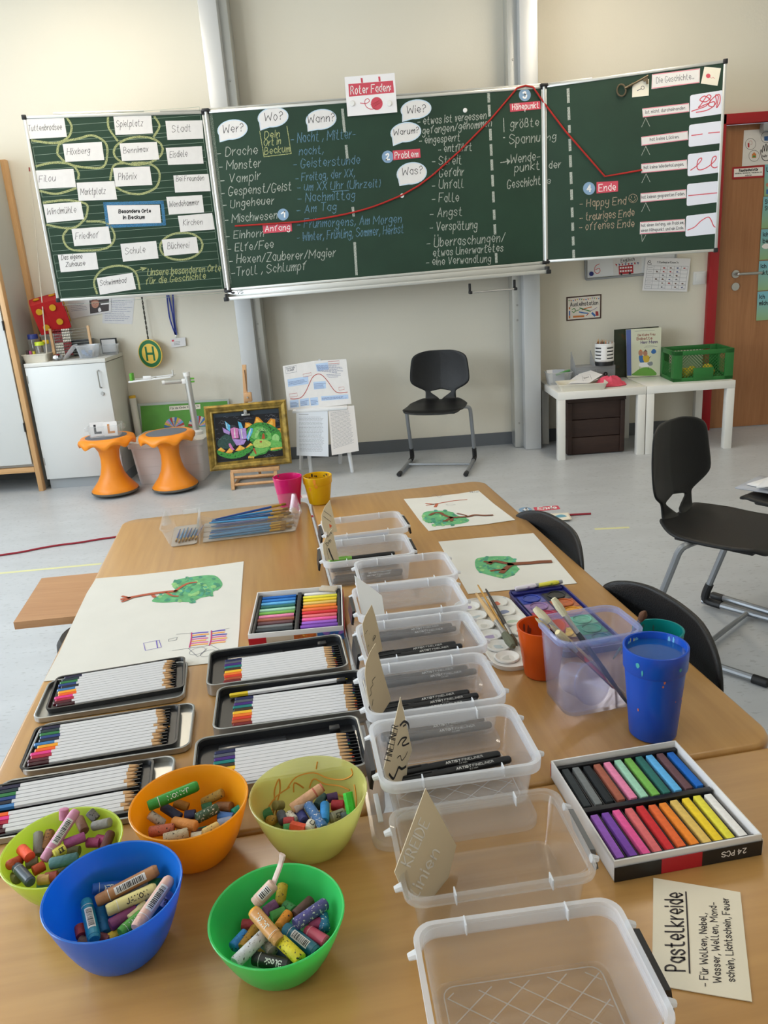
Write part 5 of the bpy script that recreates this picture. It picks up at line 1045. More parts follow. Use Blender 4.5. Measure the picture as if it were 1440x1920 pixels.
tag(MB().tube(spline(ya, 6), 0.0052, 6).obj('floor_yarn', YARN), 'dark red yarn laid across the floor past the desks', 'yarn')
f_ = k1(820, 880, 4.8)
o, f = sheet(PF, f_(*[v for i in range(20) for v in (792+60*math.cos(i*PI/10), 364+22*math.sin(i*PI/10))]), 'floor_disc', 'round blue grey paper disc with white 4 lying on the floor', 'disc', DISC, None, 0.0006)
m = MB().use(PWH); write(m, f, '4', *f_(770, 378, 815, 374), 5.5, 0.012, 0.0008); ink(o, m)
o, f = sheet(PF, f_(862, 342, 1085, 326, 1108, 358, 885, 378), 'floor_label', 'red word label Ende lying on the floor', 'label', LABR, None, 0.0006, round_=0.01)
m = MB().use(PWH); write(m, f, 'Ende', *f_(905, 366, 1070, 354), 5.2, 0.008, 0.0008); ink(o, m)
o, f = sheet(PF, f_(842, 416, 990, 404, 1025, 460, 880, 472), 'floor_card', 'white card with a red heart lying on the floor', 'card', CREAM, None, 0.0125, 0.001)
m = MB().use(REDP); shape(m, f, f_(925, 458, 890, 432, 905, 424, 925, 432, 945, 422, 968, 430), 0.0012, True); ink(o, m, 'heart_print')
o, f = sheet(PF, f_(1020, 400, 1180, 390, 1210, 450, 1040, 465), 'floor_card', 'white card with a blue cloud lying on the floor', 'card', CREAM, None, 0.0125, 0.001)
m = MB().use(mat('print_teal', '#6aa0b5', 0.6)); shape(m, f, f_(1052, 428, 1080, 415, 1110, 408, 1140, 412, 1165, 425, 1140, 432, 1090, 436), 0.0012, True); m.use(mat('print_tan', '#cfae8c', 0.6)); draw(m, f, f_(1030, 404, 1175, 394, 1200, 446, 1046, 460), 0.004, 0.0012, False, True); ink(o, m, 'cloud_print')
o, f = sheet(PF, [(563, 928), (580, 926), (582, 933), (565, 935)], 'floor_label', 'red edged label on the floor behind the pink cup', 'label', mat('paper', '#eceae6'), None, 0.0006)
m = MB().use(REDP); draw(m, f, [(564, 929), (580, 927), (581, 932), (566, 934)], 0.006, 0.0009, False, True); ink(o, m, 'edge_print')
# ---------------------------------------------------------------- white side tables and what stands on and under them
LACK = mat('white_lacquer', '#e6e4de', 0.22)
def side_table(x0, lb):
    w = 0.578; t = empty('side_table', lb, 'table', (x0+w/2, 5.375, 0), 0, 'white side tables')
    MB().box((0, 0, 0.43), (w, 0.555, 0.05), 0.002).obj('tabletop', LACK, t)
    for sx in (-1, 1):
        for sy in (-1, 1): MB().box((sx*(w/2-0.026), sy*(0.2775-0.026), 0.2025), (0.05, 0.05, 0.405), 0.0015).obj('leg', LACK, t)
side_table(1.166, 'white square side table over the dark wooden chest'); side_table(1.7485, 'white square side table carrying the green crate by the door')
t = empty('wooden_chest', 'dark brown planked wooden chest under the white side table', 'chest', (1.448, 5.36, 0)); DKW = wood('dark_stained_wood', '#2a1a15', '#3b261e', 0, 14, 0.6)
for k in range(3): MB().box((0, 0, 0.063+k*0.120), (0.385, 0.30, 0.116), 0.004).obj('plank', DKW, t)
MB().box((0, 0, 0.378), (0.40, 0.315, 0.034), 0.005).obj('lid', DKW, t)
for s in (-1, 1): MB().box((s*0.178, -0.154, 0.185), (0.03, 0.012, 0.35), 0.002).obj('batten', DKW, t); MB().box((s*0.198, 0, 0.24), (0.02, 0.12, 0.03), 0.004).obj('side_handle', DKW, t)
TZ = 0.4556
# green crate
GC = mat('crate_green', '#226b2c', 0.45); t = empty('plastic_crate', 'green lattice plastic crate with yellow balls on the white side table', 'crate', (2.15, 5.32, TZ), -0.06); w, dp, h = 0.385, 0.30, 0.20
m = MB(); m.box((0, 0, 0.004), (w-0.01, dp-0.01, 0.008), 0.002); m.obj('base', GC, t)
for z, hh in ((0.012, 0.024), (h-0.015, 0.03)): 
    for sy in (-1, 1): MB().box((0, sy*(dp/2-0.005), z), (w, 0.010, hh), 0.002).obj('wall_band', GC, t)
    for sx in (-1, 1): MB().box((sx*(w/2-0.005), 0, z), (0.010, dp-0.02, hh), 0.002).obj('wall_band', GC, t)
for sx in (-1, 1):
    for sy in (-1, 1): MB().box((sx*(w/2-0.028), sy*(dp/2-0.006), h/2), (0.056, 0.012, h-0.002), 0.002).obj('corner_post', GC, t); MB().box((sx*(w/2-0.006), sy*(dp/2-0.03), h/2), (0.012, 0.045, h-0.002), 0.002).obj('corner_post', GC, t)
m = MB()
def lat(u0, u1, z0, z1, F):
    n = int((u1-u0+(z1-z0))/0.021)
    for k in range(n+1):
        for sg in (1, -1):
            s = u0-(z1-z0)+k*0.021; a, b_ = (s, z0), (s+(z1-z0), z1)
            if a[0] < u0: a = (u0, z0+(u0-s))
            if b_[0] > u1: b_ = (u1, z0+(u1-s))
            if b_[0]-a[0] < 0.003: continue
            if sg < 0: a, b_ = (u0+u1-a[0], a[1]), (u0+u1-b_[0], b_[1])
            m.tube([F(*a), F(*b_)], 0.0015, 4)
for sy in (-1, 1): lat(-w/2+0.05, w/2-0.05, 0.024, h-0.03, lambda u, z: (u, sy*(dp/2-0.006), z))
for sx in (-1, 1): lat(-dp/2+0.05, dp/2-0.05, 0.024, h-0.085, lambda u, z: (sx*(w/2-0.006), u, z))
m.obj('lattice', GC, t, smooth=0)
MB().box((0.0, -dp/2-0.001, 0.05), (0.13, 0.006, 0.07), 0.002).obj('label_plate', GC, t)
for i, (x, y, r) in enumerate(((-0.09, -0.07, 0.036), (0.075, -0.06, 0.032), (-0.02, 0.02, 0.034), (0.02, -0.08, 0.028), (0.1, 0.06, 0.036), (-0.10, 0.07, 0.036))):
    o = MB().lathe([(0, -r), (r*.5, -r*.866), (r*.866, -r*.5), (r, 0), (r*.866, r*.5), (r*.5, r*.866), (0, r)], 18).obj('ball', mat('yellow_felt_ball', '#d6b52c', 0.9)); o.location = Vector((2.15, 5.32, TZ+0.0085+r+(0.0 if i != 2 else 0)))+Matrix.Rotation(-0.06, 3, 'Z') @ Vector((x, y, 0))
    tag(o, 'yellow ball inside the green lattice crate', 'ball', 'yellow balls in the crate')
# picture books
kB = k1(1000, 470, 3.2727)
PK = Plane((1.87, 5.50, TZ), (0.99, -0.12, 0), (0, 0.07, 1)); Q = [PK.uv(*p) for p in kB(570, 485, 787, 470, 779, 766, 575, 768)]; Q[2].y = Q[3].y = 0.002
t = empty('picture_book', 'cream children picture book standing upright with a blue spine on the side table', 'book', mtx=PK.mtx())
m = MB(); m.prism(Q[::-1], -0.012, 0); m.obj('cover', mat('book_cover_cream', '#dcdcc2', 0.45), t, smooth=0)
f = lambda x, y: PK.uv(x, y, 0); m = MB(); z = 0.0005
def P3(c, L, sm=False, dz=0.0002):
    global z
    z += dz*0.3; m.use(c); shape(m, f, kB(*L), z, sm)
P3(mat('spine_blue', '#5a6aa8', 0.5), (570, 486, 600, 484, 602, 767, 575, 768))
P3(mat('book_green', '#6da544', 0.6), (610, 765, 625, 745, 660, 722, 700, 716, 735, 730, 750, 764), True)
P3(PC6[2], (648, 650, 660, 640, 678, 652, 680, 685, 655, 685), True); P3(PC6[4], (672, 652, 690, 640, 712, 650, 708, 680, 682, 684), True); P3(SKIN, (646, 622, 658, 612, 672, 622, 668, 642, 650, 642), True); P3(SKIN, (674, 625, 688, 614, 700, 625, 697, 643, 680, 645), True)
P3(PC6[1], (644, 620, 658, 606, 674, 618, 660, 614)); P3(mat('print_brown', '#6a5146'), (674, 622, 690, 606, 702, 622, 688, 616)); P3(PWH, (652, 690, 690, 686, 715, 690, 715, 710, 655, 712), True); P3(mat('print_grey', '#8d9096', .6), (700, 690, 728, 680, 732, 700, 712, 706), True); P3(PC6[2], (724, 617, 738, 603, 753, 612, 752, 626, 738, 633, 726, 628), True)
m.use(INK); draw(m, f, kB(655, 712, 652, 728), 0.0016, 0.001); draw(m, f, kB(705, 712, 706, 728), 0.0016, 0.001); draw(m, f, kB(710, 660, 722, 648), 0.003, 0.001)
m.use(mat('print_rust', '#a3574a', .6)); write(m, f, 'Die Kleine Frau', *kB(642, 526, 748, 518), 4, 0.0022, 0.001); write(m, f, 'Babette &', *kB(636, 550, 742, 543), 5.2, 0.003, 0.001); m.use(mat('print_indigo', '#5a4a78', .6)); write(m, f, 'Herr Mann', *kB(660, 572, 762, 566), 5.2, 0.003, 0.001)
m.use(PRINT); draw(m, f, kB(625, 495, 745, 488), 0.0015, 0.001); draw(m, f, kB(690, 586, 745, 582), 0.0015, 0.001); draw(m, f, kB(680, 593, 760, 587), 0.0015, 0.001); m.obj('cover_print', None, t, smooth=0)
PK2 = Plane((1.87, 5.545, TZ), (1, 0, 0), (0, 0.06, 1)); Q = [PK2.uv(*p) for p in kB(498, 485, 770, 464, 760, 745, 540, 757)]; Q[2].y = Q[3].y = 0.002; Q[3].x = Q[0].x
o = MB().prism(Q[::-1], -0.012, 0).obj('picture_book', mat('book_dark', '#2b3320', 0.5, vary=0.4, vscale=12, spots=(9, .6, '#4c3416')), smooth=0); o.matrix_world = PK2.mtx(); tag(o, 'dark picture book standing behind the cream picture book', 'book')
# pencil pot on organiser
t = empty('desk_organizer', 'clear plastic drawer organizer on the white side table', 'organizer', (1.475, 5.47, TZ)); OR = sheer('grey_clear_plastic', '#c9ccd0', 0.42, 0.12, 0.5, 0.35)
MB().box((0.02, -0.06, 0.055), (0.27, 0.006, 0.105), 0.001).obj('front_wall', OR, t); MB().box((0.02, 0.07, 0.055), (0.27, 0.006, 0.105), 0.001).obj('back_wall', OR, t)
for x in (-0.115, 0.02, 0.155): MB().loops([[(x-0.003, -0.06, 0.002), (x-0.003, 0.07, 0.002), (x-0.003, 0.07, 0.205 if x < 0.1 else 0.11), (x-0.003, -0.06, 0.11)], [(x+0.003, -0.06, 0.002), (x+0.003, 0.07, 0.002), (x+0.003, 0.07, 0.205 if x < 0.1 else 0.11), (x+0.003, -0.06, 0.11)]]).obj('divider', OR, t, smooth=0)
MB().box((0.02, 0.0, 0.109), (0.27, 0.13, 0.004), 0.001).obj('top_plate', OR, t); MB().box((0.088, -0.067, 0.05), (0.125, 0.008, 0.08), 0.002).obj('drawer', OR, t)
MB().lathe([(0.006, 0), (0.014, 0), (0.014, 0.004), (0.006, 0.004)], 16).move(Matrix.Translation((0.088, -0.071, 0.055)) @ Matrix.Rotation(PI/2, 4, 'X')).obj('drawer_knob', BLACKP, t)
MB().box((-0.045, -0.067, 0.05), (0.12, 0.008, 0.08), 0.002).obj('drawer', OR, t)
pz = TZ+0.1115; t = empty('pencil_pot', 'white slotted pencil pot with black base on the clear organizer', 'pot', (1.565, 5.44, pz))
m = MB(); n = 40; H = [0.028, 0.045, 0.053, 0.068, 0.076, 0.091, 0.099, 0.114, 0.122, 0.142]; r = 0.062; ids = [[m.av((r*math.cos(2*PI*i/n), r*math.sin(2*PI*i/n), z_)) for i in range(n)] for z_ in H]
for j in range(len(H)-1):
    for i in range(n):
        if j % 2 == 1 and (i % 10) < 6: continue
        m.face((ids[j][i], ids[j][(i+1) % n], ids[j+1][(i+1) % n], ids[j+1][i]))
m.obj('body', mat('white_pot', '#e9e8e6', 0.4), t, solid=0.003); MB().lathe([(0, 0), (r+0.001, 0), (r+0.001, 0.03), (r-0.004, 0.03), (r-0.004, 0.004), (0, 0.004)], 40).obj('base', BLACKP, t); MB().lathe([(r-.0045, 0.03), (r-.0045, 0.138)], 40).obj('dark_liner', mat('liner', '#2b2c30', .6), t); MB().lathe([(r-.003, 0.138), (r+.002, 0.138), (r+.002, 0.148), (r-.003, 0.148), (r-.003, 0.138)], 40).obj('rim', mat('white_pot', '#e9e8e6'), t)
rr = random.Random(2)
for i in range(12):
    a = rr.uniform(0, 6.28); q_ = rr.uniform(0.01, 0.045); p = Vector((1.565+q_*math.cos(a), 5.44+q_*math.sin(a), pz+0.006)); hgt = rr.uniform(0.155, 0.172); cl = rr.choice(['#a34b38', '#c08a4a', '#7a3b2c', '#4a5a3a', '#b06a50', '#8a6a4a'])
    t = empty('pencil', 'wooden pencil standing in the white slotted pot', 'pencil', p, 0, 'pencils in the white pot'); tp = Vector((0.006*math.cos(a), 0.006*math.sin(a), hgt))
    MB().tube([(0, 0, 0), tp*0.9], 0.0036, 6).obj('shaft', mat('pencil_'+cl.strip('#'), cl, 0.5), t); MB().tube([tp*0.9, tp], [0.0036, 0.0006], 6).obj('tip', mat('bare_wood', '#c79d6e', 0.7), t)
c = (1.255, 5.47); t = empty('small_bin', 'small translucent bin with cards and pens on the white side table', 'bin', (c[0], c[1], TZ)); tub('body', 0.17, 0.13, 0.085, FROST, t, 0.82)
for i, (x, y, rz, mm, nm) in enumerate(((-.03, .0, .3, WHITE, 'card'), (.0, .01, -.2, mat('grey_print_paper', '#a9abb2'), 'card'))):
    o = MB().box((0, 0, 0.05), (0.08, 0.002, 0.09)).obj('paper_card', mm, smooth=0); o.matrix_world = Matrix.Translation((c[0]+x, c[1]+y-0.02*i, TZ+0.006)) @ Matrix.Rotation(rz, 4, 'Z') @ Matrix.Rotation(-.35, 4, 'X'); tag(o, ('white', 'grey')[i]+' paper card leaning inside the small translucent bin', 'card')
o = MB().tube([(-.05, 0, 0), (.05, .02, .02)], 0.008, 10).obj('marker_pen', mat('marker_green', '#4c8f4a', .5)); o.location = (c[0]+0.03, c[1]-0.02, TZ+0.066); tag(o, 'green marker pen in the small translucent bin', 'pen')
t = tub('paper_tray', 0.31, 0.19, 0.045, mat('cream_plastic', '#d8d2c2', 0.5), None, 0.9); t.location = (1.345, 5.20, TZ); t.rotation_euler = (0, 0, -0.10); tag(t, 'shallow cream paper tray at the front of the side table', 'tray')
PT2 = Plane((1.36, 5.21, TZ+0.03), (0.9, -0.25, 0.12), (0.3, 0.9, 0.12))
for i, z_ in enumerate((0, 0.008)):
    Q = kB(215, 815, 310, 725, 425, 762, 345, 812) if i else kB(185, 822, 290, 745, 400, 790, 320, 822)
    PT2b = Plane((1.36, 5.21, TZ+0.022+z_), (1, 0, 0.22), (0, 1, 0.16)); o, f = sheet(PT2b, Q, 'paper_sheet', ('printed white sheet on top in the cream paper tray', 'white sheet underneath in the cream paper tray')[1-i], 'sheet', WHITE, 'sheets in the cream tray', 0.003)
    if i: m = MB().use(PRINT); draw(m, f, kB(295, 770, 345, 762, 358, 792, 305, 800), 0.002, 0.0009, False, True); m.use(INK); write(m, f, 'Sport', *kB(305, 787, 340, 782), 3, 0.002, 0.0009); ink(o, m)
m = MB(); m.lathe([(0.11, 0.0), (0.105, 0.004), (0.085, 0.012), (0.075, 0.03), (0.05, 0.048), (0.02, 0.055), (0, 0.056)], 24, wob=lambda j, r, z: (0.008*math.sin(j*19)+0.006*math.sin(j*44))*(z > 0.002 and r > 0.01))
t = m.obj('cap', mat('pink_cloth', '#d9536b', 0.9, bump=0.4, bscale=120), solid=0.003); t.location = (1.545, 5.235, TZ+0.003); t.scale = (1, 0.62, 0.95); tag(t, 'crumpled pink cloth cap on the white side table', 'cap')
# ---------------------------------------------------------------- the desks
TZT = 0.72
BEECH = wood('beech_laminate', '#ad7f45', '#be9053', 1, 9, 0.32, 0.25, 0.5)
BEECHX = wood('beech_laminate_across', '#ad7f45', '#be9053', 0, 9, 0.32, 0.25, 0.5)
def desk(a0, a1, b0, b1, m, lb):
    w, dp = a1-a0, b1-b0; t = empty('school_desk', lb, 'desk', tb((a0+a1)/2, (b0+b1)/2, -TZT), TW, 'beech topped school desks')
    MB().rloft([(w-0.008, dp-0.008, 0.036, 0.692), (w, dp, 0.04, 0.697), (w, dp, 0.04, 0.714), (w-0.004, dp-0.004, 0.039, 0.7185), (w-0.011, dp-0.011, 0.036, TZT)], 7).obj('tabletop', m, t, smooth=50)
    for sx in (-1, 1):
        for sy in (-1, 1): MB().cyl((sx*(w/2-0.05), sy*(dp/2-0.06), 0.0), (sx*(w/2-0.05), sy*(dp/2-0.06), 0.69), 0.016, n=12).obj('leg', TUBE, t)
    for sx in (-1, 1): MB().box((sx*(w/2-0.05), 0, 0.668), (0.02, dp-0.12, 0.04), 0.002).obj('apron_rail', TUBE, t)
    for sy in (-1, 1): MB().box((0, sy*(dp/2-0.06), 0.668), (w-0.1, 0.02, 0.04), 0.002).obj('apron_rail', TUBE, t)
desk(0, 0.4955, 0, 1.334, BEECH, 'beech desk under the colour pencil tins and the big tree drawing'); desk(0.503, 0.998, 0, 1.334, BEECH, 'beech desk under the row of plastic boxes and the blue cup'); desk(-0.22, 1.18, 1.3385, 1.99, BEECHX, 'beech desk standing crosswise under the crayon bowls')
E0 = 0.0004
def tt(name, lb, cat, a, b, z=0.0, rz=0.0, grp=None): return empty(name, lb, cat, tb(a, b, z+E0), TW+rz, grp)
def on3(pl, P, name, lb, cat, m, grp=None, **k): return sheet(pl, P, name, lb, cat, m, grp, **k)
# ---------------------------------------------------------------- paintings
PAP = mat('drawing_paper', '#dad7ce', 0.85, vary=0.03, vscale=14)
LEAF = [mat('paint_'+n, h, 0.8, vary=0.25, vscale=60) for n, h in (('leaf', '#63ad74'), ('teal_leaf', '#4b9d82'), ('light_leaf', '#8cc07a'), ('deep_leaf', '#459070'))]; TRK = mat('paint_brown', '#7d4427', 0.8, vary=0.2, vscale=60); TRK2 = mat('paint_rust', '#b4593a', 0.8)
def blobs(m, f, pts, n, r, rr, z):
    for i in range(n):
        x, y = rr.choice(pts); x += rr.uniform(-r, r)*.8; y += rr.uniform(-r, r)*.5; q_ = rr.uniform(.35, .8)*r; a0 = rr.uniform(0, 6)
        m.use(rr.choice(LEAF)); shape(m, f, [(x+q_*math.cos(j*.785+a0)*(1+.3*math.sin(j*2.1+a0)), y+q_*.62*math.sin(j*.785+a0)) for j in range(8)], z+i*0.000004, True)
def crown(m, f, outline, z, n, r, rr):
    m.use(LEAF[0]); shape(m, f, outline, z, True); c = (sum(p[0] for p in outline)/len(outline), sum(p[1] for p in outline)/len(outline)); blobs(m, f, [(c[0]+(p[0]-c[0])*.86, c[1]+(p[1]-c[1])*.86) for p in outline], n, r, rr, z+0.00005); blobs(m, f, [(c[0]+(p[0]-c[0])*.5, c[1]+(p[1]-c[1])*.5) for p in outline]+[c], n, r, rr, z+0.0003)
rr = random.Random(11)
o, f = on3(PT, [(180, 1085), (262, 1078), (330, 1070), (400, 1061), (457, 1053), (452, 1120), (449, 1180), (444, 1238), (350, 1249), (220, 1263), (82, 1278), (112, 1222), (140, 1160), (163, 1112)], 'painting', 'large white sheet with a lying green tree and small colour studies on the desk', 'painting', PAP, None, lift=0.0006)
g1 = k1(0, 880, 3); m = MB(); zz = 0.0009
crown(m, f, g1(855, 745, 890, 715, 960, 700, 990, 665, 970, 650, 990, 625, 1060, 610, 1130, 600, 1210, 600, 1250, 640, 1240, 670, 1200, 690, 1195, 712, 1130, 725, 1080, 748, 1000, 748, 920, 752), zz, 60, 6.5, rr)
m.use(TRK2)
for L, w_ in (((690, 735, 760, 720, 850, 704, 940, 693, 985, 690), .010), ((985, 690, 1020, 665, 1060, 645, 1100, 640), .007), ((935, 697, 970, 715, 1000, 718), .005), ((690, 718, 730, 728), .006), ((690, 748, 730, 732), .006), ((860, 712, 870, 722), .007)): draw(m, f, g1(*L), w_, 0.0019)
ink(o, m, 'tree_print'); m = MB()
CR_ = [mat('crayon_'+n, h, 0.8) for n, h in (('violet', '#6a58b8'), ('pink', '#d8679a'), ('orange', '#eda04d'), ('magenta', '#b83a70'), ('blue_violet', '#5a4fa8'))]
for x0, w_ in ((1080, 85), (1192, 78)):
    for i in range(7): m.use(CR_[(0, 2, 4, 1, 2, 1, 2)[i]]); y = 925+i*11-(x0-1080)*.1; draw(m, f, g1(x0, y+2, x0+w_*.5, y-4, x0+w_+rr.uniform(-14, 8), y-7), 0.0042, 0.001)
    m.use(CR_[3]); draw(m, f, g1(x0-2, 922-(x0-1080)*.1, x0-4, 960, x0-14, 1004-(x0-1080)*.1), 0.0025, 0.0011)
m.use(CR_[0]); draw(m, f, g1(808, 980, 895, 963, 908, 1003, 818, 1022), 0.0014, 0.001, False, True); draw(m, f, g1(880, 966, 886, 1006), 0.0018, 0.001)
m.use(PRINT)
for L in ((950, 958, 998, 947, 992, 962, 948, 970, 950, 958), (970, 1022, 1180, 992), (993, 930, 1075, 924), (1060, 1010, 1110, 1055, 1125, 1050), (1125, 1050, 1165, 1010), (1190, 993, 1260, 1030), (1190, 915, 1290, 896)): draw(m, f, g1(*L), 0.0009, 0.001, False)
for cx, cy, rx, ry in ((1110, 1025, 45, 18), (1170, 1037, 42, 16)): draw(m, f, g1(*[v for i in range(14) for v in (cx+rx*math.cos(i*.45), cy+ry*math.sin(i*.45)-rx*math.cos(i*.45)*.25)]), 0.0008, 0.001, closed=True)
ink(o, m, 'sketch_print')
g3 = k1(740, 880, 3.6)
o, f = on3(PT, [(757, 936), (800, 933), (860, 926), (897, 920), (925, 944), (966, 975), (905, 984), (860, 988), (804, 996), (786, 975)], 'painting', 'white sheet with a green tree and a loose red twig at the far desk edge', 'painting', PAP, None, lift=0.0006)
m = MB(); crown(m, f, g3(185, 320, 200, 292, 260, 282, 330, 282, 390, 292, 420, 312, 500, 340, 480, 362, 400, 375, 340, 380, 262, 382, 270, 360, 220, 362, 195, 345), 0.0009, 30, 5, rr)
m.use(TRK)
for L, w_ in (((240, 312, 270, 298, 310, 298, 330, 312, 380, 328, 440, 326, 500, 322, 540, 312, 600, 315, 655, 313), .009), ((380, 328, 350, 350, 335, 352), .009), ((385, 330, 385, 352), .008), ((425, 302, 470, 312, 490, 322), .005)): draw(m, f, g3(*L), w_, 0.0019)
ink(o, m, 'tree_print'); m = MB(); m.use(TRK2); draw(m, f, g3(215, 245, 260, 238, 330, 226, 400, 214, 485, 207), .005, 0.001); draw(m, f, g3(212, 232, 262, 238), .006, 0.001); draw(m, f, g3(275, 255, 285, 236), .008, 0.001)
m.use(PRINT); draw(m, f, g3(245, 185, 270, 172, 300, 190, 330, 172, 380, 172), .0008, 0.001); draw(m, f, g3(345, 240, 380, 236, 410, 240, 370, 247, 345, 240), .0008, 0.001); write(m, f, 'Viktor', *g3(505, 162, 568, 158), 3, 0.0008, 0.001); ink(o, m, 'sketch_print')
o, f = on3(PT, [(822, 1016), (910, 1008), (1000, 1000), (1040, 1045), (1082, 1094), (980, 1104), (878, 1114), (848, 1062)], 'painting', 'white sheet with one round green tree before the black chair', 'painting', PAP, None, lift=0.0006)
m = MB(); crown(m, f, g3(545, 660, 548, 610, 600, 595, 690, 588, 770, 592, 815, 615, 822, 650, 838, 680, 800, 715, 740, 738, 680, 728, 620, 712, 570, 695), 0.0009, 34, 5.5, rr)
m.use(TRK)
for L, w_ in (((780, 645, 850, 640, 920, 636, 980, 630, 1042, 627), .015), ((780, 645, 720, 632, 670, 625, 640, 640), .011), ((610, 628, 650, 634), .008), ((785, 648, 750, 675, 725, 700), .012), ((735, 682, 690, 684, 655, 690), .007)): draw(m, f, g3(*L), w_, 0.0019)
ink(o, m, 'tree_print')
# ---------------------------------------------------------------- colour pencils in tins
TIN = mat('silver_tin', '#a9a9a6', 0.33, 0.85); TRAY = mat('black_tray', '#131417', 0.38); PWHT = mat('pencil_white_lacquer', '#dbdadb', 0.3); PWOOD = mat('pencil_wood', '#d0a677', 0.65)
PROTO = {}
def pencil(hx, nm, a, b, z, rz, lb, grp):
    if hx not in PROTO:
        t = empty('colour_pencil', lb, 'pencil', (0, 0, 0)); c = mat('lacquer_'+hx, hx, 0.25); r = 0.00375; hexa = lambda x, q_: [(x, q_*math.cos(k*PI/3+.52), q_*math.sin(k*PI/3+.52)) for k in range(6)]
        MB().loops([hexa(-0.061, r), hexa(0.072, r)]).obj('shaft', PWHT, t, smooth=0)
        MB().loops([hexa(-0.0875, r*.75), hexa(-0.086, r), hexa(-0.0605, r*1.01)]).obj('end_cap', c, t, smooth=0)
        MB().loops([hexa(0.072, r), hexa(0.085, r*.38)]).obj('wood_cone', PWOOD, t, smooth=0); MB().loops([hexa(0.085, r*.38), hexa(0.0885, r*.1)]).obj('lead', c, t, smooth=0)
        m = MB().use(mat('gold_print', '#b7a67e', .5)); m.loops([[(x, y, 0.00332) for x, y in ((-.05, -.0006), (-.025, -.0006), (-.025, .0004), (-.05, .0004))], [(x, y, 0.0034) for x, y in ((-.05, -.0006), (-.025, -.0006), (-.025, .0004), (-.05, .0004))]]); m.obj('gold_lettering', None, t, smooth=0)
        PROTO[hx] = t; c = t
    else: c = dup(PROTO[hx])
    c.location = tb(a, b, z); c.rotation_euler = (0, 0, TW+rz); c['label'] = lb; c['group'] = grp
SETL = [('#1d1a3c', 'dark violet'), ('#15323a', 'blackish green'), ('#2a7a3f', 'green'), ('#1e3f7e', 'deep blue'), ('#17192b', 'black'), ('#3b7ab8', 'light blue'), ('#f3a81f', 'amber'), ('#f2641d', 'orange'), ('#e8388c', 'hot pink'), ('#b01737', 'crimson'), ('#561421', 'maroon'), ('#3c1418', 'dark brown')]
SETR = [('#1d2350', 'navy'), ('#555a66', 'slate grey'), ('#46227a', 'purple'), ('#147d78', 'teal'), ('#3b2a1d', 'umber'), ('#f0c32c', 'yellow'), ('#ef7c22', 'light orange'), ('#d5391f', 'vermilion'), ('#b3542c', 'rust'), ('#7c1c1c', 'dark red'), ('#d9d4c4', 'ivory'), ('#8a6a34', 'ochre')]
def tin(a, b, w, dp, h, rz, m, lb, inset_tray, name='pencil_tin'):
    t = tt(name, lb, 'tin', a, b, 0, rz, 'pencil tins')
    MB().rloft([(w-0.004, dp-0.004, 0.013, 0), (w, dp, 0.015, 0.002), (w, dp, 0.015, h), (w-0.003, dp-0.003, 0.014, h+0.0006), (w-0.006, dp-0.006, 0.013, h), (w-0.006, dp-0.006, 0.013, 0.0016)], 5).obj('shell', TIN, t)
    return t
def tray_of(t, w, dp, z, cx=0, cy=0, rz=0):
    h = 0.008
    o = MB().rloft([(w-0.004, dp-0.004, 0.008, z), (w, dp, 0.010, z+h), (w-0.006, dp-0.006, 0.008, z+h), (w-0.010, dp-0.010, 0.007, z+0.002)], 4).obj('tray_insert', TRAY, t); o.location = (cx, cy, 0); o.rotation_euler = (0, 0, rz)
    for k in range(13): 
        MB().box((0.072, -dp/2+0.009+k*0.0079, z+0.0055), (0.030, 0.0014, 0.005), 0).obj('groove_ridge', TRAY, o, smooth=0)
    return o
def fill_tin(a, b, rz, cols, x0, y0, z, nm, n=12, pitch=0.0079, skip=(), jx=0.0035):
    rr = random.Random(int(a*1000+b*997)); c, s = math.cos(rz), math.sin(rz)
    for k in range(n):
        if k in skip: continue
        x = x0+rr.uniform(-jx, jx); y = y0-k*pitch
        hx, cn = cols[k % len(cols)]
        pencil(hx, cn, a+x*c-y*s, b-(x*s+y*c), z, rz, 'white %s colour pencil lying in the %s' % (cn, nm), 'pencils in the '+nm)
def lid_set(a, b, rz, ta, tb_, trz, nm, lb, gap=()):
    t = tin(a, b, 0.218, 0.118, 0.009, rz, TIN, lb, True, 'tin_cover')
    t2 = tt('pencil_tray', 'black plastic pencil tray standing on the '+nm, 'tray', ta, tb_, 0.0022, trz, 'black pencil trays')
    tray_of(t2, 0.203, 0.106, 0.0)
    fill_tin(ta, tb_, trz, SETL, -0.0025, 0.0435, 0.0062+0.0022+E0, nm, skip=gap)
lid_set(0.128, 0.963, 0.02, 0.132, 0.945, 0.06, 'farthest tin lid', 'silver pencil tin lid farthest from the crayon bowls')
lid_set(0.147, 1.099, 0.0, 0.135, 1.097, 0.035, 'middle tin lid', 'silver pencil tin lid in the middle of its column')
lid_set(0.130, 1.229, 0.0, 0.112, 1.229, 0.04, 'nearest tin lid', 'silver pencil tin lid half hidden by the lime bowl', (6,))
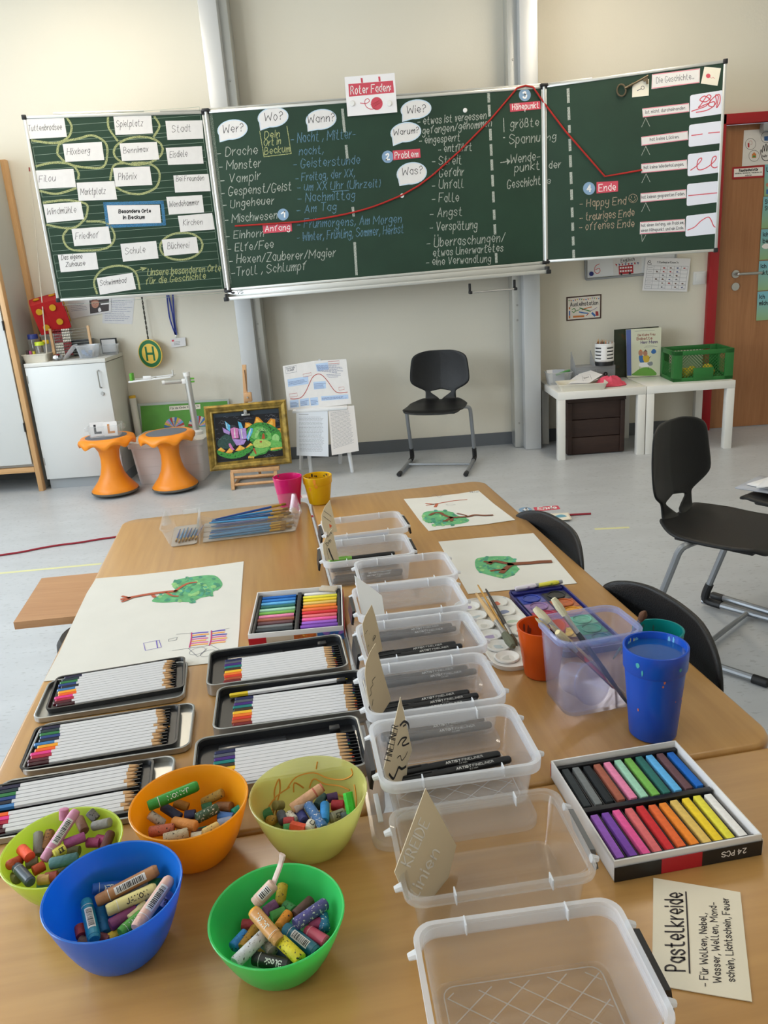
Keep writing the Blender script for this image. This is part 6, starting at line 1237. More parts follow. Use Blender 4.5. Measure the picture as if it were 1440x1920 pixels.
for (a, b, rz, nm, lb, skip) in ((0.380, 0.960, 0.0, 'upper deep tin', 'deep silver pencil tin next to the pastel box', ()), (0.396, 1.088, -0.03, 'middle deep tin', 'deep silver pencil tin with a loose yellow pencil', ()), (0.374, 1.216, 0.0, 'lower deep tin', 'deep silver pencil tin behind the yellow bowl', ())):
    t = tin(a, b, 0.218, 0.118, 0.020, rz, TIN, lb, True)
    o = MB().rloft([(0.209, 0.109, 0.011, 0.002), (0.209, 0.109, 0.011, 0.0085), (0.2, 0.1, 0.01, 0.0088)], 4, cap0=False).obj('tray_insert', TRAY, t)
    w_ = MB().rloft([(0.2105, 0.1105, 0.0115, 0.003), (0.2105, 0.1105, 0.0115, 0.0175), (0.2095, 0.1095, 0.0115, 0.0175), (0.2095, 0.1095, 0.0115, 0.003)], 4, cap0=False, cap1=False).obj('inner_wall', mat('inside_black', '#2b2d31', .4, .3), t)
    for k in range(11): MB().box((0.088, -0.047+k*0.0076, 0.0115), (0.026, 0.0014, 0.005), 0).obj('groove_ridge', TRAY, t, smooth=0)
    MB().box((0.075, 0.042, 0.0125), (0.014, 0.011, 0.008), 0.001).obj('sharpener_recess', TRAY, t); MB().box((-0.035, 0.042, 0.0095), (0.09, 0.012, 0.002), 0.0008).obj('brush_recess', mat('tray_gloss', '#26282c', .2), t)
    fill_tin(a, b, rz, SETR, 0.004, 0.026, 0.0127+E0, nm, 10, 0.0076, skip, 0.0012)
    if 'lemon' in lb or 'loose yellow' in lb: pencil('#e2c52c', 'lemon', a-0.002, b-0.042, 0.0138+E0, rz+0.03, 'white lemon colour pencil lying apart in the middle deep tin', 'pencils in the middle deep tin')
# ---------------------------------------------------------------- boxes of soft pastels
CARDW = mat('white_cardboard', '#dfdcda', 0.6); REDC = mat('red_cardboard', '#b4182a', 0.4); BLKC = mat('black_cardboard', '#151517', 0.45); BUF = mat('buff_cardboard', '#c9b9a4', 0.6)
PASTEL = {'deep blue': '#1766bd', 'blue': '#2f7fd0', 'sky blue': '#63b3e8', 'dark teal': '#2f6f66', 'mint': '#a6d9bd', 'leaf green': '#7cb955', 'rose': '#f08cb2', 'terracotta': '#a8604c', 'mauve brown': '#6a4a4f', 'grey': '#7b7f80', 'charcoal': '#3a4145', 'black': '#22272b', 'white': '#e6e2dc', 'lemon': '#e3d740', 'yellow': '#efcb2b', 'cream yellow': '#e0bb62', 'orange': '#f28a2a', 'red orange': '#ea6a35', 'red': '#d52f35', 'salmon': '#e36f72', 'hot pink': '#ea5b9c', 'violet': '#9a5fc4', 'purple': '#7c48ac', 'lilac': '#b59ad8'}
def pastel_box(a, b, w, dp, rz, rows, along_x, where, lb, front):
    """rows: two lists of colour names; sticks run along x or y"""
    t = tt('pastel_box', lb, 'box', a, b, 0, rz); h = 0.024
    MB().box((0, 0, 0.0012), (w, dp, 0.002)).obj('bottom', CARDW, t, smooth=0)
    for nm, c, d_ in (('near_wall', (0, -dp/2+0.001, h/2), (w, 0.002, h)), ('far_wall', (0, dp/2-0.001, h/2), (w, 0.002, h)), ('side_wall', (-w/2+0.001, 0, h/2), (0.002, dp-0.004, h)), ('side_wall', (w/2-0.001, 0, h/2), (0.002, dp-0.004, h))): MB().box(c, d_, 0.0004).obj(nm, CARDW, t)
    sl = MB(); sl.use(REDC if front == 'art' else BLKC)
    y = -dp/2-0.0012; q_ = lambda x0, x1, z0, z1: sl.loops([[(x0, y, z0), (x1, y, z0), (x1, y, z1), (x0, y, z1)], [(x0, y-0.0006, z0), (x1, y-0.0006, z0), (x1, y-0.0006, z1), (x0, y-0.0006, z1)]])
    if front == 'art':
        q_(-w/2, -w/2+0.03, 0, h*.66); sl.use(BUF); q_(-w/2+0.03, w/2-0.045, 0, h*.66); sl.use(mat('art_print', '#2f5f9e', .5, vary=.5, vscale=120, spots=(90, .55, '#8a5fae'))); q_(w/2-0.045, w/2, 0, h*.66); sl.use(mat('art_print_warm', '#c9662a', .5, vary=.4, vscale=90, spots=(120, .62, '#e0b04a'))); y -= 0.0003; q_(w/2-0.085, w/2-0.047, 0, h*.66)
    else:
        q_(-w/2, -w/2+0.05, 0, h*.72); q_(-w/2+0.094, w/2, 0, h*.72); sl.use(REDC); q_(-w/2+0.05, -w/2+0.094, 0, h*.72)
        sl.use(PWH); y0 = y-0.0009
        n0 = len(sl.v); write(sl, lambda px, py: Vector((px, -py)), '24 PCS', (-0.010, 0.0), (0.017, 0), 0.006, 0.0010); sl.move(Matrix.Translation((w/2-0.028, y0, h*.40)) @ Matrix.Rotation(PI, 4, 'Y') @ Matrix.Rotation(PI/2, 4, 'X') @ Matrix.Translation((0, -0.003, 0)) , n0)
    sl.obj('sleeve_print', None, t, smooth=0)
    if front == 'art': MB().box((-w/2-0.0015, 0.01, h*.35), (0.0012, dp*.8, h*.66)).obj('sleeve_side', REDC, t, smooth=0); MB().box((w/2+0.0015, 0.0, h*.35), (0.0012, dp*.95, h*.66)).obj('sleeve_side', REDC, t, smooth=0)
    else: MB().box((0, dp/2+0.0015, h*.40), (w*1.0, 0.0012, h*.75)).obj('sleeve_side', REDC, t, smooth=0); MB().box((w/2+0.0015, 0, h*.38), (0.0012, dp, h*.7)).obj('sleeve_side', BUF, t, smooth=0)
    MB().box((0, 0, 0.0045), (w-0.006, dp-0.006, 0.004)).obj('insert', TRAY, t, smooth=0)
    L = (w if along_x else dp)-0.016; P_ = (dp if along_x else w)-0.012; sl_ = L/2-0.006; n = len(rows[0])
    def rot(x, y): return (x, y) if along_x else (y, x)
    m = MB()
    def bx(x, y, dx, dy, z, dz): X, Y = rot(x, y); DX, DY = rot(dx, dy); MB().box((X, Y, z), (DX, DY, dz), 0.0006).obj('insert_rib', TRAY, t)
    bx(0, 0, 0.007, P_+0.004, 0.0115, 0.013)
    for sx in (-1, 1): bx(sx*(L/2+0.001), 0, 0.005, P_+0.006, 0.0115, 0.013)
    for k in range(n+1): bx(0, -P_/2+k*P_/n, L, 0.0016, 0.0095, 0.009)
    rr = random.Random(len(lb)); c_, s_ = math.cos(rz), math.sin(rz)
    for ri, row in enumerate(rows):
        for k, nm in enumerate(row):
            yy = P_/2-(k+0.5)*P_/n; xx = (-1 if ri == 0 else 1)*(sl_/2+0.0055)
            if not along_x: yy = -yy; xx = -xx
            X, Y = rot(xx, yy); jz = rr.uniform(-0.02, 0.02); sw = P_/n*0.62
            bm_ = MB(); dx, dy = rot(sl_-rr.uniform(.001, .006), sw); bm_.box((0, 0, 0), (dx, dy, 0.0085), 0.0008)
            o = bm_.obj('pastel_stick', mat('pastel_stick_'+nm.replace(' ', '_'), PASTEL[nm], 0.9, vary=0.08, vscale=200)); o.location = tb(a+X*c_-Y*s_, b-(X*s_+Y*c_), 0.0128+E0); o.rotation_euler = (0, 0, TW+rz+jz)
            tag(o, '%s square pastel stick in the %s' % (nm, where), 'pastel', 'pastel sticks in the '+where)
pastel_box(0.424, 0.784, 0.162, 0.182, -0.10, [['deep blue', 'blue', 'sky blue', 'dark teal', 'mint', 'leaf green', 'rose', 'terracotta', 'mauve brown', 'grey', 'charcoal', 'black'], ['white', 'lemon', 'yellow', 'cream yellow', 'orange', 'red orange', 'red', 'salmon', 'hot pink', 'violet', 'purple', 'lilac']], True, 'small red and white pastel box', 'open pastel box with red and painted side next to the big drawing', 'art')
pastel_box(0.775, 1.416, 0.160, 0.172, 0.0, [['charcoal', 'grey', 'black', 'terracotta', 'rose', 'mint', 'leaf green', 'dark teal', 'sky blue', 'mauve brown', 'deep blue'], ['violet', 'purple', 'hot pink', 'salmon', 'red', 'red orange', 'orange', 'cream yellow', 'yellow', 'lemon', 'white']], False, 'pastel box with the black side', 'open pastel box with black side reading 24 PCS before the blue cup', 'pcs')
o = MB().box((0, 0, 0), (0.034, 0.016, 0.004), 0.0008).obj('eraser_wedge', mat('grey_buff_eraser', '#b8ab98', .9)); o.location = tb(0.487, 0.706, 0.022); o.rotation_euler = (0.15, 0, TW-0.5); tag(o, 'grey beige wedge lying on the white stick of the red pastel box', 'eraser')
# note card
o, f = on3(PT, [(1225, 1647), (1310, 1661), (1388, 1674), (1398, 1770), (1410, 1879), (1310, 1862), (1222, 1846), (1224, 1740)], 'note_card', 'cream note card Pastelkreide lying on the desk before the pastel box', 'card', mat('speckled_cream_card', '#e3d9c3', 0.85, spots=(120, .72, '#a8977a')), None, lift=0.0006, th=0.0008)
m = MB().use(mat('brown_black_ink', '#2b2326', 0.6)); up = (-1.0, -0.02)
write(m, f, 'Pastelkreide', (1284, 1822), (1279, 1676), 36, 0.0017, 0.0011, up=up); draw(m, f, [(1293, 1826), (1290, 1750), (1286, 1674)], 0.0014, 0.0011)
for s_, p0, p1 in (('- Für Wolken, Nebel,', (1328, 1851), (1324, 1714)), ('Wasser, Wellen, Mond-', (1352, 1844), (1343, 1694)), ('schein, Lichtschein, Feuer', (1378, 1842), (1366, 1686))): write(m, f, s_, p0, p1, 15, 0.0008, 0.0011, up=up, jit=0.04)
ink(o, m)
# ---------------------------------------------------------------- cups
def cup(a, b, r, h, cl, name, lb, collar=0, opac=0.9, rb=0.72, water=None, stains=None):
    t = tt('cup', lb, 'cup', a, b); M_ = sheer('cup_'+name, cl, opac, 0.22, 0.35, 0.1, 0.5)
    pr = [(0, 0), (r*rb-0.003, 0), (r*rb, 0.003)]
    if collar: pr += [(r*0.93, h-collar), (r*0.94, h-collar), (r*0.985, h-collar+0.003), (r, h)]
    else: pr += [(r, h)]
    pr += [(r-0.0015, h+0.0006), (r-0.003, h)]
    pr += ([(r*0.94-0.002, h-collar+0.003), (r*.91-0.0015, h-collar)] if collar else [])+[(r*rb-0.002, 0.004), (0, 0.004)]
    MB().lathe(pr, 48).obj('body', M_, t)
    if water:
        hw = h*water; rw = (r*rb+(r*.93-r*rb)*(hw/(h-collar)))-0.0022; MB().lathe([(0, 0.0045), (r*rb-0.0025, 0.0045), (rw, hw), (0, hw)], 48).obj('water', mat('paint_water_'+name, '#0f4f9a', 0.05, spec=.6), t)
    if stains:
        rs = random.Random(len(lb)); m = MB()
        for cl2, n, inside, lo, hi, sz in stains:
            m.use(mat('stain_'+cl2.strip('#'), cl2, 0.7))
            for i in range(n):
                a0 = rs.uniform(0.3, 2.9) if inside else rs.uniform(3.6, 5.8); z0 = h*rs.uniform(lo, hi); wl = rs.uniform(.3, 1)*sz; hh = rs.uniform(.8, 3.2)*sz
                def pt(da, dz):
                    zz_ = min(h-0.001, z0+dz); R0 = r*rb+(r*(.93 if collar else 1)-r*rb)*min(1, zz_/(h-collar)) if zz_ < h-collar or not collar else r*(.985+.015*(zz_-h+collar)/max(collar, .001)); R0 = R0-0.0036 if inside else R0+0.0004
                    return (R0*math.cos(a0+da), R0*math.sin(a0+da), zz_)
                k = 7; ids = [m.av(pt(wl/r*math.cos(2*PI*j/k)*(1+.3*math.sin(j*3)), hh*math.sin(2*PI*j/k)*.5)) for j in range(k)]; m.face(ids if not inside else ids[::-1])
        m.obj('paint_stain_marking', None, t)
    return t
cup(0.4465, 0.0396, 0.0394, 0.0818, '#e0187c', 'pink', 'translucent pink plastic cup at the far end of the desks', opac=0.86, stains=[('#55506a', 2, True, .82, .95, .005)])
cup(0.5261, 0.0459, 0.0396, 0.0775, '#ecc213', 'yellow', 'paint stained yellow collared cup on the desk gap', 0.022, 0.94, stains=[('#3d2f14', 12, True, .72, .98, .004), ('#a34a1c', 6, True, .75, .95, .004), ('#e08a1c', 3, False, .5, .95, .006)])
cup(0.8548, 1.2741, 0.0401, 0.1256, '#1c5ccc', 'blue', 'tall blue collared cup half full of water', 0.030, 0.9, 0.74, 0.93, [('#6fb6d8', 8, True, .84, .97, .005), ('#cfd0a0', 2, True, .86, .96, .004), ('#c06a4a', 5, False, .3, .9, .002), ('#3f9a9a', 3, False, .6, .95, .003)])
cup(0.924, 1.152, 0.036, 0.080, '#12928f', 'teal', 'teal plastic cup behind the tall blue cup', opac=0.88, stains=[('#20605a', 3, True, .8, .95, .004)])
cup(0.772, 1.090, 0.0362, 0.080, '#d85a14', 'orange', 'orange plastic cup squeezed between palette and clear tub', opac=0.88, stains=[('#7d3416', 6, True, .6, .95, .005)])
# clear tub with brushes
BLT = sheer('bluish_clear_plastic', '#d3dbfc', 0.07, 0.15, 0.5, 0.14)
t = tt('brush_tub', 'square bluish clear tub full of brushes beside the blue cup', 'tub', 0.811, 1.172, 0, 0.06)
MB().rloft([(0.100, 0.078, 0.016, 0), (0.104, 0.080, 0.018, 0.003), (0.118, 0.088, 0.02, 0.113), (0.1135, 0.0835, 0.018, 0.113), (0.100, 0.076, 0.016, 0.005)], 6).obj('body', BLT, t)
MB().rloft([(0.119, 0.089, 0.02, 0.106), (0.125, 0.094, 0.022, 0.108), (0.1255, 0.0945, 0.022, 0.114), (0.122, 0.091, 0.021, 0.1165), (0.116, 0.086, 0.019, 0.1155), (0.115, 0.085, 0.019, 0.108)], 6, cap0=False, cap1=False).obj('rim', sheer('bluish_rim', '#c3cefb', 0.25, 0.12, 0.5, 0.25), t)
def L2W(a, b, rz, x, y): c, s = math.cos(rz), math.sin(rz); return a+x*c-y*s, b-(x*s+y*c)
t = tt('plastic_pot', 'round clear plastic pot lying in the brush tub', 'pot', 0.797, 1.180, 0.034); t.rotation_euler = (1.35, 0.0, TW+0.35); MB().lathe([(0, -0.022), (0.022, -0.022), (0.027, 0.018), (0.030, 0.018), (0.030, 0.024), (0.027, 0.024), (0, 0.023)], 28).obj('body', sheer('bluish_pot', '#dbe1fc', 0.10, .15, .5, .22), t)
FER = mat('silver_ferrule', '#b8b8ba', 0.25, 0.9); GFER = mat('gold_ferrule', '#c59a3c', 0.3, 0.85)
def brush(A, B, r, hc, fer, bc, bw, lb, grp, name='paint_brush', flat=1.0, bl=0.16, fl=0.16, hair='round'):
    """handle end A, bristle end B"""
    A, B = Vector(A), Vector(B); t = empty(name, lb, 'brush', A, 0, grp); D = B-A; Ld = D.length; u = D/Ld
    hl = 1-bl-fl; p = lambda k: u*(Ld*k)
    MB().tube([p(0), p(hl*.05), p(hl*.55), p(hl*.9), p(hl)], [r*.45, r*.6, r*.95, r, r*.85], 8).obj('handle', mat('brush_handle_'+hc.strip('#'), hc, 0.3), t)
    MB().tube([p(hl-.01), p(hl+fl*.5), p(hl+fl)], [r*.95, r*.9, r*bw*.8], 10, flat=1).obj('ferrule', fer, t)
    MB().tube([p(hl+fl), p(hl+fl+bl*.5), p(hl+fl+bl*.85), p(1.0)], [r*bw*.85, r*bw*1.1, r*bw*(.9 if hair == 'flat' else .55), r*bw*(.7 if hair == 'flat' else .1)], 10).obj('bristles', mat('bristle_'+bc.strip('#'), bc, 0.9, bump=.6, bscale=900), t)
def bp(px, py, z): return atz(px, py, TZT+z)
GB = 'brushes in the clear tub'
brush(bp(1180, 1312, .012), bp(1002, 1140, .128), .0042, '#c9ac86', FER, '#d8cfb0', 1.35, 'thick pale wooden brush with wide cream bristles in the clear tub', GB, hair='flat')
brush(bp(1176, 1318, .008), bp(1037, 1122, .150), .0040, '#3a3f46', FER, '#cfc7a8', 1.3, 'dark handled brush with long cream bristles in the clear tub', GB, hair='flat')
brush(bp(1172, 1308, .010), bp(1030, 1170, .120), .0024, '#d4483a', FER, '#b9ab8c', 1.2, 'thin red handled brush in the clear tub', GB)
brush(bp(1165, 1298, .012), bp(1003, 1158, .122), .0026, '#3b1d16', mat('dark_ferrule', '#2b1a16', .4, .5), '#cdb98e', 1.2, 'short dark brown brush with a pointed tip in the clear tub', GB)
brush(bp(1165, 1225, .010), bp(1210, 1146, .142), .0034, '#5a6f9a', FER, '#5d3b24', 1.5, 'brush with dark brown round bristles at the tub corner beside the blue cup', GB)
brush(bp(1150, 1235, .008), bp(1175, 1200, .105), .0022, '#1f8a7a', FER, '#8a8a80', 1.0, 'thin teal handled brush in the clear tub', GB)
brush(bp(1150, 1290, .010), bp(1045, 1185, .118), .003, '#7a3a28', FER, '#d5c69c', 1.9, 'flat fan brush with pale bristles in the clear tub', GB, hair='flat')
# paint box with palette lid
t = tt('paint_box', 'open paint box with a white palette lid and dark blue case', 'paint box', 0.868, 0.930, 0, 0.03)
NAVY = mat('navy_plastic', '#22246a', 0.35); MIX = mat('palette_white', '#e4e2dc', 0.45, spots=(28, .66, '#b9bcc4'))
MB().rloft([(0.104, 0.250, 0.012, 0), (0.108, 0.255, 0.012, 0.012), (0.102, 0.249, 0.01, 0.012), (0.100, 0.247, 0.01, 0.007)], 4).obj('case', NAVY, t)
MB().box((0.0, 0.121, 0.009), (0.096, 0.022, 0.006), 0.002).obj('tube_tray', NAVY, t); MB().box((0, 0.130, 0.010), (0.03, 0.010, 0.012), 0.003).obj('latch', NAVY, t)
o = MB().box((0, -0.012, 0.0085), (0.094, 0.215, 0.003), 0.001).obj('paint_plate', mat('plate_navy', '#2b2f5c', .4), t)
PANS = [('#2b3f9a', '#18191c'), ('#8d6f9c', '#b0582a'), ('#a8334f', '#d0902c'), ('#c84a5a', '#5fb388'), ('#d8b040', '#2f8a6a'), ('#6a4a3a', '#2f6f7c')]
for r_, (c0, c1) in enumerate(PANS):
    for k, cc in enumerate((c0, c1)):
        q_ = MB().lathe([(0.0155, 0), (0.0165, 0.002), (0.0155, 0.003), (0.0145, 0.002), (0.0145, 0.0005)], 24).obj('pan', mat('pan_'+cc.strip('#'), cc, 0.4, vary=.25, vscale=80), t); q_.location = (-0.024+0.048*k, 0.082-r_*0.036, 0.0102)
        MB().box((0, 0, 0), (0.044, 0.034, 0.0016), 0.0005).obj('pan_seat', mat('pan_'+cc.strip('#'), cc), q_, loc=(0, 0, -0.0006)); MB().lathe([(0, 0.0008), (0.0146, 0.0008), (0.006, 0.0004), (0, 0.0003)][::-1], 20).obj('paint_cake', mat('cake_'+cc.strip('#'), cc, 0.55, vary=.35, vscale=120), q_)
lidp = MB().rloft([(0.104, 0.262, 0.03, 0), (0.108, 0.266, 0.032, 0.008), (0.104, 0.262, 0.03, 0.0085), (0.101, 0.259, 0.03, 0.006)], 6).obj('palette_lid', MIX, t); lidp.location = (-0.111, -0.006, 0.0)
rr = random.Random(21); STC = ['#a79abb', '#c86a4f', '#b9c4c8', '#7f88a8', '#c9c8c0', '#bccbb8']
for k in range(2):
    for j in range(6):
        x = -0.026+0.052*k; y = 0.100-j*0.040
        w = MB(); w.lathe([(0.0, 0.0018), (0.010, 0.0024), (0.0155, 0.0052), (0.0185, 0.0072), (0.0195, 0.0066), (0.0195, 0.004)], 20).obj('mixing_well', MIX, lidp, loc=(x, y, 0.003))
        m = MB().use(mat('mixed_paint_'+str((j*2+k) % 6), STC[(j*2+k) % 6], .6)); shape(m, lambda px, py: Vector((px, py)), [(x+rr.uniform(.003, .012)*math.cos(i*1.05), y+rr.uniform(.003, .010)*math.sin(i*1.05)) for i in range(6)], 0.0062, True); m.obj('paint_stain_marking', None, lidp, smooth=0)
for i, (x, cl, nm) in enumerate(((-0.018, '#ded8e2', 'white and violet paint tube'), (0.027, '#d8d243', 'yellow paint tube'))):
    p = L2W(0.868, 0.930, 0.03, x, 0.121); q_ = empty('paint_tube', nm+' lying at the end of the paint box', 'tube', tb(*p, 0.0182), TW+0.06); MB().tube([(-0.022, 0, 0), (0.012, 0, 0), (0.018, 0, 0)], [0.0045, 0.0058, 0.004], 12, flat=.8).obj('body', mat('tube_body_%d' % i, cl, .4, spots=(60, .6, '#a98fb8' if i == 0 else '#8aa02c')), q_); MB().cyl((0.018, 0, 0), (0.025, 0, 0), 0.0038, n=12).obj('cap', mat('tube_cap', '#9a9aa0', .5), q_)
GP_ = 'brushes on the palette'
brush(bp(893, 1113, .016), bp(962, 1212, .0165), .0046, '#d0ab76', FER, '#6d705c', 1.5, 'thick pale brush with grey flat bristles on the palette', GP_, hair='flat', bl=.2, fl=.22)
brush(bp(896, 1097, .017), bp(965, 1214, .016), .0026, '#c6933f', GFER, '#6a4a1e', 1.2, 'slim honey coloured brush on the palette', GP_)
brush(bp(911, 1105, .019), bp(970, 1211, .016), .0034, '#2a2725', FER, '#4a3a22', 1.2, 'black handled brush on the palette', GP_)
# ---------------------------------------------------------------- clear organizer with brushes
ORA, ORB, ORW, ORD, ORH, ORR = 0.297, 0.196, 0.332, 0.192, 0.048, 0.03
CLR = sheer('organizer_clear', '#f2f4f5', 0.012, 0.06, 0.5, 0.14, 0.6); GRYB = mat('grey_base_mat', '#b3aa9f', 0.6)
t = tt('brush_organizer', 'clear plastic drawer organizer with blue brushes before the pink cup', 'organizer', ORA, ORB, 0, ORR)
MB().rloft([(ORW-0.03, ORD-0.03, 0.012, 0.0), (ORW, ORD, 0.016, ORH), (ORW+0.005, ORD+0.005, 0.018, ORH), (ORW+0.005, ORD+0.005, 0.018, ORH+0.002), (ORW-0.003, ORD-0.003, 0.015, ORH+0.001), (ORW-0.034, ORD-0.034, 0.010, 0.002)], 5, cap0=False, cap1=False).obj('wall', CLR, t)
xs = -ORW/2+0.086
for x0, x1, nm in ((-ORW/2+0.017, xs-0.008, 'small_compartment'), (xs+0.006, ORW/2-0.017, 'large_compartment')):
    if nm == 'small_compartment': MB().rloft([(x1-x0, ORD-0.036, 0.01, 0.0004), (x1-x0, ORD-0.036, 0.01, 0.002)], 4, ((x0+x1)/2, 0, 0)).obj('floor_mat', GRYB, t)
    else:
        for k in range(4): MB().rloft([(x1-x0, 0.034, 0.006, 0.0004), (x1-x0, 0.034, 0.006, 0.002)], 4, ((x0+x1)/2, -0.0585+k*0.039, 0)).obj('floor_mat', GRYB, t)
MB().box((xs-0.001, 0, 0.021), (0.002, ORD-0.02, 0.04)).obj('divider', CLR, t, smooth=0); MB().box((xs-0.001, 0, 0.041), (0.006, ORD-0.02, 0.0016)).obj('divider', CLR, t, smooth=0)
for k in range(3):
    y = -0.039+k*0.039
    m = MB(); P_ = [(xs+(ORW/2-0.015-xs)*u, y, 0.036-0.022*math.sin(PI*u)**0.7) for u in [i/14 for i in range(15)]]
    m.loops([[(p[0], p[1]-0.001, 0.002), (p[0], p[1]+0.001, 0.002), (p[0], p[1]+0.0015, p[2]), (p[0], p[1]-0.0015, p[2])] for p in P_]); m.obj('divider', CLR, t)
m = MB(); m.box((-ORW/2+0.06, ORD/2-0.010, 0.036), (0.035, 0.0008, 0.012)); m.obj('paper_label', PWH, t, smooth=0)
rr = random.Random(31); GBO = 'blue brushes in the organizer'; BLU = ['#1f5f9f', '#2a7aa5', '#1b4a94', '#3a86b5', '#2a6f96']
NMB = {'#1f5f9f': 'blue', '#2a7aa5': 'teal blue', '#1b4a94': 'royal blue', '#3a86b5': 'light blue', '#2a6f96': 'steel blue'}
lane = ['nearest', 'second', 'third', 'farthest']
for k in range(4):
    for i in range(5):
        y = -0.0585+k*0.039+rr.uniform(-.009, .009); z = 0.0065+0.0052*(i//3)+E0; x0 = xs+0.018+rr.uniform(0, .02); Ld = rr.uniform(0.175, 0.20); dy = rr.uniform(-.006, .006); hc = rr.choice(BLU)
        if i == 4 and k in (1, 2): dy = 0.028*(1 if k == 2 else -1); z = 0.030 if k == 2 else 0.027; hc = '#1b4a94' if k == 2 else '#3a86b5'
        A = L2W(ORA, ORB, ORR, x0, y-dy*.5); B = L2W(ORA, ORB, ORR, min(x0+Ld, ORW/2-0.012), y+dy)
        brush(tb(*A, z), tb(*B, z+(0.006 if i == 4 else 0)), 0.0031, hc, GFER, '#8f6a2c', 1.15, '%s brush with gold ferrule in the %s long lane of the organizer' % (NMB[hc], lane[k]), GBO, bl=.07, fl=.13, hair='flat')
for i in range(7):
    x = -ORW/2+0.028+i*0.0075; hc = rr.choice(BLU); A = L2W(ORA, ORB, ORR, x+0.006+.002*i, 0.045+rr.uniform(-.01, .012)); B = L2W(ORA, ORB, ORR, x, -0.062+rr.uniform(-.008, .008))
    brush(tb(*A, 0.0058), tb(*B, 0.0058), 0.0023, hc, GFER, '#7a5a2c', 1.0, '%s short brush in the small compartment of the organizer' % NMB[hc], GBO, bl=.10, fl=.12)
# ---------------------------------------------------------------- the row of lidless plastic boxes
FBODY = sheer('box_wall_plastic', '#f6f8fc', 0.085, 0.12, 0.45, 0.14, 0.45); FFLOOR = sheer('box_floor_plastic', '#f6f8fc', 0.02, 0.08, 0.5, 0.05, 0.7); FRIM = sheer('box_rim_plastic', '#f6f8fc', 0.42, 0.2, 0.35, 0.25, 0.45); FWHITE = sheer('box_edge_plastic', '#f6f8fb', 0.72, 0.25, 0.4, 0.2)
CLB = sheer('box_glass_plastic', '#f6f8fa', 0.008, 0.05, 0.5, 0.10, 0.7); CLB2 = sheer('box_glass_rim', '#f6f8fa', 0.08, 0.06, 0.5, 0.30, 0.7)
LATT = sheer('box_lattice_rib', '#f2f2f0', 0.34, 0.2, 0.4, 0.2); LATCHG = mat('grey_latch', '#5e6163', 0.4)
BW, BD, BH = 0.184, 0.131, 0.058
def pbox(a, b, z0, rz, lb, clear=False, latch=('l',), lattice=False, D=BD):
    t = tt('plastic_box', lb, 'box', a, b, z0, rz, 'plastic boxes in a row')
    mb, mr = (CLB, CLB2) if clear else (FBODY, FRIM)
    MB().rloft([(BW-0.030, D-0.026, 0.012, 0.0025), (BW-0.014, D-0.012, 0.016, BH-0.001), (BW-0.017, D-0.015, 0.0145, BH-0.001), (BW-0.033, D-0.029, 0.0105, 0.0025)], 6, cap0=False, cap1=False).obj('wall', mb, t)
    MB().rloft([(BW-0.032, D-0.028, 0.012, 0.0), (BW-0.029, D-0.025, 0.013, 0.0012), (BW-0.030, D-0.026, 0.012, 0.0025)], 6).obj('base', mb if clear else FFLOOR, t)
    fh = 0.012 if not clear else 0.008
    MB().rloft([(BW-0.013, D-0.011, 0.016, BH-fh-0.002), (BW-0.002, D-0.002, 0.018, BH-fh), (BW, D, 0.019, BH-0.001), (BW-0.001, D-0.001, 0.0185, BH+0.0006), (BW-0.010, D-0.010, 0.0155, BH+0.0006), (BW-0.012, D-0.012, 0.015, BH-0.012)], 6, cap0=False, cap1=False).obj('rim', mr, t)
    for x in (-0.045, 0.045):
        for s in (-1, 1): MB().box((x, s*(D/2-0.006), BH-0.004), (0.0012, 0.011, 0.011)).obj('rim_rib', FWHITE, t, smooth=0)
    for s, k in ((-1, 'l'), (1, 'r')):
        for y in (-0.038, 0.038): MB().cyl((s*(BW/2-0.001), y, BH-0.005), (s*(BW/2+0.006), y, BH-0.007), 0.0042, 0.003, 8).obj('hinge_peg', FWHITE, t)
        if k in latch:
            m = MB(); m.loops([[(s*(BW/2+0.001), y_, BH-0.002), (s*(BW/2+0.0065), y_, BH-0.003), (s*(BW/2+0.010), y_, BH-0.026), (s*(BW/2+0.0065), y_, BH-0.028), (s*(BW/2+0.003), y_, BH-0.010)] for y_ in (-0.030, 0.030)]); m.obj('latch', LATCHG if clear else BLACKP, t)
    # embossed lattice on the floor of the box
    m = MB(); w, d_ = BW-0.05, D-0.045
    for sg in (1, -1):
        for k in range(-6, 12):
            P_ = []
            for i in range(25):
                x = -w/2+w*i/24; y = -d_/2+sg*(x+w/2)*0.8+k*0.026-(0 if sg > 0 else -0.0)
                if -d_/2 <= y <= d_/2: P_.append((x, y))
            if len(P_) > 1: m.stroke(P_, 0.0011, 0.0032)
    rr_ = [(x, y) for x, y in rrect(w+0.006, d_+0.006, 0.01, 4)]; m.stroke(rr_, 0.0012, 0.0032, True)
    if not clear: m.obj('floor_lattice', LATT, t, smooth=0)
    return t
LIDZ = 0.0105
def box_lid(a, b, lb, rz=0):
    t = tt('plastic_cover', lb, 'cover', a, b, 0, rz, 'loose covers under the boxes')
    MB().rloft([(BW-0.002, BD-0.002, 0.019, 0.0), (BW+0.002, BD+0.002, 0.02, 0.002), (BW+0.002, BD+0.002, 0.02, 0.0085), (BW-0.006, BD-0.006, 0.018, 0.0095), (BW-0.012, BD-0.012, 0.016, 0.007)], 6).obj('plate', FBODY, t)
    MB().box((-BW/2+0.012, 0, 0.0085), (0.006, 0.05, 0.002), 0.0008).obj('slot_edge', FWHITE, t)
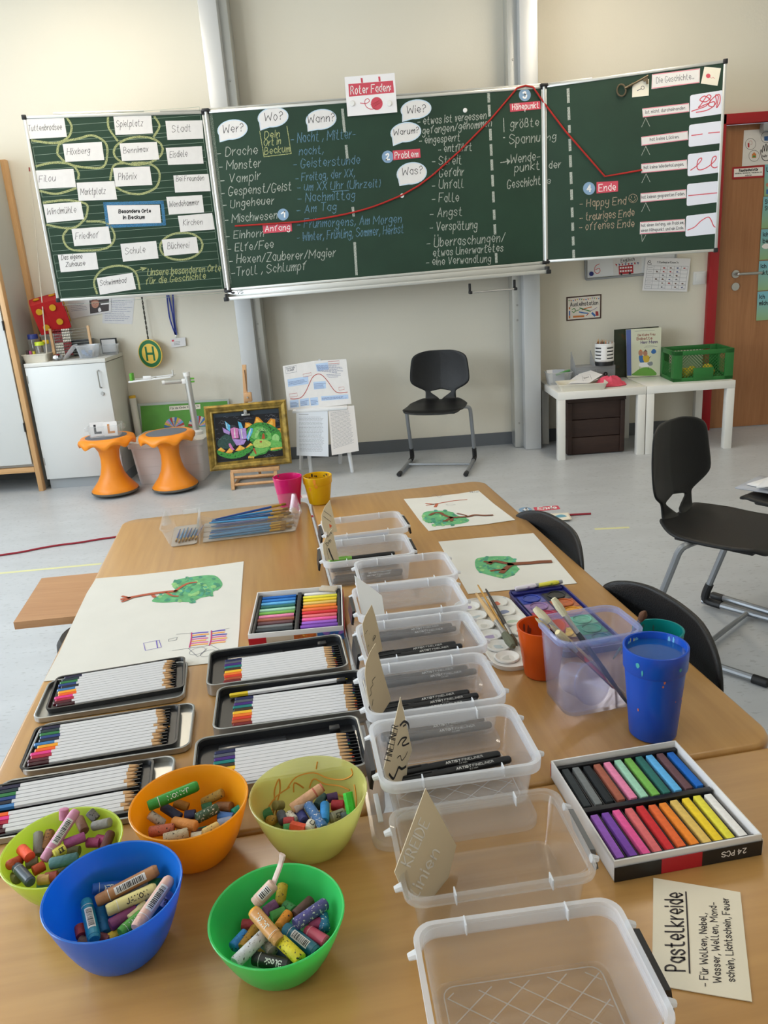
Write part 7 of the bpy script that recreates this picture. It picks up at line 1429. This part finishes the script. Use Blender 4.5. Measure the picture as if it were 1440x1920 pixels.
# 1..9 from the far end
SPEC = [(0.595, 0.445, 0, 0.01, False, 'lr'), (0.578, 0.604, 0, -0.03, False, 'lr'), (0.632, 0.740, 0, -0.03, False, ''), (0.609, 0.895, 1, -0.03, False, 'l'), (0.597, 1.043, 1, -0.01, False, 'l'), (0.580, 1.184, 1, -0.02, False, ''), (0.5755, 1.325, 1, -0.03, False, 'l'), (0.572, 1.481, 0, -0.04, True, 'r'), (0.566, 1.635, 0, -0.06, False, 'r')]
BL = ['farthest plastic box in the row, holding one blue pen', 'plastic box with the green banded pens and an inscribed card', 'empty plastic box jutting out of the row behind the white card box', 'plastic box with the blank white card', 'plastic box with the scribbled brown kraft card', 'plastic box with the plain curved kraft card', 'plastic box with the wavy line card', 'very clear plastic box with the grey latch and chalk lettered card', 'nearest empty plastic box cut by the picture edge']
BX = []
for (a, b, li, rz, cl, la), lb in zip(SPEC, BL):
    if li: box_lid(a-0.014, b+0.012 if b < 1.3 else b+0.02, 'loose cover beneath the '+lb, rz)
    pbox(a, b, LIDZ if li else 0, rz, lb, cl, la); BX.append((a, b, (LIDZ if li else 0), rz))
# pens
PENB = mat('pen_black', '#17181b', 0.42); PENW = mat('pen_print', '#d9d9d6', 0.5); PROTOP = []
def pen(i, x, y, rz, lb, z=0, kind='fineliner', flip=False):
    a, b, z0, br = BX[i]; A = L2W(a, b, br, x, y)
    key = kind+('f' if flip else '')
    if key not in PROTO:
        t = empty('fineliner_pen', lb, 'pen', (0, 0, 0)); r = 0.0052
        body = {'fineliner': PENB, 'blue': mat('pen_blue', '#1f7fc0', .4), 'green': mat('pen_band_green', '#7ab648', .4)}[kind]
        MB().tube([(-0.022, 0, 0), (0.055, 0, 0), (0.068, 0, 0), (0.070, 0, 0)], [r, r, r*.9, r*.6], 14).obj('barrel', PENB if kind != 'blue' else body, t)
        MB().tube([(-0.070, 0, 0), (-0.068, 0, 0), (-0.022, 0, 0)], [r*.8, r*1.1, r*1.12], 14).obj('cap', body, t); MB().box((-0.048, 0, r*1.15), (0.036, 0.003, 0.0016), 0.0006).obj('clip', body, t)
        if kind == 'fineliner':
            m = MB(); write(m, lambda px, py: Vector((px, -py)), 'ARTIST', (0.0, 0.0010), (0.0185, 0.0010), 0.0026, 0.0007); write(m, lambda px, py: Vector((px, -py)), 'FINELINER', (0.0205, 0.0010), (0.047, 0.0010), 0.0026, 0.0004); write(m, lambda px, py: Vector((px, -py)), '2.0 MM', (0.016, 0.0040), (0.026, 0.0040), 0.0016, 0.0003)
            th = 0.62
            for q_ in range(len(m.v)):
                x_, y_, _ = m.v[q_]; an = y_/r; c_, s_ = math.cos(th), math.sin(th); X_, Y_, Z_ = x_, (r+0.0002)*math.sin(an), (r+0.0002)*math.cos(an)
                Y2, Z2 = Y_*c_-Z_*s_, Y_*s_+Z_*c_
                m.v[q_] = (X_, Y2, Z2)
            if flip:
                m.v = [(0.047-x_, y2, z2) for x_, y2, z2 in m.v]; 
                m.v = [(x_, -(r+.0002)*math.sin(math.atan2(-y2, z2)-2*0.0+0.0) if False else y2, z2) for x_, y2, z2 in m.v]
            m.obj('lettering', PENW, t, smooth=0)
        PROTO[key] = t; c = t
    else: c = dup(PROTO[key])
    c.location = tb(*L2W(a, b, br, x, y+(0.086 if i == 0 else 0.0)), z0+0.0090+E0+z); c.rotation_euler = (0, 0, TW+br+rz); c['label'] = lb; c['group'] = 'pens in the plastic boxes'
ord_ = ['farthest', 'second', 'third', 'fourth', 'fifth', 'sixth', 'seventh']
pen(0, -0.008, -0.036, -0.02, 'blue pen lying in the farthest plastic box', kind='blue')
for k, (y, r_, kd) in enumerate(((0.049, 0.03, 'green'), (0.038, 0.03, 'fineliner'), (0.026, 0.03, 'fineliner'), (-0.026, 0.02, 'fineliner'), (-0.040, 0.03, 'fineliner'))): pen(1, -0.006+0.004*(k % 2), y, r_, ('black pen with a green cap in the box behind the jutting box' if kd == 'green' else 'black pen in the box behind the jutting box'), z=(0.0108 if kd == 'green' else 0.0), kind=kd)
pen(3, 0.020, 0.030, 0.07, 'black fineliner alone in front of the white card'); 
for i, L in ((3, ((-0.004, -0.034, 0.05), (0.0, -0.046, 0.03))), (4, ((-0.004, 0.046, 0.05), (0.004, 0.035, 0.06), (-0.004, 0.023, 0.04), (-0.006, -0.034, 0.05), (0.004, -0.046, 0.02))), (5, ((-0.006, 0.036, 0.08), (0.004, 0.025, 0.07), (0.0, 0.013, 0.05), (-0.004, -0.034, 0.07), (0.002, -0.046, 0.02))), (6, ((-0.004, 0.026, 0.08), (0.006, 0.012, 0.10), (0.012, -0.003, 0.0)))):
    for k, (x, y, r_) in enumerate(L): pen(i, x, y, r_, 'black fineliner in the '+('blank white card box', 'box behind the plain kraft card box', 'plain kraft card box', 'wavy line card box')[i-3])
# cards standing in the boxes
KRAFT = mat('kraft_card', '#cdbb9b', 0.85, spots=(160, .70, '#a08a68')); KRAFT2 = mat('cream_kraft_card', '#dccdb0', 0.85, spots=(160, .72, '#b09a78'))
def atb(px, py, b):
    d_ = ray(px, py); n = PT.V; return CP+d_*(((PT.O-CP).dot(n)-b)/d_.dot(n))
def box_card(P3_, quad, lb, m_, drawf=None):
    A, L, R_ = [atb(*p) for p in P3_]; U = (R_-A); V = (A-L)
    pl = Plane(A, U, V-U*(V.dot(U)/U.length_squared))
    if pl.N.dot(CP-A) < 0: pl = Plane(A, -pl.U, pl.V)
    o, f = sheet(pl, quad, 'box_card', lb, 'card', m_, 'cards standing in the boxes', 0.0)
    if drawf: mm = MB(); drawf(mm, f); ink(o, mm)
    return o
def d8(m, f):
    m.use(mat('white_chalk_pen', '#f0ece4', .8)); write(m, f, 'KREIDE', (768, 1625), (804, 1543), 22, 0.0016, 0.0009, up=(-0.80, -0.42)); write(m, f, 'linien', (782, 1682), (823, 1598), 22, 0.0018, 0.0009, up=(-0.80, -0.42))
box_card([(797, 1478, 1.462), (739, 1635, 1.512), (855, 1585, 1.440)], [(797, 1478), (739, 1635), (762, 1688), (832, 1676), (855, 1585)], 'kraft card with white chalk lettering Kreide linien in the clear box', KRAFT2, d8)
c2 = k1(640, 1160, 3.4286)
def d7(m, f):
    m.use(INK); write(m, f, 'FINELINER', *c2(312, 915, 362, 690), 13, 0.0010, 0.0009, up=(-.9, -.25))
    for L, w_ in (((375, 685, 400, 660, 425, 675, 430, 700), .003), ((395, 690, 410, 680), .0022), ((360, 810, 385, 770, 415, 765, 390, 800, 395, 815, 430, 800), .0022), ((355, 895, 375, 880, 385, 910, 410, 880, 420, 855), .0012), ((305, 1000, 330, 1028, 350, 990, 365, 955, 385, 965, 410, 950), .0030)): draw(m, f, c2(*L), w_, 0.0009)
box_card([(751, 1305, 1.300), (720, 1440, 1.350), (773, 1390, 1.288)], c2(378, 502, 270, 965, 290, 1085, 412, 1080, 425, 920, 453, 845), 'kraft card with wavy black pen lines', KRAFT2, d7)
def d6(m, f):
    m.use(INK); draw(m, f, c2(178, 500, 190, 480, 185, 450, 200, 425, 195, 400, 215, 375), .0009, 0.0009); draw(m, f, c2(195, 560, 200, 520), .0008, .0009)
box_card([(703, 1206, 1.150), (686, 1290, 1.205), (732, 1310, 1.160)], c2(218, 158, 180, 220, 155, 290, 150, 360, 165, 480, 195, 620, 260, 612, 318, 520, 262, 330), 'plain curved kraft card in the box behind the wavy line card', KRAFT, d6)
c1 = k1(580, 920, 4.2353)
def d5(m, f):
    m.use(INK); draw(m, f, c1(500, 1180, 512, 1150, 520, 1165, 500, 1195, 525, 1150), .0008, .0009); draw(m, f, c1(440, 1140, 450, 1120, 458, 1110), .0007, .0009); draw(m, f, c1(462, 1240, 468, 1225), .0007, .0009)
box_card([(696, 1135, 1.000), (681, 1195, 1.050), (712, 1212, 1.020)], c1(493, 905, 440, 1000, 420, 1060, 430, 1150, 465, 1300, 545, 1290, 578, 1260, 545, 1090, 520, 990), 'brown kraft card with a small scribble in the box row', KRAFT, d5)
box_card([(664, 1080, 0.850), (678, 1150, 0.905), (716, 1118, 0.860)], c1(358, 675, 370, 750, 420, 1000, 598, 992, 575, 835, 500, 775), 'blank white folded card standing in its box', mat('bright_white_card', '#eff1f4', 0.7))
def d2(m, f):
    m.use(INK); write(m, f, 'alle', *c1(140, 372, 176, 340), 5.5, .0010, .0009, up=(-.5, -.85)); write(m, f, 'Drin', *c1(142, 440, 172, 400), 6, .0011, .0009, up=(-.6, -.8)); draw(m, f, c1(152, 465, 165, 500, 178, 530, 186, 548), .005, .0009); draw(m, f, c1(136, 455, 142, 500, 155, 545), .0008, .0009)
box_card([(622, 992, 0.565), (608, 1035, 0.620), (634, 1045, 0.585)], c1(180, 302, 130, 370, 105, 430, 112, 500, 132, 552, 234, 548), 'kraft card with black writing in the green banded pen box', KRAFT2, d2)
def d1(m, f):
    m.use(INK); draw(m, f, c1(112, 160, 172, 205), .0010, .0009, False); draw(m, f, c1(110, 205, 168, 248), .0010, .0009, False); m.use(mat('orange_marker', '#dd5a2a', .7)); m.fill([f(*p) for p in c1(155, 265, 178, 280, 160, 300)], .0009)
box_card([(618, 939, 0.405), (604, 985, 0.470), (632, 997, 0.440)], c1(162, 75, 120, 130, 95, 195, 100, 270, 122, 340, 220, 325), 'kraft card with two black lines in the farthest box', KRAFT2, d1)
# ---------------------------------------------------------------- bowls of oil pastels
def stickmat(hx, sp=None):
    return mat('oil_pastel_'+hx.strip('#')+('_s' if sp else ''), hx, 0.62, vary=0.18, vscale=90, bump=0.5, bscale=260, spots=(420, 0.60, sp) if sp else None)
BARC = mat('barcode_black', '#1b1b1b', 0.6); WRAPW = mat('barcode_white', '#d9d6d2', 0.5)
def bowl(a, b, r, h, cl, name, lb, opac, sticks, org, sc, stains=None, rimc=None):
    t = tt('bowl', lb, 'bowl', a, b, 0, 0, 'plastic crayon bowls'); rb = r*0.50
    R = lambda z: rb+(r-rb)*max(0.0, min(1, z/h))**0.60
    ZS = [0.0035, 0.006, 0.010, 0.016, 0.024, 0.034, 0.046, 0.058, 1]
    zs = [h*k for k in (0.03, 0.07, 0.13, 0.22, 0.34, 0.48, 0.64, 0.82, 1.0)]
    pr = [(0, 0), (rb*0.8, 0), (rb, 0.0012)]+[(R(z), z) for z in zs]+[(r-0.0008, h+0.0007), (r-0.0020, h)]+[(R(z)-0.0022, z) for z in zs[::-1]]+[(rb*0.8, 0.0028), (0, 0.0028)]
    MB().lathe(pr, 56).obj('body', sheer('bowl_'+name, cl, opac, 0.25, 0.55, 0.10, 0.45), t)
    c = tb(a, b, 0)
    if stains:
        m = MB().use(mat('crayon_scribble_'+name, stains, 0.8)); rs = random.Random(8)
        for P_ in STAINS:
            Q = []
            for u, v in P_: an = PI*0.02+PI*0.96*(1-u); z = h*v; q_ = R(z)-0.0026; Q.append((q_*math.cos(an-0.15), q_*math.sin(an-0.15), z))
            m.tube(spline(Q, 4), 0.0010, 4)
        m.obj('crayon_scribble_marking', None, t)
    G_ = 'oil pastels in the %s bowl' % name; c0, c1_ = org; n0 = 0
    def inside(px, py, zmin):
        for k in range(60):
            for z in (zmin+0.001*k, zmin-0.001*k):
                if z < 0.009 or (z > h and k > 30): continue
                p = atz(px, py, TZT+z)
                if (p-Vector((c.x, c.y, p.z))).length <= R(min(z, h))-0.0088: return p
        return atz(px, py, TZT+zmin)
    rs = random.Random(len(name)*7)
    k = 0; tries = 0
    while k < 9:
        an, q_ = rs.uniform(0, 6.28), rs.uniform(0, rb*0.55); an2 = rs.uniform(0, 3.14); ln = rs.uniform(0.014, 0.024); p = c+Vector((q_*math.cos(an), q_*math.sin(an), 0.0092+0.006*(k//4))); dv = Vector((math.cos(an2), math.sin(an2), rs.uniform(-.1, .1)))*ln/2
        hx = rs.choice([s_[4] for s_ in sticks]); o = MB().tube([-dv, -dv*.9, dv*.9, dv], [0.0045, 0.0055, 0.0055, 0.004], 10).obj('oil_pastel', stickmat(hx)); o.location = p; tag(o, 'short oil pastel stub at the bottom of the %s bowl' % name, 'oil pastel', G_); k += 1
    for s_ in sticks:
        x0, y0, x1, y1, hx, cn = s_[:6]; opt = s_[6] if len(s_) > 6 else ''; zl = s_[7] if len(s_) > 7 else (0.036, 0.036)
        A = inside(c0+x0/sc, c1_+y0/sc, zl[0]); B = inside(c0+x1/sc, c1_+y1/sc, zl[1]); D = B-A
        if D.length < 0.012: D = D.normalized()*0.012 if D.length > 0.001 else Vector((0.012, 0, 0))
        rad = 0.0052 if 'b' not in opt else 0.0058; sp = '#2a2622' if 's' in opt else ('#d8d4ca' if 'w' in opt else None); sm = stickmat(hx, sp)
        t2 = empty('oil_pastel', '%s oil pastel%s in the %s bowl' % (cn, {True: ' with wrapper', False: ' stick'}['p' in opt], name), 'oil pastel', A, 0, G_)
        if 'h' in opt: MB().tube([(0, 0, 0), D], rad*1.05, 6).obj('stick', sm, t2, smooth=20)
        else: MB().tube([(0, 0, 0), D*.04, D*.96, D], [rad*.86, rad, rad, rad*.80], 14).obj('stick', sm, t2, smooth=50)
        if 'y' in opt: MB().tube([D*.93, D*1.02], [rad*1.01, rad*.9], 14).obj('tip', stickmat('#e3a02a'), t2)
        if 'e' in opt: MB().tube([D*.74, D*1.03], [rad*1.03, rad*.85], 14).obj('tip', stickmat('#b8604c'), t2)
        if 'p' in opt:
            u = D.normalized(); MB().tube([D*.16, D*.94], rad*1.06, 14).obj('wrapper', mat('wrapper_'+hx.strip('#'), hx, 0.35), t2)
            vw = (CP-A).normalized(); s1 = (vw-u*vw.dot(u)).normalized(); s2 = u.cross(s1)
            def fm(q_x, q_y):
                an = q_y/rad; return u*q_x+(s1*math.cos(an)+s2*math.sin(an))*(rad*1.06+0.00025)
            m = MB(); Ld = D.length
            def strip_(x_0, x_1, y_0, y_1, off=0.0):
                n = 4; ids = []
                for xx in (x_0, x_1): ids.append([m.av(fm(xx, y_0+(y_1-y_0)*i/n)+(s1*off)) for i in range(n+1)])
                for i in range(n): m.face((ids[0][i], ids[1][i], ids[1][i+1], ids[0][i+1]))
            if 'c' in opt:
                m.use(WRAPW); strip_(Ld*.30, Ld*.80, -0.0038, 0.0030); m.use(BARC); x = Ld*.34
                while x < Ld*.76: w_ = rs.choice((.0004, .0007, .001)); strip_(x, x+w_, -0.0030, 0.0020, 0.00015); x += w_+rs.choice((.0004, .0007, .0009))
                m.obj('barcode_print', None, t2, smooth=0)
            if 't' in opt or 'n' in opt:
                m.use(mat('wrapper_ink' if 't' in opt else 'wrapper_white_ink', '#2a2420' if 't' in opt else '#d8dcd2', .6)); word = s_[8] if len(s_) > 8 else 'JAXON'; tmp = MB(); write(tmp, lambda px, py: Vector((px, -py)), word, (0, 0), (Ld*.42, 0), 0.0042, 0.0008)
                base = len(m.v)
                for v_ in tmp.v: m.v.append(tuple(fm(Ld*.80-v_[0], v_[1]-0.002) if 'u' in opt else fm(Ld*.38+v_[0], 0.002-v_[1])))
                for f_i in tmp.f: m.face([base+i for i in f_i])
                m.obj('lettering', None, t2, smooth=0)
            m = MB().use(WRAPW); strip_(Ld*.2, Ld*.212, -0.006, 0.006, 0.0001); m.obj('wrapper_line_marking', None, t2, smooth=0)
        if 'q' in opt:
            P_ = spline([D*.94, D*1.0+Vector((0.002, 0.004, 0.005)), D*1.0+Vector((0.006, 0.010, 0.012)), D*1.0+Vector((0.009, 0.012, 0.022))], 5); MB().tube(P_, [0.0048]+[0.0030]*(len(P_)-4)+[0.0038]*3, 8, flat=.5).obj('torn_wrapper', mat('pale_wrapper', '#d3bcb0', .35), t2)
STAINS = [[(.08, .38), (.16, .5), (.2, .68), (.26, .8), (.24, .62), (.16, .45)], [(.1, .55), (.2, .58), (.32, .6)], [(.06, .45), (.18, .5)], [(.3, .6), (.38, .72), (.5, .74), (.6, .66), (.72, .7), (.8, .86), (.78, .94)], [(.34, .5), (.36, .64), (.42, .52)], [(.46, .5), (.5, .64), (.58, .56), (.7, .58), (.8, .6)], [(.52, .8), (.53, .92)], [(.84, .74), (.9, .6), (.95, .48), (.97, .36)], [(.1, .3), (.15, .4), (.22, .42)], [(.7, .44), (.8, .46), (.88, .42)]]
lo, md, hi_ = (.024, .024), (.034, .034), (.042, .042)
bowl(0.145, 1.3714, 0.0613, 0.0500, '#d9ee62', 'lime', 'lime yellow bowl crowded with oil pastels at the desk corner behind the blue bowl', 0.90, [
 (1040, 1010, 1250, 480, '#53241c', 'glassy dark brown', '', lo), (720, 340, 720, 265, '#c77f9f', 'pale pink', '', hi_), (430, 740, 430, 490, '#77756a', 'stone grey', '', md), (500, 690, 565, 470, '#8d6232', 'ochre brown', 's', md), (950, 470, 890, 330, '#7d5440', 'brown', '', hi_), (1005, 250, 1060, 310, '#6d6a68', 'dark grey', 's', hi_), (1050, 415, 1240, 370, '#8b8883', 'grey with pale tip', '', hi_), (980, 600, 1130, 600, '#93345f', 'dark magenta', '', md), (1090, 560, 1220, 585, '#a03c66', 'raspberry', '', md), (720, 620, 960, 530, '#a5508a', 'magenta', '', hi_), (290, 850, 400, 815, '#6f6a4c', 'olive grey', '', md), (100, 985, 200, 1010, '#77734a', 'olive', '', lo), (110, 850, 220, 800, '#b3471f', 'burnt orange', '', md), (370, 925, 490, 860, '#c34c1f', 'orange red', '', md), (430, 1020, 475, 1015, '#c59a5a', 'tan', '', md), (510, 1000, 610, 980, '#9c4438', 'brick red', '', md), (420, 1110, 530, 1080, '#5f8f88', 'grey teal', '', lo), (760, 700, 900, 690, '#6b6a44', 'moss', '', lo), (560, 840, 880, 770, '#3f6b6c', 'long teal', 'b', hi_), (600, 740, 730, 660, '#d9cf57', 'yellow', 'pt', hi_), (240, 670, 340, 770, '#e5512c', 'bright orange', 'b', hi_), (180, 870, 350, 1050, '#3e4a55', 'steel blue', 'p', hi_), (490, 800, 860, 240, '#c98aa4', 'long pink', 'pc', (.040, .062))], (0, 1480), 6)
bowl(0.2764, 1.3545, 0.0636, 0.0675, '#f8b41c', 'orange', 'orange bowl of oil pastels standing behind the blue bowl', 0.92, [
 (720, 810, 840, 790, '#5d3528', 'dark red brown', '', lo), (710, 845, 800, 830, '#d8d2bc', 'ivory', '', md), (830, 520, 900, 500, '#2d6a44', 'pine green', '', md), (520, 450, 680, 505, '#a56f22', 'ochre orange', '', md), (640, 590, 740, 580, '#33365a', 'violet blue', '', md), (390, 490, 590, 620, '#2a3450', 'navy', '', md), (1020, 600, 1190, 620, '#3e6aa8', 'blue', '', md), (1000, 500, 1170, 500, '#7c5230', 'brown', 'b', md), (840, 450, 1070, 335, '#a9873a', 'speckled ochre', 's', md), (770, 630, 1010, 510, '#39543c', 'dark green', 'bw', hi_), (1010, 690, 1180, 650, '#8a93a8', 'grey blue', '', md), (1180, 575, 1270, 515, '#1f9a80', 'sea green', '', md), (240, 580, 400, 690, '#b8ad9d', 'speckled white', 's', md), (510, 665, 770, 715, '#cf8a45', 'light orange', 'b', hi_), (540, 725, 650, 690, '#c6bfae', 'off white', 's', md), (240, 780, 520, 740, '#b4614a', 'speckled salmon', 'sb', hi_), (400, 860, 680, 790, '#b9ae94', 'dotted white', 'sb', hi_), (850, 800, 1020, 710, '#c9a961', 'tan', 's', hi_), (225, 490, 790, 255, '#2c8a2e', 'long green', 'pnub', (.048, .060), 'JAXON')], (240, 1430), 6)
bowl(0.4043, 1.3714, 0.0641, 0.0671, '#e4e48a', 'yellow', 'translucent yellow bowl with orange scribbles and oil pastels before the deep tins', 0.52, [
 (920, 525, 1040, 500, '#4a2a5a', 'purple', '', md), (330, 600, 385, 600, '#8a8048', 'olive', '', md), (270, 770, 360, 760, '#a8822a', 'ochre', 's', lo), (1080, 745, 1150, 720, '#5a6468', 'slate', '', md), (880, 490, 800, 620, '#3d6064', 'dark teal', '', md), (400, 690, 430, 790, '#454a55', 'dark slate', '', md), (600, 660, 670, 785, '#3a3f7a', 'navy', 'b', md), (250, 820, 420, 830, '#7f8a3e', 'olive green', '', lo), (490, 700, 555, 775, '#d6d0c2', 'speckled white', 's', md), (430, 790, 540, 780, '#b0383a', 'dark red', '', md), (430, 870, 485, 860, '#3a8a4f', 'green stub', '', md), (520, 830, 680, 870, '#c9441f', 'orange red', 'h', hi_), (700, 880, 740, 815, '#d8d2c2', 'cream', 'pt', hi_, 'C'), (940, 750, 1120, 680, '#8d8672', 'grey', 'pt', md), (970, 600, 1110, 600, '#a5232f', 'red', 'b', md), (170, 740, 300, 670, '#2f6e37', 'green', 'b', md), (890, 780, 895, 585, '#1e7fc0', 'bright blue', '', hi_), (880, 860, 705, 595, '#3c6a9f', 'speckled blue', 'wb', hi_), (1195, 690, 1150, 455, '#35b52d', 'bright green', 'h', (.040, .058)), (520, 640, 860, 400, '#d3a17c', 'long peach', 'eb', (.040, .052)), (550, 650, 740, 520, '#bda79c', 'grey pink', '', (.040, .044))], (460, 1410), 6, stains='#c98a2e')
bowl(0.2148, 1.4697, 0.0636, 0.0687, '#1a88ea', 'blue', 'bright blue bowl holding a few wrapped oil pastels', 0.90, [
 (410, 1005, 440, 1010, '#6b4a3a', 'brown stub', '', lo), (410, 860, 420, 915, '#a53a3a', 'red', '', lo), (600, 970, 660, 985, '#6a3038', 'wine red', '', lo), (690, 985, 760, 940, '#c9a92a', 'yellow', '', lo), (1100, 440, 1160, 445, '#1f6a3a', 'dark green', '', md), (1210, 640, 1260, 570, '#8f86b8', 'lilac', 'pt', md, 'AB'), (530, 500, 830, 470, '#1d54a0', 'blue', 'pnu', md, 'FABER'), (600, 690, 660, 930, '#1a6a9c', 'blue teal', 'b', lo), (700, 850, 960, 700, '#7a3560', 'plum', 'b', md), (730, 590, 1080, 470, '#8f949c', 'grey', '', md), (800, 925, 1010, 740, '#4b9a3a', 'light green', 'pn', md, 'Light'), (890, 800, 1050, 650, '#d0c490', 'pale cream', '', md), (470, 620, 550, 990, '#1f7f9a', 'teal', 'pcb', md), (670, 710, 1150, 490, '#ddd08a', 'cream', 'ptb', hi_, 'JAXON'), (570, 620, 1165, 310, '#a9764a', 'brown', 'pcb', hi_), (950, 880, 1280, 400, '#d3aa9a', 'pale pink', 'pcb', (.050, .056))], (70, 1570), 5.143)
bowl(0.3635, 1.5192, 0.0616, 0.0535, '#4fe482', 'green', 'light green bowl with a torn wrapper sticking out, nearest to the camera', 0.88, [
 (500, 690, 420, 690, '#a5323a', 'red', '', lo), (620, 870, 660, 930, '#9a9488', 'grey', 's', md), (700, 940, 860, 1040, '#1f3d55', 'dark blue', '', lo), (1020, 690, 1090, 680, '#93345f', 'magenta', '', md), (740, 500, 775, 300, '#b39a1f', 'mustard', 's', md), (890, 600, 1050, 450, '#5a3d35', 'dark brown', '', md), (790, 500, 880, 560, '#2f7a3c', 'green stub', 's', md), (660, 620, 800, 560, '#3f8a3a', 'green', '', md), (1180, 740, 1155, 590, '#1f6a92', 'petrol', 'w', md), (600, 570, 710, 490, '#7c4a78', 'mauve', '', md), (290, 910, 420, 770, '#1d74b5', 'blue', 's', md), (380, 920, 520, 720, '#a3791f', 'ochre', 's', md), (740, 710, 830, 580, '#d1851f', 'speckled orange', 's', md), (490, 1010, 850, 1090, '#1e2420', 'black', 'pnub', md, 'Black'), (800, 720, 1100, 960, '#1d6378', 'petrol', 'pcb', md), (1000, 740, 1200, 860, '#b8465e', 'pinkish red', 'p', md), (890, 690, 1190, 480, '#4f4a86', 'violet', 'bw', hi_), (310, 1060, 600, 780, '#c9ccd0', 'speckled white', 'sb', hi_), (750, 840, 950, 1030, '#cdbd1f', 'yellow', 'sb', hi_), (500, 490, 690, 290, '#cfae9c', 'pale pink', 'pcqb', (.046, .058)), (740, 850, 490, 560, '#cf9558', 'peach', 'pnyb', (.046, .056), 'JAXON')], (380, 1600), 5.143)
